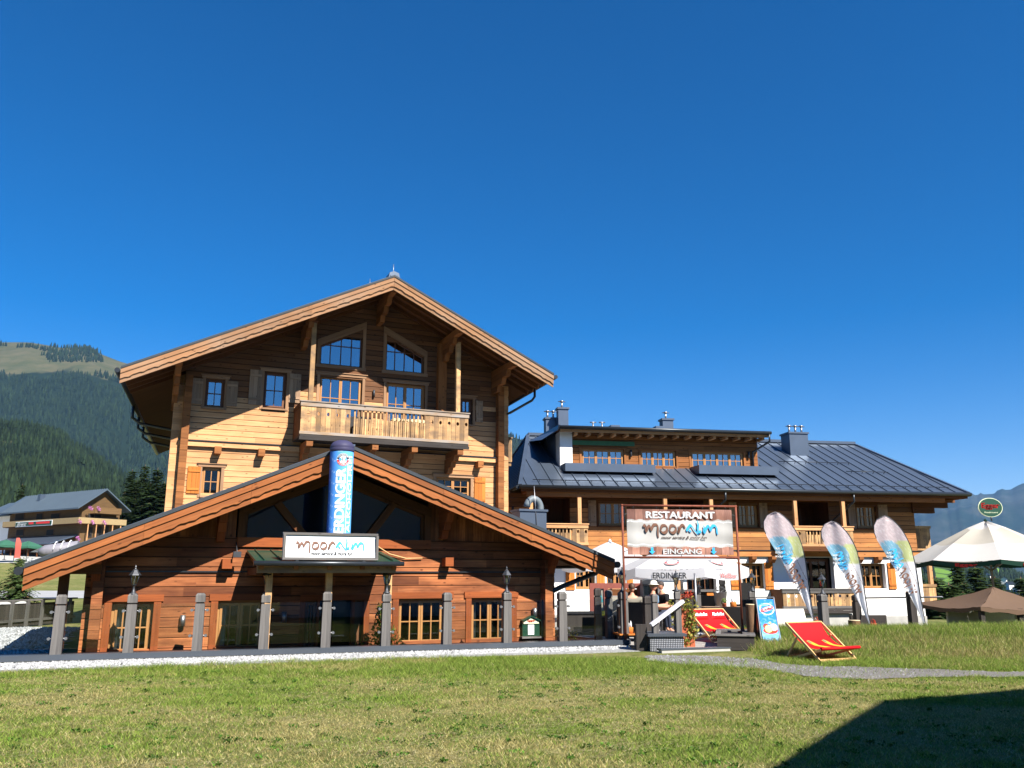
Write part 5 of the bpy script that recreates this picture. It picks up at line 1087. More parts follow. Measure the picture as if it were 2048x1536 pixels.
# ------------------------------------------------------------ red deck chairs
def deck_chair(name, P, rz, W, s, label, pillows):
    r = empty(name, P, rz, label=label, cat='deck chair', group='double red canvas deck chairs'); r.scale = (s, s, s); h = W / 2
    # coordinates: x across, y depth (negative towards the viewer), z up
    A0, A1 = np.array((0, -.45, .0)), np.array((0, .55, .80)); B0, B1 = np.array((0, .45, .02)), np.array((0, -.5, .27))
    for sx in (-1, 1):
        k = MB(); k.bar(A0 + (sx * h, 0, 0), A1 + (sx * h, 0, 0), .03, .055, up=(0, 1, 0)); k.build('leg', M['pine'], r)
        k = MB(); k.bar(B0 + (sx * (h - .06), 0, 0), B1 + (sx * (h - .06), 0, 0), .03, .05, up=(0, 1, 0)); k.build('leg', M['pine'], r)
        k = MB(); k.bar((sx * (h - .03), .62, .03), (sx * (h - .03), .22, .53), .025, .045, up=(0, 1, 0)); k.build('strut', M['pine'], r)
    k = MB(); k.bar(A1 + (-h, 0, 0), A1 + (h, 0, 0), .05, .05); k.bar(A0 + (-h, .03, .03), A0 + (h, .03, .03), .04, .05); k.bar(B1 + (-h - .06, 0, 0), B1 + (h + .06, 0, 0), .04, .04); k.bar((-h, .62, .05), (h, .62, .05), .04, .04); k.build('cross_rail', M['pine'], r)
    n = 16; prof = []
    for i in range(n + 1):
        t = i / n; p = (1 - t) ** 2 * np.array((0, .52, .80)) + 2 * t * (1 - t) * np.array((0, .2, .17)) + t * t * np.array((0, -.53, .29)); prof.append(p)
    k = MB(); k.grid([[p + (-h + .03 + (2 * h - .06) * j / 12, 0, 0) for j in range(13)] for p in prof]); k.build('canvas', M['red'], r)
    k = MB(); k.tube([(-h - .05, -.53, .29), (h + .05, -.53, .29)], .035, 10); k.build('canvas_hem', M['red'], r)
    def on(x, t, l=.006): i = t * n; a = int(min(i, n - 1)); p = prof[a] * (1 - (i - a)) + prof[a + 1] * (i - a); d_ = prof[a + 1] - prof[a]; nn = np.array((0, d_[2], -d_[1])); nn /= np.linalg.norm(nn); nn = nn if nn[2] > 0 else -nn; return p + (x, 0, 0) + nn * l
    for c in (-h * .45, h * .42):   # abstract orange motif
        for (mt, pts, l) in (('amber_paint', [(-.08, .42), (.02, .4), (.08, .5), (.12, .6), (.2, .72), (.3, .9), (.16, .8), (.06, .68), (-.02, .6), (-.06, .5)], .008), ('grey_paint2', [(-.06, .42), (.0, .4), (.04, .47), (.0, .52), (-.06, .48)], .012)):
            k = MB(); k.poly([on(c + x, t, l) for x, t in pts]); k.build('canvas_motif', M[mt], r)
    if pillows:
        for c in (-h * .5, h * .48):
            k = MB(); rows = []
            for i in range(9):
                a = math.pi * i / 8; rows.append([on(c + (j / 8 - .5) * h * .86, .04 + .2 * (1 - math.cos(a)) / 2, .01 + .055 * math.sin(a) * (1 - abs(j / 4 - 1) ** 4)) for j in range(9)])
            k.grid(rows); hr = k.build('head_pillow', M['red'], r)
            text('pillow_lettering', 'Almdudler', h * .7, .1, 'white_paint', hr, lambda x, y, c=c: on(c + x, .14 - y / 1.3, .075), bold=.008, italic=.2)
    return r
M['amber_paint'] = flat('amber_print', srgb(240, 160, 40), .6); M['grey_paint2'] = flat('sage_print', srgb(110, 120, 80), .6)
g0 = G(1641, 1316, 0.01)
g0 = G(1665, 1324, .01); deck_chair('deck_chair', (g0[0] - .04, g0[1] + .36, H(g0[0], g0[1]) + .01), R(27), 1.12, .85, 'double red deck chair on the grass beside the ice cream sign', False)
g0 = G(1450, 1284, .03); deck_chair('deck_chair', (g0[0] - .05, g0[1] + .33, .045), R(27), 1.22, .92, 'double red deck chair with headrests on the terrace under the banner', True)

# ice cream A-board
gA = G(1545, 1298, .03); ab = empty('ice_cream_sign', (gA[0], gA[1] + .1, H(gA[0], gA[1])), R(-4), label='blue ice cream A-board on the grass left of the front red deck chair', cat='sandwich board')
aw, ah = .2, 1.0; nu, nv = 50, 130; rows = []; C = []
for i in range(nv + 1):
    v = i / nv; row = []
    for j in range(nu + 1):
        u = j / nu; row.append((-aw + 2 * aw * u - .03 * (v - .5) * 2, -.05 + .22 * v, .06 + .92 * v)); x, y = (u - .5) * .42, (v - .5)
        nz_ = float(vnoise(u * 9 + v * 4, v * 30, 1, 4)); c = np.array(srgb(20, 130, 214)[:3]) * (1 - max(0, .35 - v) * 1.6) + np.array(srgb(150, 214, 240)[:3]) * max(0, .5 - v) * 1.5
        c = c + (.12 if nz_ > .72 else 0)
        e = ((x) / .17) ** 2 + ((y - .27) / .14) ** 2
        if .75 < e < 1.05 or (e < 1.3 and .06 < (y - .27) + x * 1.2 < .0): c = np.array([.75, .88, .95])
        e2 = ((x * .9 + (y - .27) * .25) / .155) ** 2 + ((y - .27 - x * .35) / .055) ** 2
        if e2 < 1: c = np.array([.85, .85, .87])
        if .68 < e2 < 1: c = np.array(srgb(220, 50, 60)[:3])
        if ((x + .04) / .09) ** 2 + ((y - .37) / .03) ** 2 < 1: c = np.array(srgb(120, 200, 240)[:3])
        for cx_, cy_, r_, cc in ((-.0, -.28, .17, (206, 60, 30)), (-.09, -.14, .07, (150, 70, 50)), (.09, -.16, .085, (236, 190, 200)), (-.04, -.2, .085, (240, 226, 150)), (.02, -.06, .03, (220, 180, 110))):
            if cy_ == -.28: inside = (x / .17) ** 2 + ((y + .24) / .08) ** 2 < 1 and y < -.17
            else: inside = (x - cx_) ** 2 + (y - cy_) ** 2 < r_ ** 2
            if inside: c = np.array(srgb(*cc)[:3]) * (.85 + .3 * nz_)
        C.append((*np.clip(c, 0, 1), 1))
    rows.append(row)
k = MB(); k.grid(rows); k.C = C; k.build('poster', M['print'], ab)
text('poster_lettering', 'Schöller', .25, .06, 'red_paint', ab, lambda x, y: (x - .015, -.05 + .22 * (.77 + x * .35 + y) - .008, .06 + .92 * (.77 + x * .35 + y)), bold=.002, italic=.3)
k = MB()
for sy, tp in ((-.06, -.05), (.5, .27)):
    for sx_ in (-1, 1): k.bar((sx_ * (aw + .012), sy, 0), (sx_ * (aw + .0) - .03, .18, 1.03), .02, .02, up=(0, 1, 0))
k.bar((-aw - .03, .18, 1.03), (aw - .03, .18, 1.03), .03, .03); k.build('board_frame', M['steel'], ab)
k = MB(); k.ext([(-aw, -.044, .05), (aw, -.044, .05), (aw - .03, .176, .99), (-aw - .03, .176, .99)], (0, .012, .0)); k.ext([(-aw, .48, .05), (aw, .48, .05), (aw - .03, .2, .99), (-aw - .03, .2, .99)], (0, .012, 0)); k.poly([(-aw - .008, -.04, .06), (-aw - .008, .48, .06), (-aw - .038, .2, .99), (-aw - .038, .17, .99)]); k.build('backing', M['green_metal'], ab)

# menu case on the annex wall
a0, a1, z0, z1 = AN.rect(1045, 1233, 1079, 1272, -.1); mc = empty('menu_case', AN.world((a0 + a1) / 2, -.1, z0), YAW_F, label='green menu case with gabled cream header on the annex wall', cat='menu case'); wv = (a1 - a0) / 2; hv = z1 - z0
k = MB(); k.box(-wv, wv, 0, .1, 0, hv * .62); k.build('case', M['green_metal'], mc)
k = MB(); k.box(-wv * .38, wv * .34, -.012, -.002, .03, hv * .58); k.build('menu_sheet', M['white_board'], mc)
M['cream_paint'] = flat('cream_header', srgb(222, 228, 190), .6)
k = MB(); k.ext([(-wv * .9, -.02, hv * .63), (wv * .9, -.02, hv * .63), (wv * .9, -.02, hv * .8), (0, -.02, hv * .98), (-wv * .9, -.02, hv * .8)], (0, .1, 0)); k.build('header', M['cream_paint'], mc)
k = MB(); k.bar((-wv * 1.05, .02, hv * .78), (0, .02, hv * 1.02), .16, .025); k.bar((wv * 1.05, .02, hv * .78), (0, .02, hv * 1.02), .16, .025); k.build('case_roof', M['green_metal'], mc)
k = MB(); k.box(-wv * 1.15, wv * 1.15, -.06, .1, -.05, -.005); k.build('shelf', M['grey_wood'], mc)
text('brand_lettering', 'Egger', wv * .9, hv * .14, 'red_paint', mc, lambda x, y: (x, -.026, hv * .78 + y), bold=.004)
# ------------------------------------------------------------ guest house on the right
ZG = .85
gh = empty('guest_house', (GH.O[0], GH.O[1], -ZG), R(9.7), label='long guest house with white ground floor, timber upper floor and slate metal hip roof', cat='guest house')
gA = Loc(GH, ZG)
gl, gr = gA.hit(1012, 1040)[0], gA.hit(1829, 1040)[0]
zw = gA.hit(1500, 1112)[1]                         # top of the white floor
ze = (gA.hit(1043, 971, -1.3)[1] + gA.hit(1937, 986, -1.3)[1]) / 2; el, er = gA.hit(1040, 972, -1.3)[0], gA.hit(1937, 986, -1.3)[0]
RD = 5.5; rr_, zr1 = gA.hit(1708, 888, RD); rl_, zr2 = gA.hit(1056, 872, RD); zr = (zr1 + zr2) / 2
BD = 12.3
# windows of the upper floor
zt1 = gA.hit(1500, 1007)[1]; zb1 = gA.hit(1500, 1054)[1]
upw = [gA.rect(1197, 1004, 1256, 1054)[:2] + (zb1, zt1), gA.rect(1476, 1008, 1516, 1054)[:2] + (zb1, zt1), gA.rect(1713, 1010, 1752, 1054)[:2] + (zb1, zt1)]
fz = gA.hit(1500, 1082)[1]; lt = gA.hit(1500, 1000)[1]
log = [gA.rect(1068, 1000, 1140, 1082)[:2] + (fz, lt), gA.rect(1335, 1000, 1408, 1082)[:2] + (fz, lt), gA.rect(1594, 1000, 1658, 1082)[:2] + (fz, lt)]
k = MB(); planks(k, lambda z: (gl, gr), zw, ze - .15, .2, upw + log, 0, maxlen=6, alt=lambda z: 2 if random.random() < (z - upw[0][2] - .1) / .9 else 0); k.build('timber_wall', [M['honey'], M['gap'], M['eave_shade']], gh)  # upper rows mixed with browner boards that carry the eave shade in their colour
k = MB(); k.box(gr - .0, gr + .02, .15, 11, zw, ze); k.build('side_wall', M['honey'], gh); k = MB(); k.box(gl - .02, gl, .15, 11, zw, ze); k.build('side_wall', M['honey'], gh)
def holed(mb, a0, a1, z0, z1, holes, d, mi=0, rev=.3):
    A = sorted({a0, a1} | {h for q in holes for h in q[:2]}); Z = sorted({z0, z1} | {h for q in holes for h in q[2:]})
    for u, v in zip(A[:-1], A[1:]):
        for p, q in zip(Z[:-1], Z[1:]):
            um, pm = (u + v) / 2, (p + q) / 2
            if any(h[0] < um < h[1] and h[2] < pm < h[3] for h in holes): continue
            mb.poly([(u, d, p), (v, d, p), (v, d, q), (u, d, q)], mi)
    for h in holes:
        mb.poly([(h[0], d, h[2]), (h[0], d + rev, h[2]), (h[0], d + rev, h[3]), (h[0], d, h[3])], mi); mb.poly([(h[1], d, h[2]), (h[1], d, h[3]), (h[1], d + rev, h[3]), (h[1], d + rev, h[2])], mi)
        mb.poly([(h[0], d, h[2]), (h[1], d, h[2]), (h[1], d + rev, h[2]), (h[0], d + rev, h[2])], mi); mb.poly([(h[0], d, h[3]), (h[0], d + rev, h[3]), (h[1], d + rev, h[3]), (h[1], d, h[3])], mi)
zt0 = gA.hit(1740, 1127)[1]; zb0 = gA.hit(1740, 1177)[1]
low = [gA.rect(1150, 1130, 1190, 1176)[:2] + (zb0, zt0), gA.rect(1212, 1130, 1250, 1176)[:2] + (zb0, zt0), gA.rect(1482, 1131, 1529, 1178)[:2] + (zb0, zt0), gA.rect(1721, 1127, 1769, 1176)[:2] + (zb0, zt0)]
dl = [gA.rect(1306, 1140, 1318, 1180)[:2] + (zb0 - .9, zt0 + .1), gA.rect(1372, 1140, 1431, 1190)[:2] + (zb0 - .9, zt0 + .1), gA.rect(1590, 1122, 1667, 1190)[:2] + (zb0 - 1.0, zt0 + .25)]
glw = gA.hit(1010, 1150)[0]
k = MB(); holed(k, glw, gr, gA.hit(1790, 1232)[1], zw - .02, low + dl, -.1); k.poly([(gr, -.1, 0), (gr, 11, 0), (gr, 11, zw), (gr, -.1, zw)]); k.build('rendered_wall', M['white_wall'], gh)
k = MB(); k.box(glw, gr + .03, -.14, .2, 0, gA.hit(1790, 1232)[1] - .01); k.build('plinth', M['concrete'], gh)
k = MB(); k.box(gl + .2, gr - .2, 1.6, 1.7, 0, ze); k.box(gl + .2, gr - .2, .6, 1.6, zw - .05, zw + .02); k.build('interior', M['dark'], gh)
for q in upw: window(gh, *q, n=2, cols=2, rows=2, fm='frame', sm='brown', pane='pane_blue')
for q in low: window(gh, *q, d=0, n=2, cols=2, rows=2, fm='frame', sur=0, rec=.15, curtain=.2)
for x0, y0, x1, y1, m_ in ((1176, 1004, 1192, 1054, 'shutter'), (1458, 1007, 1473, 1055, 'shutter'), (1519, 1009, 1535, 1056, 'shutter'), (1696, 1009, 1711, 1055, 'shutter'), (1756, 1010, 1775, 1057, 'shutter')):
    a0, a1, z0, z1 = gA.rect(x0, y0, x1, y1); shutter(gh, a0, a1, zb1 - .03, zt1 + .03, 0, m_)
for x0, x1 in ((1459, 1480), (1527, 1544), (1708, 1720), (1773, 1788), (1130, 1148), (1192, 1208), (1252, 1264)):
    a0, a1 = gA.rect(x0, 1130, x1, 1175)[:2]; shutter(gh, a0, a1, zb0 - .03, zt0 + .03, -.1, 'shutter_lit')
# loggias with dark glazed doors
for q in log:
    k = MB(); k.box(q[0] - .02, q[0], .0, 1.3, q[2], q[3]); k.box(q[1], q[1] + .02, 0, 1.3, q[2], q[3]); k.box(q[0], q[1], 1.3, 1.35, q[2], q[3]); k.box(q[0], q[1], .0, 1.3, q[3], q[3] + .03); k.box(q[0] - .1, q[1] + .1, -.03, 0, q[3] - .06, q[3] + .1); k.build('loggia', M['brown'], gh)
    w_ = (q[1] - q[0]); window(gh, q[0] + w_ * .05, q[0] + w_ * .55, q[2] + .03, q[3] - .25, d=1.15, n=1, cols=2, rows=3, sur=0, fm='frame_brown', rec=.0, name='loggia_door')
for q in dl:
    window(gh, q[0] + .06, q[1] - .06, q[2] + .02, q[3] - .06, d=.2, n=2 if q[1] - q[0] > .6 else 1, cols=2, rows=3, sur=0, fm='frame_brown', rec=.05, name='terrace_door')
# belt, beam ends and posts
k = MB(); k.box(gl, gr + .05, -.22, .0, zw - .02, zw + .22); k.build('belt_beam', M['honey'], gh); k = MB(); k.box(gl, gr + .06, -.26, -.0, zw + .223, zw + .255); k.build('belt_flashing', M['metal_dark'], gh)
for x in (1499, 1538, 1300, 1350, 1400, 1440, 1711, 1748, 1785, 1200, 1240):
    a = gA.hit(x, 1115)[0]; k = MB(); k.ext([(a - .1, -.5, zw - .02), (a - .1, -.5, zw - .15), (a - .1, -.3, zw - .3), (a - .1, -.1, zw - .3), (a - .1, -.1, zw - .02)], (.2, 0, 0)); k.build('beam_end', M['pale_dark'], gh)
k = MB(); k.box(el + .3, er - 1.1, -1.15, -1.0, ze - .42, ze - .2); k.build('eave_beam', M['pale_dark'], gh)
for x in (1062, 1159, 1331, 1423, 1591, 1687): a = gA.hit(x, 1030, -1.1)[0]; k = MB(); k.box(a - .075, a + .075, -1.15, -1.0, fz, ze - .42); k.build('eave_post', M['pale'], gh)
# balconies
for (x0, x1, seg) in ((1065, 1176, ((0, .24, 'bars'), (.26, .72, 'bars'), (.72, 1, 'board'))), (1325, 1428, ((0, 1, 'board'),)), (1588, 1707, ((0, .2, 'board'), (.2, .8, 'bars'), (.8, 1, 'board')))):
    a0, a1 = gA.hit(x0, 1075, -1.2)[0], gA.hit(x1, 1075, -1.2)[0]; zt_, zf2 = gA.hit(1650, 1053, -1.2)[1], gA.hit(1650, 1093, -1.2)[1]
    ballrail(gh, a0, a1, zf2, zt_, -1.2, 0, [(a0 + (a1 - a0) * s0, a0 + (a1 - a0) * s1, kd) for s0, s1, kd in seg], ('tan_board', 'pale', 'brown', 'brown'))
a0, a1 = gA.hit(1566, 1195, -1.2)[0], gA.hit(1713, 1195, -1.2)[0]; zt_, zf2 = gA.hit(1650, 1178, -1.2)[1], gA.hit(1650, 1217, -1.2)[1]
ballrail(gh, a0, a1, zf2, zt_, -1.2, -.1, [(a0, a0 + (a1 - a0) * .42, 'board'), (a0 + (a1 - a0) * .42, a0 + (a1 - a0) * .7, 'bars'), (a0 + (a1 - a0) * .7, a1, 'board')], ('tan_board', 'grey_wood', 'brown', 'dark_grey_wood'))
k = MB(); k.box(a0 + .2, a1 - .2, -1.1, -.15, 0, zf2 - .22); k.build('balcony_base', M['concrete'], gh)
for (zt_, zf2) in ((gA.hit(1845, 1053, 1)[1], gA.hit(1845, 1096, 1)[1]), (gA.hit(1845, 1168, 1)[1], gA.hit(1845, 1205, 1)[1])):
    k = MB(); ar = gr + 1.15
    for i in range(5): k.box(gr + .25 + i * .18, gr + .42 + i * .18, .6, .63, zf2, zt_ - .1)
    for i in range(9): k.box(ar - .03, ar, .65 + i * .18, .82 + i * .18, zf2, zt_ - .1)
    k.box(gr, ar + .03, .56, .66, zt_ - .12, zt_); k.box(ar - .06, ar + .03, .66, 2.4, zt_ - .12, zt_); k.box(gr, ar + .02, .58, 2.4, zf2 - .12, zf2); k.box(gr + .02, gr + .12, .55, .65, zf2 - .1, zt_ + .5); k.build('end_balcony', M['tan_board'], gh)
k = MB(); a = gr + 1.0; k.box(a - .08, a + .08, .62, .78, gA.hit(1845, 1168, 1)[1], gA.hit(1845, 1096, 1)[1] - .12); k.build('eave_post', M['pale'], gh)
for (zz, l) in ((ze - .3, 2.1), (ze - .55, 1.7), (ze - .8, 1.0)): k = MB(); k.box(gr - .1, gr + l, -.1, .15, zz - .02, zz + .22); k.build('purlin', M['brown'], gh)
for i in range(3): k = MB(); k.box(gr, er - .2 - .0, -.1 + 1.8 * (i + 1), .08 + 1.8 * (i + 1), ze - .3, ze - .12); k.build('purlin', M['brown'], gh)
# roof: two long faces and two hips in slate coloured sheet
EF, EB = -1.3, BD
quads = {'front': [(el, EF, ze), (er, EF, ze), (rr_, RD, zr), (rl_, RD, zr)], 'right': [(er, EF, ze), (er, EB, ze), (rr_, RD, zr)], 'back': [(er, EB, ze), (el, EB, ze), (rl_, RD, zr), (rr_, RD, zr)], 'left': [(el, EB, ze), (el, EF, ze), (rl_, RD, zr)]}
k = MB()
for q in quads.values(): k.poly(q); k.poly([(p[0], p[1], p[2] - .1) for p in q[::-1]], 1)
k.build('roof', [M['metal'], M['brown']], gh)
k = MB(); s_ = (zr - ze) / (RD - EF); a = el + .3
while a < er - .2:
    lim = min(RD, EF + (RD - EF) * (a - el) / (rl_ - el) if a < rl_ else RD, EF + (RD - EF) * (er - a) / (er - rr_) if a > rr_ else RD)
    k.bar((a, EF, ze + .02), (a, lim, ze + .02 + s_ * (lim - EF)), .022, .045); a += .56
k.build('standing_seams', M['metal'], gh); kr = MB(); k = MB()
d = EF + .4; pass
while d < EB - .3:
    t_ = (d - EF) / (RD - EF) if d < RD else (EB - d) / (EB - RD); k.bar((el, d, ze + .02), (el + (rl_ - el) * t_, d, ze + .02 + (zr - ze) * t_), .03, .05)
    kr.bar((er, d, ze + .02), (er + (rr_ - er) * t_, d, ze + .02 + (zr - ze) * t_), .03, .05); d += .56
k.build('standing_seams', M['metal'], gh); kr.build('standing_seams', M['metal'], gh)
k = MB(); k.bar((rl_, RD, zr + .06), (rr_, RD, zr + .06), .3, .14)
for p in ((el, EF), (er, EF), (el, EB), (er, EB)): k.bar((p[0], p[1], ze + .03), (rl_ if p[0] == el else rr_, RD, zr + .04), .16, .06)
k.build('ridge_cap', M['metal'], gh)
for dd, a0, a1 in ((EF + .35, el + .6, er - .7), (EF + 3.4, gA.hit(1560, 930, 2)[0], er - 3.6), (EF + 1.8 + .4, gA.hit(1690, 945, 1)[0], er - 2.4)):
    k = MB(); zz = ze + s_ * (dd - EF); k.tube([(a0, dd, zz + .12), (a1, dd, zz + .12)], .018, 6)
    a = a0 + .3
    while a < a1: k.bar((a, dd + .12, zz + .03), (a, dd, zz + .13), .02, .02); a += .56
    k.build('snow_rail', M['metal_dark'], gh)
k = MB(); k.tube([(el - .05, EF - .08, ze - .06), (er + .05, EF - .08, ze - .06)], .085, 10); k.tube([(er + .08, EF, ze - .06), (er + .08, EB, ze - .06)], .085, 8); k.tube([(el - .08, EF, ze - .06), (el - .08, EB, ze - .06)], .085, 8); k.build('gutter', M['metal_dark'], gh)
k = MB(); k.box(el + .05, er - .05, EF + .02, EF + .06, ze - .24, ze - .06); k.box(er - .1, er - .06, EF + .06, EB, ze - .24, ze - .06); k.build('eave_board', M['brown'], gh)
k = MB(); a = el + .3
while a < er - .3: k.box(a, a + .12, EF + .1, 0, ze - .26, ze - .1); a += .9
k.build('rafters', M['pale_dark'], gh)
for x, dx in ((1450, -.55), (1706, -.55)):
    a = gA.hit(x, 990, EF)[0]; downpipe(gh, [(a, EF - .05, ze - .1), (a, EF - .05, ze - .45), (a + dx, -.25, ze - 1.3), (a + dx, -.12, ze - 1.6), (a + dx + .05, -.12, fz - .2)], .05)
# dormer
dl0, dr0 = gA.hit(1142, 900, 1.15)[0], gA.hit(1514, 900, 1.15)[0]; DD_ = 1.15
zdb = ze + s_ * (DD_ - EF); zdt = gA.hit(1330, 866, .55)[1]
wd = [gA.rect(1163, 898, 1248, 928, DD_)[:2], gA.rect(1281, 900, 1352, 934, DD_)[:2], gA.rect(1382, 903, 1487, 934, DD_)[:2]]
zq0, zq1 = gA.hit(1320, 936, DD_)[1], gA.hit(1320, 901, DD_)[1]
k = MB(); planks(k, lambda z: (dl0, dr0), zdb - .1, zdt + .0, .19, [(q[0], q[1], zq0, zq1) for q in wd], DD_, th=.1, maxlen=5); k.build('dormer_wall', [M['pale_dark'], M['gap']], gh)
dlo = gA.hit(1119, 900, 1.0)[0]; k = MB(); k.box(dlo, dl0, DD_ - .25, DD_ + .6, zdb - .4, zdt); k.build('dormer_pier', M['white_wall'], gh)
k = MB(); k.poly([(dlo - .01, DD_ + .6, zdb), (dlo - .01, RD, zr - .1), (dlo - .01, RD, zdt + .2), (dlo - .01, DD_ + .6, zdt)]); k.build('dormer_cheek', M['metal'], gh); k = MB(); k.box(dr0, dr0 + .04, DD_, RD, zdb - .4, zdt); k.build('dormer_cheek', M['metal'], gh)
k = MB(); k.box(dl0 + .1, dr0 - .1, DD_ + 1.0, DD_ + 1.05, zdb - .3, zdt); k.build('dormer_interior', M['dark'], gh)
for q, n in zip(wd, (3, 3, 4)): window(gh, q[0], q[1], zq0, zq1, d=DD_, n=n, cols=2, rows=2, rec=.06, sur=.09, fm='frame', pane='pane_blue', sm='pale_dark', head=False, name='dormer_window')
r0, r1 = gA.hit(1118, 858, .4)[0], gA.hit(1540, 868, .4)[0]
k = MB(); k.ext([(r0, .35, zdt + .12), (r0, RD + .2, zdt + .42), (r0, RD + .2, zdt + .3), (r0, .35, zdt + .02)], (r1 - r0, 0, 0)); 
k.ext([(r0 - .55, .35 + 1.2, zdt - .3), (r0 - .05, .5, zdt + .0), (r0 - .02, .35, zdt + .2), (r0 - .02, RD, zdt + .45), (r0 - .55, RD, zdt + .2)], (.05, 0, 0)); k.build('dormer_roof', M['metal'], gh)
k = MB(); k.tube([(r0, .28, zdt + .1), (r1, .28, zdt + .1)], .075, 8); k.build('dormer_gutter', M['metal_dark'], gh)
k = MB(); k.box(r0 + .05, r1 - .1, .4, .45, zdt - .1, zdt + .02); k.build('dormer_fascia', M['pale'], gh)
k = MB(); k.box(r0, r1, .46, DD_ + .1, zdt - .0, zdt + .02); k.build('dormer_soffit', M['brown'], gh)
for i in range(16): a = dl0 + .1 + (r1 - dl0 - .4) * i / 15.0; k = MB(); k.box(a - .06, a + .06, .5, DD_, zdt - .2, zdt - .07); k.build('rafter_end', M['pale'], gh)
downpipe(gh, [(r1 - .1, .28, zdt + .08), (r1 - .1, .28, zdt - .3), (r1 - .6, DD_ - .1, zdt - .7), (r1 - .6, DD_ - .1, zdb + .1)], .05)
for x0, x1, y0, y1 in ((1130, 1310, 928, 944), (1397, 1556, 932, 949)):
    a0, a1 = gA.hit(x0, 936, .1)[0], gA.hit(x1, 936, .1)[0]; z0, z1 = gA.hit((x0 + x1) / 2, y1, .1)[1], gA.hit((x0 + x1) / 2, y0, .1)[1]; k = MB(); k.ext([(a0, .03, z0), (a0, .03, z1), (a0, 1.1, z1 + .02), (a0, 1.1, z0 + .1)], (a1 - a0, 0, 0)); k.build('snow_guard', M['metal'], gh)
a0, a1, z0, z1 = gA.rect(1142, 882, 1269, 891, DD_ - .1); k = MB(); k.box(a0, a1, DD_ - .1, DD_ - .07, z0, z1 + .0); 
M['green_banner'] = flat('green_banner', srgb(58, 104, 70), .8); M['dark_green'] = flat('dark_green_letters', srgb(20, 46, 34), .8); bo_ = k.build('roof_banner', M['green_banner'], gh)
for x0, x1, y0, y1, dd, lab in ((1092, 1118, 838, 876, 3.6, 2), (1117, 1140, 818, 872, 3.0, 1), (1326, 1350, 840, 870, 3.6, 1), (1580, 1620, 867, 910, 3.4, 3)):
    a0, a1 = gA.hit(x0, (y0 + y1) / 2, dd)[0], gA.hit(x1 - 3, (y0 + y1) / 2, dd)[0]; zt_ = gA.hit(x0, y0, dd)[1]; w2 = (a1 - a0)
    k = MB(); k.box(a0, a1, dd, dd + w2 * .9, ze + s_ * 3, zt_); k.box(a0 - .05, a1 + .05, dd - .05, dd + w2 * .9 + .05, zt_ + .002, zt_ + .09); cm_ = k.build('chimney', M['metal'], gh)
    for j in range(lab):
        k = MB(); xx = a0 + w2 * (j + .5) / lab; k.tube([(xx, dd + .3, zt_ + .05), (xx, dd + .3, zt_ + .4)], .05, 8); k.tube([(xx - .17, dd + .3, zt_ + .42), (xx + .17, dd + .3, zt_ + .42)], .025, 6); k.tube([(xx, dd + .3, zt_ + .4), (xx, dd + .3, zt_ + .47)], .09, 8); k.build('flue', M['steel'], cm_)
for x in (1186, 1204):
    a, z = gA.hit(x, 846, 3.2); k = MB(); k.tube([(a, 3.2, zdt + .2), (a, 3.2, z)], .04, 8); k.tube([(a - .15, 3.2, z + .03), (a + .15, 3.2, z + .03)], .03, 6); k.build('flue', M['steel'], gh)
a0, a1, z0, z1 = gA.rect(1222, 850, 1240, 858, 3.2); k = MB(); k.box(a0, a1, 3.2, 3.9, zdt + .2, z1); k.build('roof_hatch', M['metal'], gh)
a0, a1, z0, z1 = gA.rect(1312, 852, 1328, 860, 3.4); k = MB(); k.box(a0, a1, 3.4, 3.9, zdt + .2, z1); k.build('roof_hatch', M['metal'], gh)
for x, y in ((1025, 1020), (1261, 907), (1496, 910)): a, z = gA.hit(x, y, DD_ if y < 950 else 0); dd = DD_ if y < 950 else 0; k = MB(); k.tube([(a, dd - .08, z - .15), (a, dd - .08, z + .15)], .05, 8); k.build('wall_lamp', M['iron'], gh)

# ------------------------------------------------------------ terrace
deck = [FE.world(12.85, -1.2)[:2], FE.world(15.45, -1.2)[:2], (5.6, 20.3), (6.1, 24), (7.0, 37.5), (1.3, 37), (1.0, 30), (1.6, 24), FE.world(12.9, .4)[:2]]
t = NT('deck_boards'); br = t.new('TexBrick'); br.inputs['Scale'].default_value = 1; br.inputs['Brick Width'].default_value = 3; br.inputs['Row Height'].default_value = .14; br.inputs['Mortar Size'].default_value = .006
br.inputs['Color1'].default_value = srgb(170, 164, 156); br.inputs['Color2'].default_value = srgb(150, 144, 138); br.inputs['Mortar'].default_value = srgb(70, 66, 62); t.l.new(t.obj(), br.inputs['Vector']); t.base(br.outputs[0], .8, 0, .2); M['deck'] = t.m
def polyslab(name, P, z0, z1, mat, **tags): k = MB(); k.ext([(p[0], p[1], z0) for p in P], (0, 0, z1 - z0)); return k.build(name, M[mat], **tags)
polyslab('terrace_deck', deck, -.3, .032, 'deck', kind='structure')
low_t = [FE.world(1.7, .44)[:2], FE.world(12.3, .44)[:2], (1.5, 24), (1.0, 31), AN.world(cR + .1, 11)[:2], AN.world(cR + .1, .1)[:2], AN.world(cL, .1)[:2]]
polyslab('sunken_terrace', low_t, -.9, -.84, 'concrete', kind='structure')
kerb = empty('entrance_kerb', FE.world(12.8, -1.32), YAW_L, label='low concrete kerb with dark top edge at the terrace entrance', cat='kerb')
k = MB(); k.box(0, 2.75, 0, .14, -.15, .07); k.build('concrete_strip', M['concrete'], kerb); k = MB(); k.box(-.02, 2.8, -.01, .18, .072, .1); k.build('edge_sheet', M['cap'], kerb)
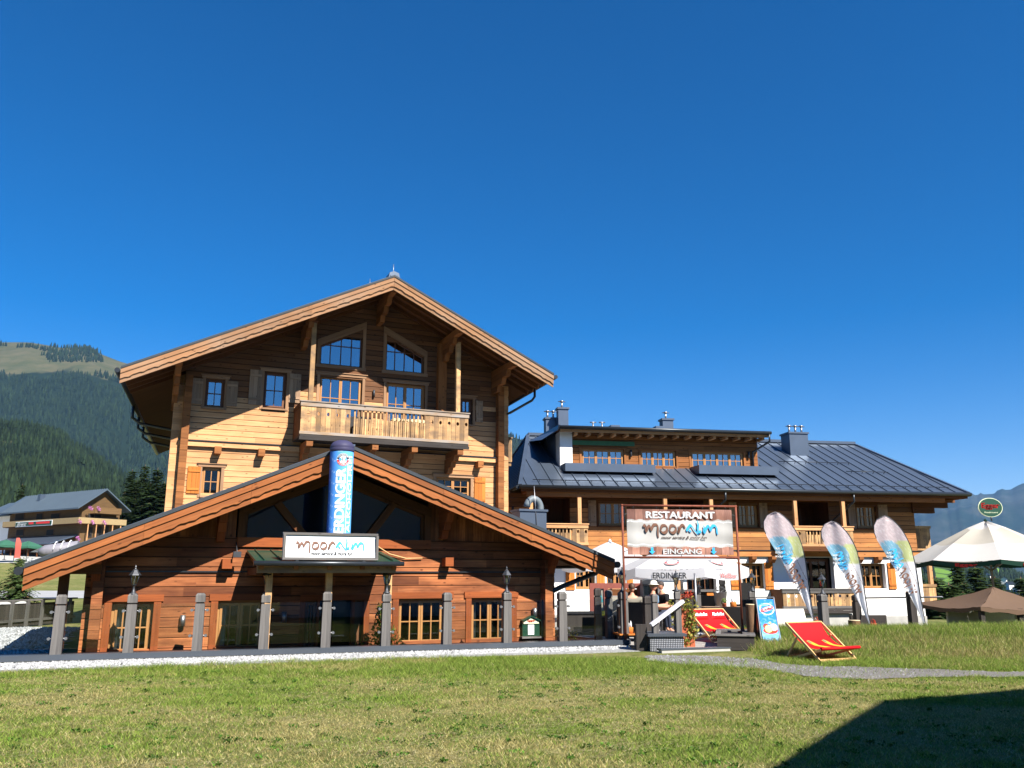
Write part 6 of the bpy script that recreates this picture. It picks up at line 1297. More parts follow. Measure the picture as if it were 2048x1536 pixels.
# chequer plate box with two posts and a sloping handrail
p0 = AT(1301, 1290, 19.35); bx = empty('plated_step_box', (p0[0], p0[1], .03), R(4), label='step box clad in aluminium chequer plate between the balustrade and the deck', cat='step box')
bwid = (AT(1366, 1290, 19.5)[0] - p0[0]) / math.cos(R(4)); zt_ = float(AT(1330, 1270, 19.4)[2])
t = NT('chequer_plate'); vo = t.new('TexVoronoi'); vo.inputs['Scale'].default_value = 26; vo.inputs['Randomness'].default_value = 0; t.l.new(t.obj(), vo.inputs['Vector']); f = t.ramp(vo.outputs['Distance'], .25, .4, 1, 0); t.base(t.mix(f, srgb(66, 68, 72), srgb(160, 162, 168)), .45, .4); t.bump(f, .5, .01)
k = MB(); k.box(0, bwid, 0, .9, 0, zt_ - .06); k.build('box_cladding', t.m, bx); k = MB(); k.box(-.06, bwid + .06, -.05, .95, zt_ - .058, zt_); k.build('box_top', M['cap'], bx)
def post(name, P, h, w, rz, label, mat=('grey_wood', 'dark_grey_wood'), group='grey wooden posts around the terrace entrance'):
    m = post_mesh(h, w); o = m.build(name, [M[q] for q in mat]); o.location = [float(v) for v in P]; o.rotation_euler = (0, 0, rz); tag(o, label=label, cat='post', group=group); return o
pz = zt_ - .03 + .03
post('terrace_post', (*AT(1311, 1268, 19.55)[:2], pz), .87, .13, .2, 'grey wooden post standing on the left end of the chequer plate box')
post('terrace_post', (*AT(1357, 1266, 19.8)[:2], pz), .93, .13, .2, 'grey wooden post on the chequer plate box carrying a lantern')
post('terrace_post', (*AT(1296, 1268, 20.3)[:2], .03), 1.15, .17, .2, 'dark post close behind the left post of the chequer plate box', ('dark_grey_wood', 'dark'))
post('terrace_post', (*AT(1219, 1272, 20.9)[:2], .2), 1.1, .15, .3, 'grey post with black straps on the short side ledge')
post('terrace_post', (*AT(1197, 1280, 20.4)[:2], -.1), 1.45, .16, .1, 'near black post left of the strapped post behind the balustrade end', ('dark_grey_wood', 'dark'))
post('terrace_post', (*AT(1446, 1200, 27)[:2], .03), 1.5, .17, .1, 'tall grey post beside the metal bucket on the terrace', ('grey_wood', 'dark_grey_wood'))
post('terrace_post', (*AT(1396, 1200, 26)[:2], .03), 1.25, .15, .1, 'grey post under a lantern beneath the white lettered parasol')
post('terrace_post', (*AT(1503, 1200, 25)[:2], .1), 1.1, .15, .1, 'grey post under the lantern left of the log pedestal')
post('bank_post', (*AT(1648, 1245, 22.3)[:2], .1), 1.08, .2, .3, 'thick grey lantern post on the bank behind the front deck chair')
post('bank_post', (*AT(1712, 1200, 27)[:2], -.7), 1.75, .2, .2, 'dark post behind the sawn stump holding a thin cross rail', ('dark_grey_wood', 'dark'))
post('bank_post', (*AT(1822, 1200, 25)[:2], -.5), 1.7, .2, .2, 'dark post at the white house corner holding a thin cross rail', ('dark_grey_wood', 'dark'))
put_lantern((*AT(1352, 1160, 19.8)[:2], pz + .93), 'lantern on the post of the chequer plate box in front of the parasol', .8)
put_lantern((*AT(1397, 1160, 26)[:2], 1.28), 'small lantern under the parasol, farther back than the chequer plate box', .95)
put_lantern((*AT(1504, 1160, 25)[:2], 1.2), 'lantern before the ground floor window right of the parasol', 1.0)
put_lantern((*AT(1645, 1180, 22.3)[:2], 1.18), 'lantern on the bank post between the first two feather flags', .95)
k = MB(); pa, pb = AT(1302, 1250, 19.4), AT(1366, 1202, 19.7); k.bar(pa, pb, .09, .07); o = k.build('sloping_handrail', flat('pale_rail', srgb(206, 204, 212), .5)); tag(o, label='pale metal handrail sloping up between the two posts of the step box', cat='handrail')
k = MB(); k.tube([AT(1722, 1196, 27), AT(1885, 1194, 24.5)], .025, 6); o = k.build('cross_rail', M['steel']); tag(o, label='thin metal rail running between the two dark posts past the house corner', cat='rail')
# ramp planter with log pedestal
bb = [G(1435, 1300, .03), G(1500, 1300, .03)]; q0 = bb[0]; pl = empty('dark_planter', (q0[0], q0[1], .03), R(-14), label='low black timber planter at the right side of the entrance under the banner pole', cat='planter')
k = MB(); k.box(0, .8, 0, 2.0, 0, .3); k.build('box', M['dark_grey_wood'], pl); k = MB(); k.box(-.03, .83, -.03, .1, .302, .34); k.box(-.03, .08, .1, 2.03, .302, .34); k.box(.56, .83, .1, 2.03, .302, .34); k.box(.08, .56, 1.4, 2.03, .302, .34); k.build('rim', M['grey_wood'], pl)
def log_post(name, P, r, h, label):
    o = empty(name, P, 0, label=label, cat='log'); k = MB(); rows = []
    for i in range(10): z = h * i / 9; rows.append([(r * (1 + .05 * math.sin(j * 2.1 + z * 4) + random.uniform(-.02, .02)) * math.cos(j / 14 * 6.283), r * (1 + .05 * math.sin(j * 1.3 + z * 3)) * math.sin(j / 14 * 6.283), z) for j in range(14)])
    k.grid(rows, True); k.build('bark', M['bark'], o); k = MB(); k.lathe([(r * .98, h - .01), (r * .96, h + .015)], n=14); k.build('cut_face', M['cut_wood'], o); return o
log_post('log_pedestal', (*AT(1504, 1260, 20.3)[:2], .2), .11, .78, 'upright bark covered log standing left of the ice cream sign'); 
k = MB(); k.box(-.18, .22, -.2, .25, -.1, .2); o = k.build('wooden_box', M['dark_grey_wood']); o.location = (*AT(1504, 1260, 20.3)[:2], .03); tag(o, label='dark box under the upright log beside the ice cream sign', cat='box')
log_post('tree_stump', (*AT(1710, 1255, 22.8)[:2], .12), .15, .38, 'short thick sawn tree stump on the grass bank below the lower balcony')
# climbing plants
def leaf_cloud(mb, P, n, r, size, c0, c1, sq=(1, 1, 1), cols=None):
    for _ in range(n):
        u = rng.normal(size=3); u /= np.linalg.norm(u); q = np.array(P) + u * r * rng.random() ** .4 * np.array(sq); a = rng.normal(size=3); a /= np.linalg.norm(a); b = np.cross(a, u + .01); b /= np.linalg.norm(b) + 1e-9; s = size * rng.uniform(.6, 1.3)
        n0 = len(mb.V); mb.V += [tuple(q - a * s), tuple(q + b * s * .55), tuple(q + a * s), tuple(q - b * s * .55)]; mb.face((n0, n0 + 1, n0 + 2, n0 + 3), [(0, 0)] * 4, .5); f = rng.random(); c = (np.array(c0[:3]) * (1 - f) + np.array(c1[:3]) * f) * rng.uniform(.6, 1.2); cols += [(*c, 1)] * 4
def bush(name, P, blobs, size, c0, c1, par=None, **tags):
    k = MB(); cols = []
    for (x, y, z, r, n) in blobs: leaf_cloud(k, (x, y, z), n, r, size, c0, c1, cols=cols)
    k.C = cols; o = k.build(name, M['grass'], par, **tags); o.location = [float(q) for q in P]; return o
vg0, vg1 = srgb(66, 92, 36), srgb(150, 170, 76)
P = AN.world(*AN.loc(AT(757, 1295, 19.2)), 0); P = AT(762, 1290, 19.35)
bush('climbing_plant', (P[0], P[1], -.5), [(0, 0, .5 + i * .16, .3 - .03 * i, 150 - 14 * i) for i in range(7)] + [(-.35, 0, .55, .25, 110), (.35, 0, .6, .25, 110), (.2, 0, .9, .2, 60)], .045, vg0, vg1, label='green climbing plant in front of the annex wall right of the entrance', cat='plant')
P = AT(1140, 1262, 20.3); bush('flowering_shrub', (P[0], P[1], -.2), [(0, 0, .35, .3, 160), (.2, 0, .15, .25, 120), (-.1, 0, .55, .18, 60)], .035, vg0, srgb(176, 160, 90), label='small leafy shrub behind the rightmost plain balustrade post', cat='shrub')
P = AT(1372, 1270, 20.6); vp = empty('vine_planter', (P[0], P[1], .03), .1, label='tall rust red planter overgrown with trailing vine beside the step box', cat='planter')
k = MB(); k.ext([(-.16, -.16, 0), (.16, -.16, 0), (.16, .16, 0), (-.16, .16, 0)], (0, 0, .85)); k.build('pot', M['terracotta'], vp)
bush('vine', (0, -.05, 0), [(random.uniform(-.1, .12), -.1, .15 + i * .09, .16, 70) for i in range(9)] + [(.08, -.1, .95, .2, 90), (-.25, 0, .9, .2, 70), (-.25, 0, .6, .15, 40)], .04, vg0, srgb(186, 176, 84), vp)
bush('red_blooms', (0, -.05, 0), [(-.02, -.05, 1.12, .13, 60), (.1, -.05, 1.2, .12, 50)], .03, srgb(170, 40, 30), srgb(200, 110, 80), vp)
# white lettered parasols
def parasol(name, P, rz, Rr, zr_, zp, n, mats, val, label, sections=(1,), pole='grey_wood', group=None, cat='parasol'):
    r = empty(name, (P[0], P[1], P[2]), rz, label=label, cat=cat, group=group); rim = []; k = MB()
    ring = lambda rad, z: [(rad * math.cos(2 * math.pi * (i + .5) / n), rad * math.sin(2 * math.pi * (i + .5) / n), z) for i in range(n)]
    levels = [(Rr, zr_), (Rr * .62, zr_ + (zp - zr_) * .42), (Rr * .22, zr_ + (zp - zr_) * .83), (.05, zp)]
    for (r0, z0), (r1, z1), mi in zip(levels[:-1], levels[1:], mats[1]):
        A, B = ring(r0, z0), ring(r1, z1)
        for i in range(n):
            j = (i + 1) % n; m = 6
            rows = []
            for u in range(5):
                t = u / 4; L = np.array(A[i]) * (1 - t) + np.array(B[i]) * t; Q = np.array(A[j]) * (1 - t) + np.array(B[j]) * t; rows.append([L * (1 - v / m) + Q * v / m - np.array([0, 0, .10 * math.sin(math.pi * v / m) * (Rr / 3) * (1 - .5 * (r1 / Rr))]) for v in range(m + 1)])
            k.grid(rows, mi=mi)
    k.build('canopy', [M[q] for q in mats[0]], r)
    k = MB(); A = ring(Rr, zr_)
    for i in range(n):
        j = (i + 1) % n; k.grid([[np.array(A[i]) * (1 - v / 8) + np.array(A[j]) * v / 8 - np.array([0, 0, .10 * math.sin(math.pi * v / 8) * (Rr / 3) + dz * (val[1] * (1 - .06 * math.cos(2 * math.pi * v / 8)))]) for v in range(9)] for dz in (0, .5, 1)])
    vo_ = k.build('valance', M[val[0]], r)
    k = MB(); k.tube([(0, 0, 0), (0, 0, zp + .02)], .045, 10); k.build('pole', M[pole], r); k = MB()
    for i in range(n): p = A[i]; k.bar((p[0] * .97, p[1] * .97, p[2] - .05), (0, 0, zp - .08), .03, .03); k.bar((p[0] * .5, p[1] * .5, (p[2] + zp) / 2 - .08), (0, 0, zr_ - .4), .03, .03)
    k.build('ribs', M['grey_wood'] if Rr > 2.5 else M['steel'], r); k = MB(); k.lathe([(.3, 0), (.3, .06), (.06, .1), (.06, .3)], n=12); k.build('base', M['iron'], r)
    k = MB(); k.lathe([(.07, zp - .02), (.06, zp + .03), (.01, zp + .1)], n=8); k.build('finial', M[val[0]], r); return r
Pc = AT(1364, 1170, 27.5); zrim = float(AT(1320, 1136, 26)[2]); pc = parasol('lettered_parasol', (Pc[0], Pc[1], .03), R(8), 2.08, zrim - .03, zrim + .75, 6, (['white_cloth'], (0, 0, 0)), ('white_cloth', .28), 'white parasol with dark beer lettering on its valance behind the banner', pole='steel')
def face_fn(par_r, n, i, rz): 
    a0, a1 = 2 * math.pi * (i + .5) / n, 2 * math.pi * (i + 1.5) / n; A = np.array((math.cos(a0), math.sin(a0), 0)) * par_r; B = np.array((math.cos(a1), math.sin(a1), 0)) * par_r; m = (A + B) / 2; t_ = (B - A) / np.linalg.norm(B - A); nrm = m / np.linalg.norm(m); return m, t_, nrm
zr_l = zrim - .03
for i, (wd_, w_, h_, mt, ox) in ((3, ('ERDINGER', 1.0, .17, 'grey_paint', 0)), (4, ('Weißbier', .8, .15, 'pinkred', 0)), (5, ('ERDINGER', .9, .15, 'grey_paint', .1))):
    m, t_, nr_ = face_fn(2.08, 6, i, 0); s = -1 if False else 1
    text('valance_lettering', wd_, w_, h_, mt, pc, lambda x, y: m + t_ * (x + ox) + nr_ * .03 + np.array([0, 0, zr_l - .22 + y]), bold=.005)
    sl_ = .75 / (2.08 * .87)
    emblem(pc, lambda x, y, l: m + t_ * x - nr_ * (.42 + y) + np.array([0, 0, zr_l + (.42 + y) * sl_ * .86 + .03 + l]), .24, 'canopy_badge', 1)
Pw = AT(1222, 1170, 31); parasol('plain_parasol', (Pw[0], Pw[1], .03), R(20), 1.75, float(AT(1222, 1132, 31)[2]), float(AT(1222, 1085, 31)[2]), 6, (['white_cloth'], (0, 0, 0)), ('white_cloth', .2), 'plain white parasol peaking behind the right end of the annex roof', pole='steel')
k = MB(); p = AT(1394, 1245, 24.5); k.tube([(p[0], p[1], .03), (p[0], p[1], 1.7)], .03, 8); k.lathe([(.2, 0), (.2, .05), (.03, .08)], c=(p[0], p[1], .03)); o = k.build('slim_mast', M['steel']); tag(o, label='slim grey steel mast right of the vine planter under the lettered parasol', cat='mast')
# dark framed bar front and other furniture on the terrace
Pb = AT(1180, 1200, 29.5); bf = empty('terrace_bar', (Pb[0], Pb[1], -.1), R(4), label='terrace bar front with red brown frame and beige panels behind the balustrade corner', cat='bar'); wb = AT(1285, 1200, 29.5)[0] - Pb[0]
k = MB(); k.box(0, wb, 0, .12, 1.3, 1.48); k.box(0, .14, 0, .12, 0, 1.3); k.box(wb - .14, wb, 0, .12, 0, 1.3); k.box(wb * .27, wb * .27 + .14, 0, .12, 0, 1.3); k.build('frame', flat('red_brown_paint', srgb(128, 66, 54), .7), bf)
k = MB(); k.box(.14, wb * .27, .05, .1, 0, 1.3); k.box(wb * .27 + .14, wb - .14, .05, .1, 0, 1.05); k.build('panel', flat('beige_panel', srgb(150, 144, 132), .8), bf)
k = MB(); k.box(wb * .27 + .14, wb - .14, .03, .1, 1.06, 1.28); k.build('upper_panel', M['brown'], bf)
k = MB(); k.ext([(wb * .6, .04, .75), (wb * .72, .04, .7), (wb * .74, .04, .95), (wb * .66, .04, 1.02), (wb * .6, .04, .95)], (0, .005, 0)); k.ext([(.2, .04, .8), (.45, .04, .86), (.4, .04, 1.15), (.2, .04, 1.1)], (0, .005, 0)); k.build('teal_mark', flat('teal_paint', srgb(50, 130, 140), .6), bf)
k = MB(); k.box(.2, .75, -.06, -.0, .42, .58); o = k.build('yellow_panel', flat('yellow_sheet', srgb(196, 186, 60), .6), bf)
Pk = AT(1286, 1200, 29); ck = empty('grey_cabinet', (Pk[0], Pk[1], 0), R(4), label='grey glazed cabinet between the bar front and the seated man', cat='cabinet'); k = MB(); k.box(0, .42, 0, .4, .03, 1.5); k.build('case', flat('grey_cabinet_paint', srgb(110, 114, 118), .5), ck); k = MB(); k.box(.05, .37, -.02, -.001, .5, 1.3); k.build('door', M['pane'], ck); k = MB(); k.box(.0, .45, -.04, .42, 1.3, 1.36); k.build('top_ledge', M['iron'], ck)
def wicker(P, rz, label, w=.62, h=.9, arm=True):
    r = empty('wicker_armchair', P, rz, label=label, cat='armchair', group='black wicker armchairs on the terrace'); k = MB(); k.box(-w / 2, w / 2, -.28, .3, .1, .4); k.build('seat', M['black'], r)
    k = MB(); k.ext([(-w / 2, .25, .1), (w / 2, .25, .1), (w / 2 * .94, .36, h), (-w / 2 * .94, .36, h)], (0, .07, 0)); k.build('backrest', M['black'], r)
    for s in (-1, 1): k = MB(); k.box(min(s * w / 2, s * (w / 2 + .08)), max(s * w / 2, s * (w / 2 + .08)), -.3, .32, .08, .62); k.build('armrest', M['black'], r)
    for sx in (-1, 1):
        for sy in (-.24, .26): k = MB(); k.tube([(sx * (w / 2 - .03), sy, 0), (sx * (w / 2 - .03), sy, .11)], .02, 6); k.build('leg', M['iron'], r)
    k = MB(); k.box(-w / 2 + .03, w / 2 - .03, -.24, .24, .4, .48); k.build('cushion', M['cushion'] if arm == 'w' else M['black'], r); return r
def table(P, rz, label, w=.8, d=.8, h=.74, mat='brown', cat='table', group='small wooden tables on the terrace'):
    r = empty('terrace_table', P, rz, label=label, cat=cat, group=group); k = MB(); k.box(-w / 2, w / 2, -d / 2, d / 2, h - .03, h); k.build('table_top', M[mat], r)
    for sx in (-1, 1):
        for sy in (-1, 1): k = MB(); k.box(sx * (w / 2 - .06) - .025, sx * (w / 2 - .06) + .025, sy * (d / 2 - .06) - .025, sy * (d / 2 - .06) + .025, 0, h - .03); k.build('leg', M['iron'], r)
    return r
def on_t(x, y, D, z=.03): p = AT(x, y, D); return (float(p[0]), float(p[1]), z)
wicker(on_t(1150, 1200, 22.5, -.84 + .1), R(200), 'black wicker armchair on the sunken terrace left of the near black post', .7, 1.0)
wicker(on_t(1173, 1200, 24.5, -.74), R(170), 'black wicker armchair farther back on the sunken terrace near the yellow panel', .7, 1.0)
o = wicker(on_t(1266, 1200, 22.5, .03), R(178), 'broad black wicker seat with its back towards the balustrade corner post', .95, .95)
wicker(on_t(1412, 1200, 27.5), R(160), 'black wicker armchair beside the wooden bar counter under the parasol', .7, 1.0)
wicker(on_t(1493, 1200, 25.0), R(190), 'black wicker armchair with cream cushion behind the banner pole', .75, .95, 'w')
wicker(on_t(1466, 1200, 23.5), R(170), 'black wicker armchair directly behind the rear red deck chair', .75, .8)
wicker(on_t(1140, 1200, 27.0, -.74), R(185), 'black wicker armchair deepest on the sunken terrace beside the annex corner', .75, 1.05)
wicker(on_t(1186, 1200, 22.8, -.5), R(185), 'black wicker armchair between the two dark posts behind the balustrade', .75, 1.1)
sbd = empty('dark_sideboard', on_t(1122, 1200, 25.5, -.8), R(6), label='long black service sideboard against the white wall right of the annex', cat='sideboard'); k = MB(); k.box(0, 1.0, 0, .5, 0, 1.35); k.build('case', M['dark_grey_wood'], sbd); k = MB(); k.box(-.04, 1.04, -.04, .54, 1.352, 1.4); k.build('top_board', M['black'], sbd)
table(on_t(1256, 1240, 20.6), R(10), 'low wooden table with condiments behind the balustrade corner post', .6, .6, .3, 'shutter_lit')
table(on_t(1452, 1220, 25.5), R(5), 'wooden table with a green pot plant between bucket and banner pole', 1.3, .8, .72, 'shutter')
table(on_t(1342, 1220, 24.5), R(5), 'wooden table in front of the seated man in black', .9, .8, .72, 'brown')
bc = empty('bar_counter', on_t(1356, 1200, 30.5), R(8), label='rustic bar counter with dark front and rough honey coloured timber ends', cat='counter'); wc = AT(1440, 1200, 30.5)[0] - AT(1356, 1200, 30.5)[0]
k = MB(); k.box(0, wc, -.1, .6, 1.05, 1.12); k.build('counter_top', M['grey_wood'], bc); k = MB(); k.box(.25, wc - .35, .05, .5, 0, 1.05); k.build('front', M['dark_grey_wood'], bc); k = MB(); k.box(wc - .42, wc, -.06, .5, .8, 1.04); k.box(wc - .36, wc - .12, -.02, .4, 0, .8); k.box(0, .22, 0, .4, 0, 1.04); k.build('timber_end', M['shutter_lit'], bc)
wp = MB(); wp.box(-.1, .1, -.1, .1, 0, 2.1); o = wp.build('timber_pillar', M['pale']); o.location = on_t(1356, 1200, 31); tag(o, label='honey coloured timber pillar beside the seated man in black', cat='pillar')
mbd = empty('menu_board', on_t(1441, 1200, 25.8, .76), 0, label='zinc bucket on the wooden table before the white house wall', cat='bucket'); mbd.name = 'metal_bucket'
k = MB(); k.lathe([(.13, 0), (.15, .05), (.2, .38), (.21, .4)], n=16, caps=False); k.lathe([(.12, .01), (.13, .012)], n=16); k.build('bucket_wall', M['plate'], mbd); k = MB(); k.tube([(.2 * math.cos(a), 0, .38 + .16 * math.sin(a)) for a in np.linspace(0, math.pi, 9)], .008, 5); k.build('bucket_handle', M['iron'], mbd)
pp = empty('pot_plant', on_t(1448, 1200, 25.2, .75), 0, label='small green pot plant on the table next to the zinc bucket', cat='pot plant'); k = MB(); k.lathe([(.05, 0), (.07, .1), (.075, .11)], n=10); k.build('pot', M['terracotta'], pp); bush('leaves', (0, 0, .15), [(0, 0, 0, .1, 60)], .03, vg0, vg1, pp)
def basket(P, label):
    b = empty('cutlery_basket', P, 0, label=label, cat='basket'); k = MB(); k.lathe([(.07, 0), (.09, .02), (.095, .13), (.085, .14)], n=10); k.build('basket_body', M['shutter_lit'], b)
    for i in range(3): k = MB(); k.lathe([(.02, .12), (.022, .22), (.008, .25), (.006, .28)], c=(.04 * math.cos(i * 2.1), .04 * math.sin(i * 2.1), 0), n=6); k.build('bottle', M['white_paint' if i != 1 else 'darkcyan_paint'], b)
basket(on_t(1258, 1240, 20.5, .33), 'orange wicker condiment basket on the low table at the corner post'); basket(on_t(1466, 1200, 25.3, .75), 'wicker condiment basket at the right edge of the bucket table')
k = MB(); k.box(-.12, .12, -.1, .1, 0, .55); o = k.build('waste_box', M['dark_grey_wood']); o.location = on_t(1283, 1300, 19.6, .03); tag(o, label='slim dark box in the gap between ledge corner and chequer plate box', cat='box')
# shop sign board standing dark
ch2 = simple_chair('bar_chair', on_t(1489, 1200, 28), R(185), 'black', label='high black slatted chair before the ground floor window right of the banner', cat='chair'); ch2.scale = (1.1, 1.1, 1.5)
# lounge with cushions
lo = empty('lounge_bench', on_t(1590, 1215, 27.5, -.5), R(8), label='dark lounge bench with cream cushions left of the first feather flag', cat='bench'); k = MB(); k.box(-1.2, 1.1, 0, .8, 0, .55); k.build('bench_base', M['dark_grey_wood'], lo)
def cushion(par, P, w, h, th, rz, tilt):
    k = MB(); rows = []
    for i in range(11):
        v = i / 10 - .5; rows.append([(w * (j / 12 - .5), -th * max(0, (1 - (2 * v) ** 4) * (1 - (2 * (j / 12 - .5)) ** 4)) ** .5, h * v) for j in range(13)])
    for i in range(10, -1, -1):
        v = i / 10 - .5; rows.append([(w * (j / 12 - .5), th * max(0, (1 - (2 * v) ** 4) * (1 - (2 * (j / 12 - .5)) ** 4)) ** .5, h * v) for j in range(13)])
    k.grid(rows); o = k.build('cushion', M['cushion'], par); o.location = P; o.rotation_euler = (R(tilt), 0, R(rz)); return o
cushion(lo, (-.35, .1, .85), 1.5, .55, .1, 3, -20); cushion(lo, (-.9, .3, .75), .7, .4, .1, -20, -60); cushion(lo, (.7, .3, .66), .9, .5, .08, 5, -75)
bp = empty('flower_pot', on_t(1632, 1230, 27, .12), 0, label='small terracotta flower pot at the right end of the lounge bench', cat='flower pot'); k = MB(); k.lathe([(.07, 0), (.1, .16), (.11, .18)], n=12); k.build('pot', M['terracotta'], bp); bush('leaves', (0, 0, .2), [(0, 0, 0, .1, 60)], .03, vg0, srgb(190, 60, 40), bp)
rt = empty('round_pedestal_table', on_t(1736, 1225, 30, -.78), 0, label='grey round table with a terracotta pot below the right ground floor window', cat='table'); k = MB(); k.lathe([(.75, .56), (.75, .62)], n=20); k.build('table_top', M['concrete'], rt); k = MB(); k.lathe([(.5, 0), (.16, .1), (.12, .56)], n=14); k.build('pedestal', M['concrete'], rt)
bp = empty('flower_pot', on_t(1744, 1225, 29.8, -.16), 0, label='terracotta flower pot on the grey round table by the white wall', cat='flower pot'); k = MB(); k.lathe([(.09, 0), (.12, .2), (.13, .22)], n=12); k.build('pot', M['terracotta'], bp); bush('leaves', (0, 0, .24), [(0, 0, 0, .12, 60)], .03, srgb(120, 60, 40), srgb(190, 60, 40), bp)
sb = empty('curved_bench', on_t(1752, 1225, 33, -.78), R(5), label='dark curved bench against the white wall under the right window', cat='bench'); k = MB(); k.box(-.9, .5, .2, .35, 0, .95); k.build('backrest', M['dark_grey_wood'], sb); k = MB(); k.box(-.9, .75, -.35, .2, 0, .48); k.build('seat', M['dark_grey_wood'], sb)

# ------------------------------------------------------------ big parasol, tent
D_ = 34.0; Pg = AT(1984, 1150, D_); zri = float(AT(1926, 1119, D_ - 2.5)[2]); zpk = float(AT(1984, 1042, D_)[2])
bpz = -.85; bpar = parasol('large_parasol', (Pg[0], Pg[1], bpz), 0, 3.05, zri - bpz, zpk - bpz, 8, (['light_cloth', 'beige_cloth'], (0, 1, 0)), ('green_cloth', .16), 'very large cream parasol with dark green valance and oval sign on top', pole='grey_wood')
for i in (4, 5, 6):
    m, t_, nr_ = face_fn(3.05, 8, i, 0); text('valance_lettering', 'Egger', .75, .13, 'red_paint', bpar, lambda x, y: m + t_ * x + nr_ * .03 + np.array([0, 0, zri - bpz - .2 + y]), bold=.01)
zs0, zs1 = float(AT(1980, 1033, D_)[2]) - bpz, float(AT(1980, 997, D_)[2]) - bpz; xs_ = float(AT(1980, 1015, D_)[0] - Pg[0]); rx, rz_ = 23.5 / FP * D_, (zs1 - zs0) / 2; zc_ = (zs0 + zs1) / 2
M['sign_green'] = flat('sign_green', srgb(6, 62, 44), .5, var=.03)
def oval(name, rx, rz, y0, y1, mat, par): k = MB(); k.ext([(xs_ + rx * math.cos(a), y0, zc_ + rz * math.sin(a)) for a in np.linspace(0, 2 * math.pi, 37)[:-1]], (0, y1 - y0, 0)); return k.build(name, M[mat], par)
os_ = oval('oval_sign', rx, rz_, -.04, .04, 'sign_green', bpar); oval('sign_rim', rx * 1.05, rz_ * 1.06, -.03, .03, 'cream_paint', os_)
text('sign_lettering', 'Egger', rx * 1.5, rz_ * .72, 'red_paint', os_, lambda x, y: (xs_ + x, -.047, zc_ + rz_ * .12 + y), bold=.012); text('small_lettering', 'Privatbrauerei', rx * 1.15, rz_ * .16, 'cream_paint', os_, lambda x, y: (xs_ + x, -.047, zc_ - rz_ * .55 + y))
k = MB(); k.tube([(xs_, 0, zpk - bpz), (xs_, 0, zs0 + .02)], .03, 8); k.build('sign_pole', M['iron'], bpar)
Pt = AT(1990, 1210, 30); zt_ = float(AT(1990, 1174, 30)[2]); ze_ = float(AT(1990, 1212, 29)[2]); tn = empty('bar_tent', (Pt[0], Pt[1], -.85), R(6), label='low brown tarpaulin tent with glazed sides below the large parasol', cat='tent')
hw = 93 / FP * 29; k = MB(); n_t = 8; rows = []
apx = np.array((0, 0, zt_ + .85))
C4 = [np.array((-hw, -1.5, ze_ + .85)), np.array((hw, -1.5, ze_ + .85)), np.array((hw, 2.2, ze_ + .85)), np.array((-hw, 2.2, ze_ + .85))]
for i in range(4):
    A, B = C4[i], C4[(i + 1) % 4]; k.grid([[(A * (1 - v / 10) + B * v / 10) * (1 - u / 8) + apx * (u / 8) - np.array([0, 0, .12 * math.sin(math.pi * v / 10) * (1 - u / 8) + .08 * math.sin(math.pi * u / 8)]) + np.array([0, 0, .015 * math.sin(v * 2.3 + u * 1.7)]) for v in range(11)] for u in range(9)])
    k.grid([[A * (1 - v / 10) + B * v / 10 - np.array([0, 0, .12 * math.sin(math.pi * v / 10) + w_ * (.12 + .03 * math.sin(v * 1.9))]) for v in range(11)] for w_ in (0, 1)])
k.build('tarpaulin', M['brown_cloth'], tn)
for x in (-hw + .12, -.1, hw * .45, hw - .1): k = MB(); k.box(x - .07, x + .07, -1.4, -1.26, 0, ze_ + .78); k.build('tent_post', M['dark_grey_wood'], tn)
k = MB(); k.box(-hw + .2, hw - .2, -1.34, -1.33, .35, ze_ + .7); k.build('glass_side', M['pane'], tn); k = MB(); k.box(-hw + .2, hw - .2, -1.36, -1.3, 0, .35); k.build('side_board', flat('olive_board', srgb(120, 120, 30), .8), tn); k = MB(); k.box(-hw + .3, hw - .3, .8, .9, 0, ze_ + .6); k.build('back_panel', M['concrete'], tn)

# ------------------------------------------------------------ trees
def conifer(name, P, h, seed, label=None, cat='conifer', group=None, spread=.2, dens=1.0, c0=srgb(34, 52, 30), c1=srgb(78, 98, 50), leaf=.32):
    rs = np.random.default_rng(seed); r = empty(name, P, 0, label=label, cat=cat, group=group); k = MB(); k.tube([(0, 0, -2), (0, 0, h * .5), (0, 0, h * .98)], [h * .018, h * .01, .02], 7)
    V = []; Fc = []; C = []; lay = int(26 * dens)
    for i in range(lay):
        t = i / lay; z = h * (.08 + .9 * t); L = h * spread * (1 - t) ** .85 * rs.uniform(.8, 1.15) + .15; nb = int(9 + 5 * (1 - t))
        for b in range(nb):
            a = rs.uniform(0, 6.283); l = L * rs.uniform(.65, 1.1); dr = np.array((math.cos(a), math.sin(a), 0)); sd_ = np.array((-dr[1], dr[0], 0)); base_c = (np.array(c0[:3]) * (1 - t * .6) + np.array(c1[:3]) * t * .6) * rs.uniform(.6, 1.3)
            if b % 3 == 0: k.bar((0, 0, z), tuple(dr * l * .8 + (0, 0, z - l * .25)), .03 + .004 * h * .3, .03)
            ns = max(4, int(l / leaf * 2.2))
            for s in range(ns):
                q = (s + .6) / ns; p = dr * l * q + (0, 0, z - l * .32 * q ** 1.3 + rs.uniform(-.1, .1) * l * .3); w_ = leaf * rs.uniform(.6, 1.4) * (1.15 - .5 * q)
                for sg_ in (-1, 1):
                    tip = p + dr * w_ * .6 + sd_ * sg_ * w_ * rs.uniform(.6, 1.3) - np.array((0, 0, w_ * rs.uniform(.1, .6))); n0 = len(V); V += [p - dr * w_ * .35, p + dr * w_ * .55 - np.array((0, 0, w_ * .2)), tip]; Fc.append((n0, n0 + 1, n0 + 2)); c = base_c * rs.uniform(.7, 1.25); C += [(*c, 1)] * 3
    k.build('trunk', M['bark'], r); raw_mesh('crown', V, Fc, M['grass'], C, r); return r
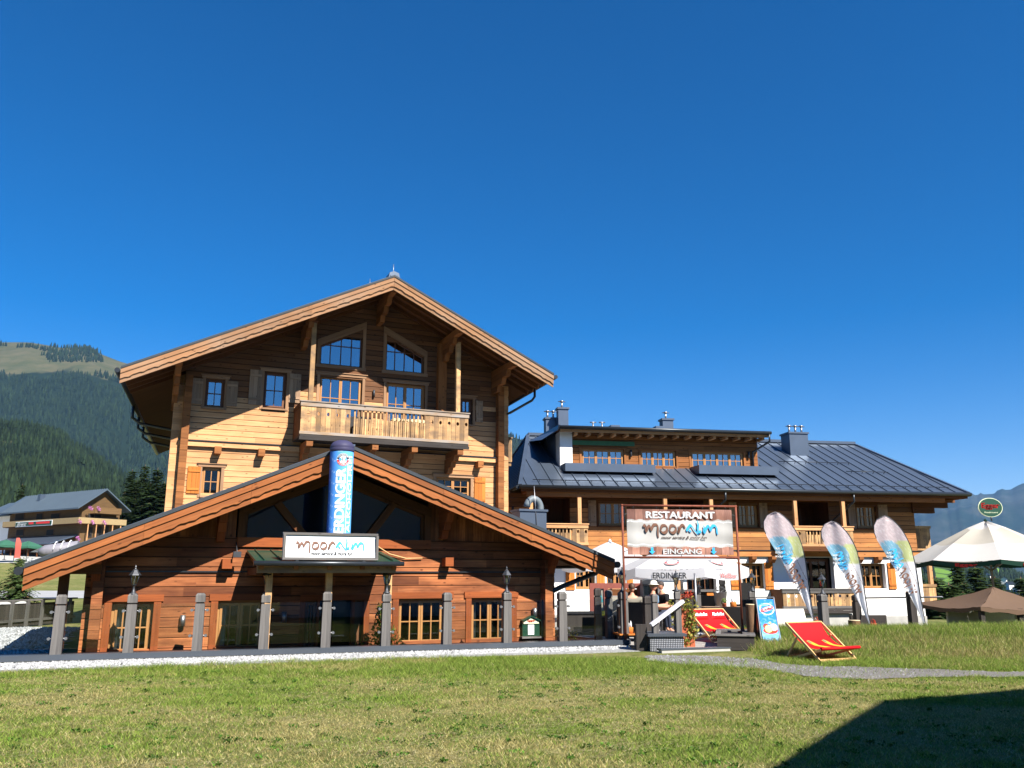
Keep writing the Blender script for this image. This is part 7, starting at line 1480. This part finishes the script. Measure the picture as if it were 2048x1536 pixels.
cg = 'tall spruces behind the chalet on the left'
D_t = 185
specs = [(250, 935, 19, 'tall spruce standing between the distant hotel and the chalet, leftmost of the dark trio'), (276, 925, 20, 'tallest dark spruce of the group beside the chalet wall'), (302, 932, 19, 'dark spruce partly hidden behind the corner of the chalet'), (232, 1000, 17, 'shorter spruce at the left foot of the dark spruce group'), (262, 958, 18, 'dense spruce filling the gap behind the leftmost pair of the group'), (290, 962, 18, 'dense spruce filling the gap between the tallest spruce and the chalet'), (318, 960, 18, 'spruce just touching the chalet corner behind the annex roof'), (244, 1018, 15, 'lowest spruce in front of the dark spruce group')]
T1 = None
for i, (x, y, h, lab) in enumerate(specs):
    b = AT(x, 1090, D_t + 6 * (i % 2)); zt_ = float(AT(x, y, D_t + 6 * (i % 2))[2]); z0 = float(H(b[0], b[1])); hh = zt_ - z0
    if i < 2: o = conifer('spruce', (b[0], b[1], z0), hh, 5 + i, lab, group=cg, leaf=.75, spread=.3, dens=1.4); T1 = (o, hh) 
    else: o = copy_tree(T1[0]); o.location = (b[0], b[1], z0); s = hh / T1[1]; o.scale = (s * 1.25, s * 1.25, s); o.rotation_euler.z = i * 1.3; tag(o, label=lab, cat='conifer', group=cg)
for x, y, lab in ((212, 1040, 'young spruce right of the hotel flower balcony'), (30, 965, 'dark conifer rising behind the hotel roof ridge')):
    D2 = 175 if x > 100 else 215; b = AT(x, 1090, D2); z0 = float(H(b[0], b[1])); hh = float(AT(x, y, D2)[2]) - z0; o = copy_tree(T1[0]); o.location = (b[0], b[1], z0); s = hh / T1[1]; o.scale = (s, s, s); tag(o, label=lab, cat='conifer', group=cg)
# pine shrub by the road
D2 = 48; b = AT(32, 1185, D2); z0 = float(H(b[0], b[1])); hh = float(AT(32, 1112, D2)[2]) - z0
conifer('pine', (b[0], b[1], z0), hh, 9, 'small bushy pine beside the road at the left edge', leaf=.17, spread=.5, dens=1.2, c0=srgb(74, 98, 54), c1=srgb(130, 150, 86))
b = AT(-14, 1185, 50); conifer('pine', (b[0], b[1], z0), 1.8, 10, 'green pine cut off by the left picture edge', leaf=.2, spread=.4, dens=.5, c0=srgb(60, 84, 40), c1=srgb(120, 140, 70))
k = MB(); 
for i in range(4): k.ball((i * .5, (i % 2) * .4, .1), .35 + .1 * (i % 2), n=7, sq=(1.2, .9, .6))
o = k.build('boulder', M['concrete']); b = AT(0, 1190, 46); o.location = (b[0] - .5, b[1], float(H(b[0], b[1]))); tag(o, label='pile of grey boulders below the small bushy pine', cat='boulders')
# trees in the right background
tg = 'dark conifers behind the guest house and the tent'
R1 = None
for i, (x, y, D2, lab) in enumerate(((1925, 1118, 75, 'broad dark conifer directly right of the end balconies'), (1962, 1128, 88, 'conifer behind the ribs of the large parasol'), (1880, 1148, 70, 'darker conifer beside the lower end balcony'), (2000, 1150, 95, 'conifer behind the mast of the large parasol'), (1856, 1165, 60, 'low dark conifer touching the lower end balcony'), (2052, 1150, 92, 'conifer at the right picture edge behind the tent'), (1905, 1160, 58, 'low conifer in front of the broad dark conifer'), (1840, 1130, 100, 'conifer seen between the feather flag and the end balcony post'))):
    b = AT(x, 1240, D2); z0 = -6.0; hh = float(AT(x, y, D2)[2]) - z0
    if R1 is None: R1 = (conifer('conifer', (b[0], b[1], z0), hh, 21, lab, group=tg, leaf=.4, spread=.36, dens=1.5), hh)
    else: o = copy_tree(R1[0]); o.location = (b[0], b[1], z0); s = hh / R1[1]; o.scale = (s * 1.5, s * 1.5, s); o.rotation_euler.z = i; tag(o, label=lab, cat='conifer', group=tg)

# ------------------------------------------------------------ hotel in the left background
LD = 157; HP = AT(157, 1090, LD); zg = 4.6; LH = Frame(HP, R(-33)); ho = empty('hotel', (HP[0], HP[1], zg), R(-33), label='distant timber hotel with blue grey metal roof and flower balconies', cat='hotel')
hl = Loc(LH, -zg); h0 = hl.hit(-30, 1050)[0]; eh = hl.hit(80, 1019)[1]; dep = 7.5
M['hotel_wood'] = wood('hotel_timber', srgb(116, 90, 58), srgb(84, 62, 38), tone=.2, knots=0); M['hotel_roof'] = flat('hotel_metal_roof', srgb(78, 92, 104), .6, .3, .5, .05, .3)
hh_ = hl.hit(18, 1050)[0]
k = MB(); k.box(hh_, 0, 0, dep, 0, eh); k.ext([(0, 0, eh), (0, dep, eh), (0, dep / 2, eh + 3.3)], (hh_, 0, 0)); k.build('wall', M['hotel_wood'], ho)
k = MB(); ovr = 1.6
rzt = hl.hit(198, 979, dep / 2)[1]
k.ext([(1.2, -1.5, eh - .35), (1.2, dep / 2, rzt), (1.2, dep / 2, rzt - .25), (1.2, -1.5, eh - .6)], (hl.hit(-6, 1018, -1.5)[0] - 1.2, 0, 0)); k.ext([(1.2, dep + 1.5, eh - .35), (1.2, dep / 2, rzt), (1.2, dep / 2, rzt - .25), (1.2, dep + 1.5, eh - .6)], (hl.hit(-6, 1018, -1.5)[0] - 1.2, 0, 0))
k.build('roof', M['hotel_roof'], ho)
k = MB(); sr = (rzt - eh + .35) / (dep / 2 + 1.5); a = 1.1
while a > hh_ - 1: k.bar((a, -1.5, eh - .3), (a, dep / 2, rzt + .05), .06, .1); a -= .75
k.build('roof_seams', M['hotel_roof'], ho)
a, z = hl.hit(83, 995, 2); k = MB(); k.box(a - .5, a + .5, 1.5, 2.5, eh, z + .6); k.build('chimney', M['metal'], ho)
for y0, y1 in ((1026, 1041), (1058, 1072)):
    for x0, x1 in ((31, 49), (73, 86), (102, 120)):
        if y0 > 1050: x0 += 2 if x0 < 50 else (20 if x0 > 70 else 0); x1 = x0 + 15
        if y0 > 1050 and x0 > 115: continue
        a0, a1, z0, z1 = hl.rect(x0, y0, x1, y1); k = MB(); k.box(a0, a1, -.08, .0, z0, z1); wo = k.build('window', M['frame_brown'], ho); k = MB(); k.box(a0 + .1, a1 - .1, -.1, -.081, z0 + .1, z1 - .1); k.build('pane', M['dark'], wo)
for x0, y0 in ((168, 1035), (180, 1034), (168, 1062), (184, 1060), (196, 1058)):
    z1 = hl.hit(150, y0 - 8)[1]; dd = (x0 - 157) / 67 * dep; k = MB(); k.box(.0, .08, dd, dd + 1.1, z1 - 1.9, z1); k.build('window', M['dark'], ho)
zb_, zb2 = hl.hit(80, 1041)[1], hl.hit(80, 1052)[1]; bl0 = hl.hit(6, 1046, -1.4)[0]; k = MB(); k.box(bl0, 1.6, -1.45, -1.35, zb2, zb_); k.box(1.5, 1.6, -1.35, dep + .5, zb2, zb_); k.build('balcony_front', flat('cream_boards', srgb(150, 128, 90), .8), ho); k = MB(); k.box(bl0, 1.55, -1.35, -.0, zb2 - .1, zb2); k.box(0, 1.5, 0, dep, zb2 - .1, zb2); k.build('balcony_floor', M['brown'], ho)
for i in range(5): k = MB(); k.box(1.35, 1.5, .5 + i * 1.6, .65 + i * 1.6, 2.8, zb2); k.build('balcony_post', M['pale'], ho)
k = MB(); k.box(1.5, 1.6, dep * .2, dep * .9, eh - 1.2, eh - .1); k.box(0, 1.5, dep * .2, dep * .9, eh - 1.3, eh - 1.2); k.build('gable_balcony', M['hotel_wood'], ho)
a0, a1, z0, z1 = hl.rect(32, 1042, 104.5, 1052.5, -1.5); k = MB(); k.box(a0, a1, -1.56, -1.5, z0, z1); so_ = k.build('hotel_sign', M['white_board'], ho); k = MB(); k.box(a0 + .12, a1 - .12, -1.6, -1.57, z0 + .12, z1 - .12); k.build('sign_field', M['sign_green'], so_)
am = (a1 - a0)
text('sign_script', 'Brent', am * .27, .8, 'white_paint', so_, lambda x, y: (a0 + am * .18 + x, -1.62, (z0 + z1) / 2 + y), bold=.03, italic=.5)
for c_, w_ in ((.44, .13), (.76, .36)): k = MB(); k.box(a0 + am * (c_ - w_ / 2), a0 + am * (c_ + w_ / 2), -1.61, -1.601, (z0 + z1) / 2 - .1, z1 - .2); k.build('sign_letters', M['red_paint'], so_)
# veranda roof
v0, v1 = hl.hit(-30, 1080, -5)[0], hl.hit(150, 1080, -1)[0]; zv0, zv1 = hl.hit(60, 1087, -5)[1], hl.hit(60, 1073, -.5)[1]
k = MB(); k.ext([(v0, -5, zv0), (v0, 0, zv1), (v0, 0, zv1 - .2), (v0, -5, zv0 - .25)], (v1 - v0 - 1, 0, 0)); k.build('veranda_roof', M['metal'], ho); k = MB(); k.box(v0, v1 - 1, -4.6, -4.4, zv0 - 1.0, zv0 - .28); [k.box(v0 + i * 3, v0 + i * 3 + .2, -4.6, -4.4, 0, zv0 - .3) for i in range(9)]; k.box(v0, v1 - 1.2, -1, -.1, 0, zv0 - .3); k.build('veranda', M['brown'], ho)
k = MB(); a0, a1, z0, z1 = hl.rect(-20, 980, 14, 1060, .5); 
lw = empty('hotel_wing', (HP[0], HP[1], zg), R(-33), label='white wing of the hotel with metal roof at the left picture edge', cat='building'); k.box(hh_ - 12, hh_ - .5, 1, 10, 0, eh - .5); k.build('wall', M['white_wall'], lw)
k = MB(); k.ext([(hh_ - 12, -.5, eh - .6), (hh_ - 12, 5.5, eh + 2.6), (hh_ - 12, 5.5, eh + 2.3), (hh_ - 12, -.5, eh - .9)], (12.5, 0, 0)); k.build('roof', M['hotel_roof'], lw)
fg = 'pink geranium boxes on the hotel balconies'
for i, (x, y, lab) in enumerate(((158, 1041, 'pink geraniums at the left corner of the middle hotel balcony'), (184, 1043, 'pink geraniums in the centre of the middle hotel balcony'), (208, 1044, 'pink geraniums at the right end of the middle hotel balcony'), (180, 1015, 'pink geraniums on the left of the top gable balcony'), (196, 1016, 'pink geraniums on the right of the top gable balcony'), (155, 1075, 'pink geraniums on the lower corner of the hotel'))):
    P = AT(x, y, LD + (x - 157) * .07 - 2); bush('geranium_box', P, [(0, 0, 0, .35, 60), (.3, 0, -.3, .3, 40)], .1, srgb(190, 100, 170), srgb(224, 160, 210), label=lab, cat='flowers', group=fg)
ug = 'green parasols on the hotel forecourt'
parasol('green_parasol', AT(8, 1120, 140), R(10), 2.7, 2.3, 3.2, 6, (['green_parasol'], (0, 0, 0)), ('green_parasol', .25), 'green parasol at the left picture edge beside the red banner flag', group=ug)
parasol('green_parasol', AT(52, 1121, 141), R(30), 2.7, 2.2, 3.1, 6, (['green_parasol'], (0, 0, 0)), ('green_parasol', .25), 'green parasol right of the red banner flag on the forecourt', group=ug)
P0, P1 = AT(85, 1094, 143), AT(108, 1094, 145); k = MB(); k.ext([P0, P1, P1 + (-.8, -2, -.9), P0 + (-.8, -2, -.9)], (0, 0, .05)); o = k.build('awning', M['white_cloth']); tag(o, label='white awning stretched out beside the green parasols', cat='awning')
rf = empty('red_flag', AT(27, 1121, 136), 0, label='salmon red banner flag between the green parasols', cat='flag'); k = MB(); k.grid([[(u * (.95 if z < 2.4 else .95 - (z - 2.4) * .5) - (.0 if u else 0), .05 * math.sin(z * 2 + u), z + .2) for u in (0, .5, 1)] for z in np.linspace(.2, 3.3, 12)]); k.build('sail', cloth('salmon_cloth', srgb(228, 110, 96), .3), rf); k = MB(); k.tube([(0, 0, 0), (0, 0, 3.5)], .05, 6); k.build('pole', M['iron'], rf)
bd = empty('covered_bundle', AT(106, 1104, 60), R(15), label='grey covered roll with white hoops seen just above the annex roof edge', cat='roll'); k = MB(); k.tube([(-.9, 0, .0), (-.5, 0, .05), (1.6, 0, .3)], [.2, .42, .5], 14); k.build('cover', flat('grey_tarpaulin', srgb(120, 118, 126), .6), bd)
for i in range(3): k = MB(); k.tube([(.1 + i * .45 + .25 * math.sin(a) * .3, .52 * math.cos(a), .15 + i * .05 + .56 * math.sin(a)) for a in np.linspace(0, math.pi, 10)], .03, 5); k.build('hoop', M['white_paint'], bd)
bush('white_blossom_shrub', AT(56, 1128, 100), [(0, 0, 0, .9, 160), (1.2, 0, -.2, .8, 120)], .14, srgb(70, 90, 50), srgb(230, 230, 235), label='shrub with white blossom right of the small bushy pine', cat='shrub')
# grey slatted fence by the road
fe = [AT(-60, 1222, 27.5), AT(150, 1222, 33)]; fy = math.atan2(fe[1][1] - fe[0][1], fe[1][0] - fe[0][0]); fl_l = float(np.linalg.norm((fe[1] - fe[0])[:2])); fn = empty('slatted_fence', (fe[0][0], fe[0][1], -.1), fy, label='grey weathered board fence running along the gravel yard at the left', cat='fence')
k = MB(); x = 0
while x < fl_l - .1: k.box(x, x + .1, .02, .04, .05, .8); x += .105
k.build('boards', M['dark_grey_wood'], fn); k = MB(); k.box(0, fl_l, -.06, .1, .88, .93); k.box(0, fl_l, -.03, .02, .2, .28); k.build('rails', M['grey_wood'], fn); x = .3
while x < fl_l: k = MB(); k.box(x - .06, x + .06, -.08, -.01, 0, .88); k.build('fence_post', M['grey_wood'], fn); x += .8
k = MB(); k.box(0, fl_l, -.1, .2, -.6, -.0); k.build('fence_footing', M['concrete'], fn)
# scattered valley houses
hg = 'small houses far down in the valley on the right'
for i, (x, y, D2, w_, lab) in enumerate(((2020, 1172, 640, 7, 'white valley house just right of the parasol mast'), (2036, 1182, 600, 8, 'dark roofed valley house at the right picture edge'), (1975, 1154, 800, 7, 'small white house between the conifers on the valley slope'), (2008, 1162, 760, 7, 'small house above the other valley houses'), (1872, 1120, 1500, 12, 'lone house on top of the green valley meadow'))):
    D2 *= 1.9; P = AT(x, y, D2); o = empty('valley_house', P, .3 * i, label=lab, cat='house', group=hg); k = MB(); k.box(-w_ / 2, w_ / 2, -4, 4, -5, 3); k.ext([(-w_ / 2, -4, 3), (-w_ / 2, 4, 3), (-w_ / 2, 0, 5.6)], (w_, 0, 0)); k.build('wall', M['white_wall'], o)
    k = MB(); k.ext([(-w_ / 2 - 1, -5, 2.6), (-w_ / 2 - 1, 0, 6), (-w_ / 2 - 1, 0, 5.6), (-w_ / 2 - 1, -5, 2.2)], (w_ + 2, 0, 0)); k.ext([(-w_ / 2 - 1, 5, 2.6), (-w_ / 2 - 1, 0, 6), (-w_ / 2 - 1, 0, 5.6), (-w_ / 2 - 1, 5, 2.2)], (w_ + 2, 0, 0)); k.build('roof', M['metal_dark'], o)

# ------------------------------------------------------------ people
def skin_mesh(name, nodes, edges, radii, mat, par, sub=2, root=0):
    me = bpy.data.meshes.new(name); me.from_pydata([tuple(n) for n in nodes], edges, []); o = bpy.data.objects.new(name, me); COL.objects.link(o); o.parent = par
    o.modifiers.new('skin', 'SKIN'); sv = me.skin_vertices[0] if me.skin_vertices else None
    if sv is None:
        bm = bmesh.new(); bm.from_mesh(me); bm.verts.layers.skin.verify(); bm.to_mesh(me); bm.free(); sv = me.skin_vertices[0]
    for i, v in enumerate(sv.data): v.radius = radii[i] if hasattr(radii[i], '__len__') else (radii[i], radii[i]); v.use_root = (i == root)
    ss = o.modifiers.new('smooth', 'SUBSURF'); ss.levels = sub; ss.render_levels = sub
    dg = bpy.context.evaluated_depsgraph_get(); bpy.context.view_layer.update(); ev = o.evaluated_get(dg); nm = bpy.data.meshes.new_from_object(ev); o.modifiers.clear(); o.data = nm; nm.materials.clear(); nm.materials.append(mat); nm.polygons.foreach_set('use_smooth', [True] * len(nm.polygons)); return o
M['skin'] = flat('skin', srgb(196, 140, 112), .6, var=.04)
def person(P, rz, label, shirt, trousers, hair, hand_fwd=.42, lean_=.05, head_turn=0, seat=.46, hat=None):
    r = empty('person', P, rz, label=label, cat='person'); s = seat; sh = s + .52; y = -lean_
    N = [(0, 0, s + .04), (0, y * .4, s + .22), (0, y, s + .42), (0, y, sh), (0, y - .01, sh + .09), (0, y - .02, sh + .16)]; Rd = [(.15, .12), (.14, .1), (.17, .11), (.13, .09), (.055, .055), (.06, .06)]
    E = [(0, 1), (1, 2), (2, 3), (3, 4), (4, 5)]
    def add(p, q, rr): N.append(p); Rd.append(rr); E.append((q, len(N) - 1)); return len(N) - 1
    for sx in (-1, 1):
        a = add((sx * .18, y, sh - .02), 3, .06); b = add((sx * .24, y - .03, s + .26), a, .045); c = add((sx * .17, y - hand_fwd * .7, s + .24), b, .035); d = add((sx * .13, y - hand_fwd - .06, s + .27), c, (.036, .018))
        for f in range(4):
            xo = sx * (.13 + (f - 1.5) * .02); e = add((xo, y - hand_fwd - .13 - .01 * (f in (1, 2)), s + .275), d, .009); add((xo, y - hand_fwd - .165 - .012 * (f in (1, 2)), s + .262), e, .008)
        e = add((sx * .13 - sx * .035, y - hand_fwd - .08, s + .28), d, .011); add((sx * .13 - sx * .05, y - hand_fwd - .11, s + .275), e, .009)
        a = add((sx * .1, -.05, s + .02), 0, .09); b = add((sx * .12, -.45, s + .03), a, .062); c = add((sx * .12, -.47, .1), b, .04); add((sx * .12, -.6, .05), c, (.04, .03))
    skin_mesh('body', N, E, Rd, M['skin'], r)
    hd = empty('t', (0, 0, 0)); bpy.data.objects.remove(hd); hz_ = sh + .27; k = MB(); rows = []
    for i in range(13):
        t = i / 12; z = -.12 + .24 * t; w_ = math.sqrt(max(0, 1 - (2 * t - 1) ** 2)); fz = 1 - .22 * max(0, .5 - t) * 2
        rows.append([((.076 * fz * w_ + .002) * math.cos(a), (.095 * w_ + .002) * math.sin(a) * (1 if math.sin(a) > 0 else 1 - .1 * (t < .3)) - (.018 * math.exp(-((t - .45) / .1) ** 2 - (abs(math.cos(a)) / .18) ** 2) if math.sin(a) < 0 else 0), z) for a in [2 * math.pi * q / 20 for q in range(20)]])
    k.grid(rows, True); h = k.build('head', M['skin'], r); h.location = (0, y - .03, hz_); h.rotation_euler = (0, 0, head_turn)
    k = MB(); [k.ball((sx * .03, -.084, .01), .012, n=6) for sx in (-1, 1)]; k.build('eyes', M['ink'], h); k = MB(); k.box(-.024, .024, -.094, -.08, -.056, -.048); k.build('mouth', M['terracotta'], h); k = MB(); [k.ball((sx * .077, .0, .0), .022, n=6, sq=(.4, 1, 1.3)) for sx in (-1, 1)]; k.build('ears', M['skin'], h)
    k = MB(); rows = []
    for i in range(8):
        t = .42 + .58 * i / 7; z = -.12 + .24 * t; w_ = math.sqrt(max(0, 1 - (2 * t - 1) ** 2)); rows.append([((.086 * w_ + .002) * math.cos(a), (.106 * w_ + .002) * math.sin(a) + .008, z + .008 + (.03 if math.sin(a) < -.2 and t < .75 else 0)) for a in [2 * math.pi * q / 20 for q in range(20)]])
    k.grid(rows, True); k.build('hair', hair, h)
    if hat: k = MB(); k.lathe([(.15, .04), (.155, .05), (.1, .06), (.095, .12), (.06, .15), (.01, .155)], n=18); k.build('hat', hat, h)
    # clothes: torso with sleeves, trousers
    N = [(0, 0, s + .02), (0, y * .4, s + .22), (0, y, s + .42), (0, y, sh + .0)]; E = [(0, 1), (1, 2), (2, 3)]; Rd = [(.185, .15), (.17, .13), (.21, .15), (.19, .13)]
    for sx in (-1, 1): a = add((sx * .19, y, sh - .02), 3, .095); b = add((sx * .235, y - .02, s + .32), a, .075)
    skin_mesh('shirt', N, E, Rd, shirt, r)
    N = [(0, .02, s + .05)]; E = []; Rd = [(.18, .14)]
    for sx in (-1, 1): a = add((sx * .1, -.05, s + .02), 0, .105); b = add((sx * .12, -.45, s + .03), a, .078); c = add((sx * .12, -.47, .12), b, .055)
    skin_mesh('trousers', N, E, Rd, trousers, r)
    for sx in (-1, 1): k = MB(); k.ball((sx * .12, -.56, .045), .1, n=10, sq=(.5, 1.3, .45)); k.build('shoe', M['black'], r)
    return r
jeans = cloth('dark_trousers', srgb(50, 56, 72), .0); blackc = cloth('black_tshirt', srgb(24, 24, 28), 0); beigec = cloth('beige_jacket', srgb(124, 118, 106), 0); brownh = flat('brown_hair', srgb(70, 44, 28), .6); blond = flat('blond_hair', srgb(196, 160, 90), .6); greyh = flat('short_grey_hair', srgb(60, 50, 46), .7)
p = AT(1327, 1200, 25.4); person((p[0], p[1], .1), R(-60), 'man in a black t-shirt sitting at a terrace table under the parasol', blackc, jeans, greyh)
simple_chair('terrace_chair', (p[0], p[1], .05), R(-60), 'black', label='black chair under the seated man in the black t-shirt', cat='chair')
p = AT(1266, 1210, 22.5); person((p[0], p[1], .1), R(185), 'person with brown hair and beige jacket seen from behind on the broad wicker seat', beigec, jeans, brownh, seat=.44)
p = AT(1303, 1210, 24.0); person((p[0], p[1], .1), R(100), 'person in a pale hat sitting half hidden behind the step box posts', flat('blue_blouse', srgb(96, 124, 150), .8), jeans, blond, hat=M['cushion'])
simple_chair('terrace_chair', (p[0], p[1], .05), R(100), 'black', label='black chair under the person in the pale hat', cat='chair')

# ------------------------------------------------------------ building behind the photographer: casts the shadow on the lawn
sc_ = np.array([5.0, 12.0]); tt = 8.0; C0 = sc_ + tt * np.array([.646, -.788]); NB = Frame(C0, R(24.5))
nb = empty('neighbouring_house', (C0[0], C0[1], 0), R(24.5), label='house behind the photographer whose hipped gable shades the lawn', cat='house')
m_ = .548; k = MB(); k.ext([(-5 / m_, -9, 0), (16, -9, 0), (16, -9, 8), (0, -9, 8), (-5 / m_, -9, 3)], (0, 9, 0)); k.build('wall', M['white_wall'], nb)
k = MB(); k.ext([(-5 / m_ - .05, -9.1, 3), (0, -9.1, 8.002), (0, -9.1, 8.08), (-5 / m_ - .1, -9.1, 3.06)], (0, 9.1, 0)); k.box(0, 16, -9.1, 0, 8.003, 8.08); k.build('roof', M['metal'], nb)
def z_b(A, B): X = A; q = (B - 120) / 480; return 70 * sstep(q, 0, 1) * (1 + .25 * (vnoise(A, B * 0, 130, 3) - .5)) + 6 * vnoise(A, B, 40, 5), X, -B
relief('hill_behind', np.linspace(-1600, 1600, 120), np.linspace(120, 900, 30), z_b, M['wooded'], kind='structure')

# ------------------------------------------------------------ air
k = MB(); k.box(-9500, 9500, -4300, 13500, -230, 1400); o = k.build('haze', flat('haze_tmp', (1, 1, 1, 1))); hm = bpy.data.materials.new('air'); hm.use_nodes = True; hm.node_tree.nodes.clear(); ou = hm.node_tree.nodes.new('ShaderNodeOutputMaterial'); pv = hm.node_tree.nodes.new('ShaderNodeVolumePrincipled'); pv.inputs['Density'].default_value = 2.6e-5; pv.inputs['Color'].default_value = (.26, .56, 1, 1); hm.node_tree.links.new(pv.outputs[0], ou.inputs['Volume'])
o.data.materials.clear(); o.data.materials.append(hm); tag(o, kind='stuff', label='thin blue alpine haze filling the valley air', cat='haze')
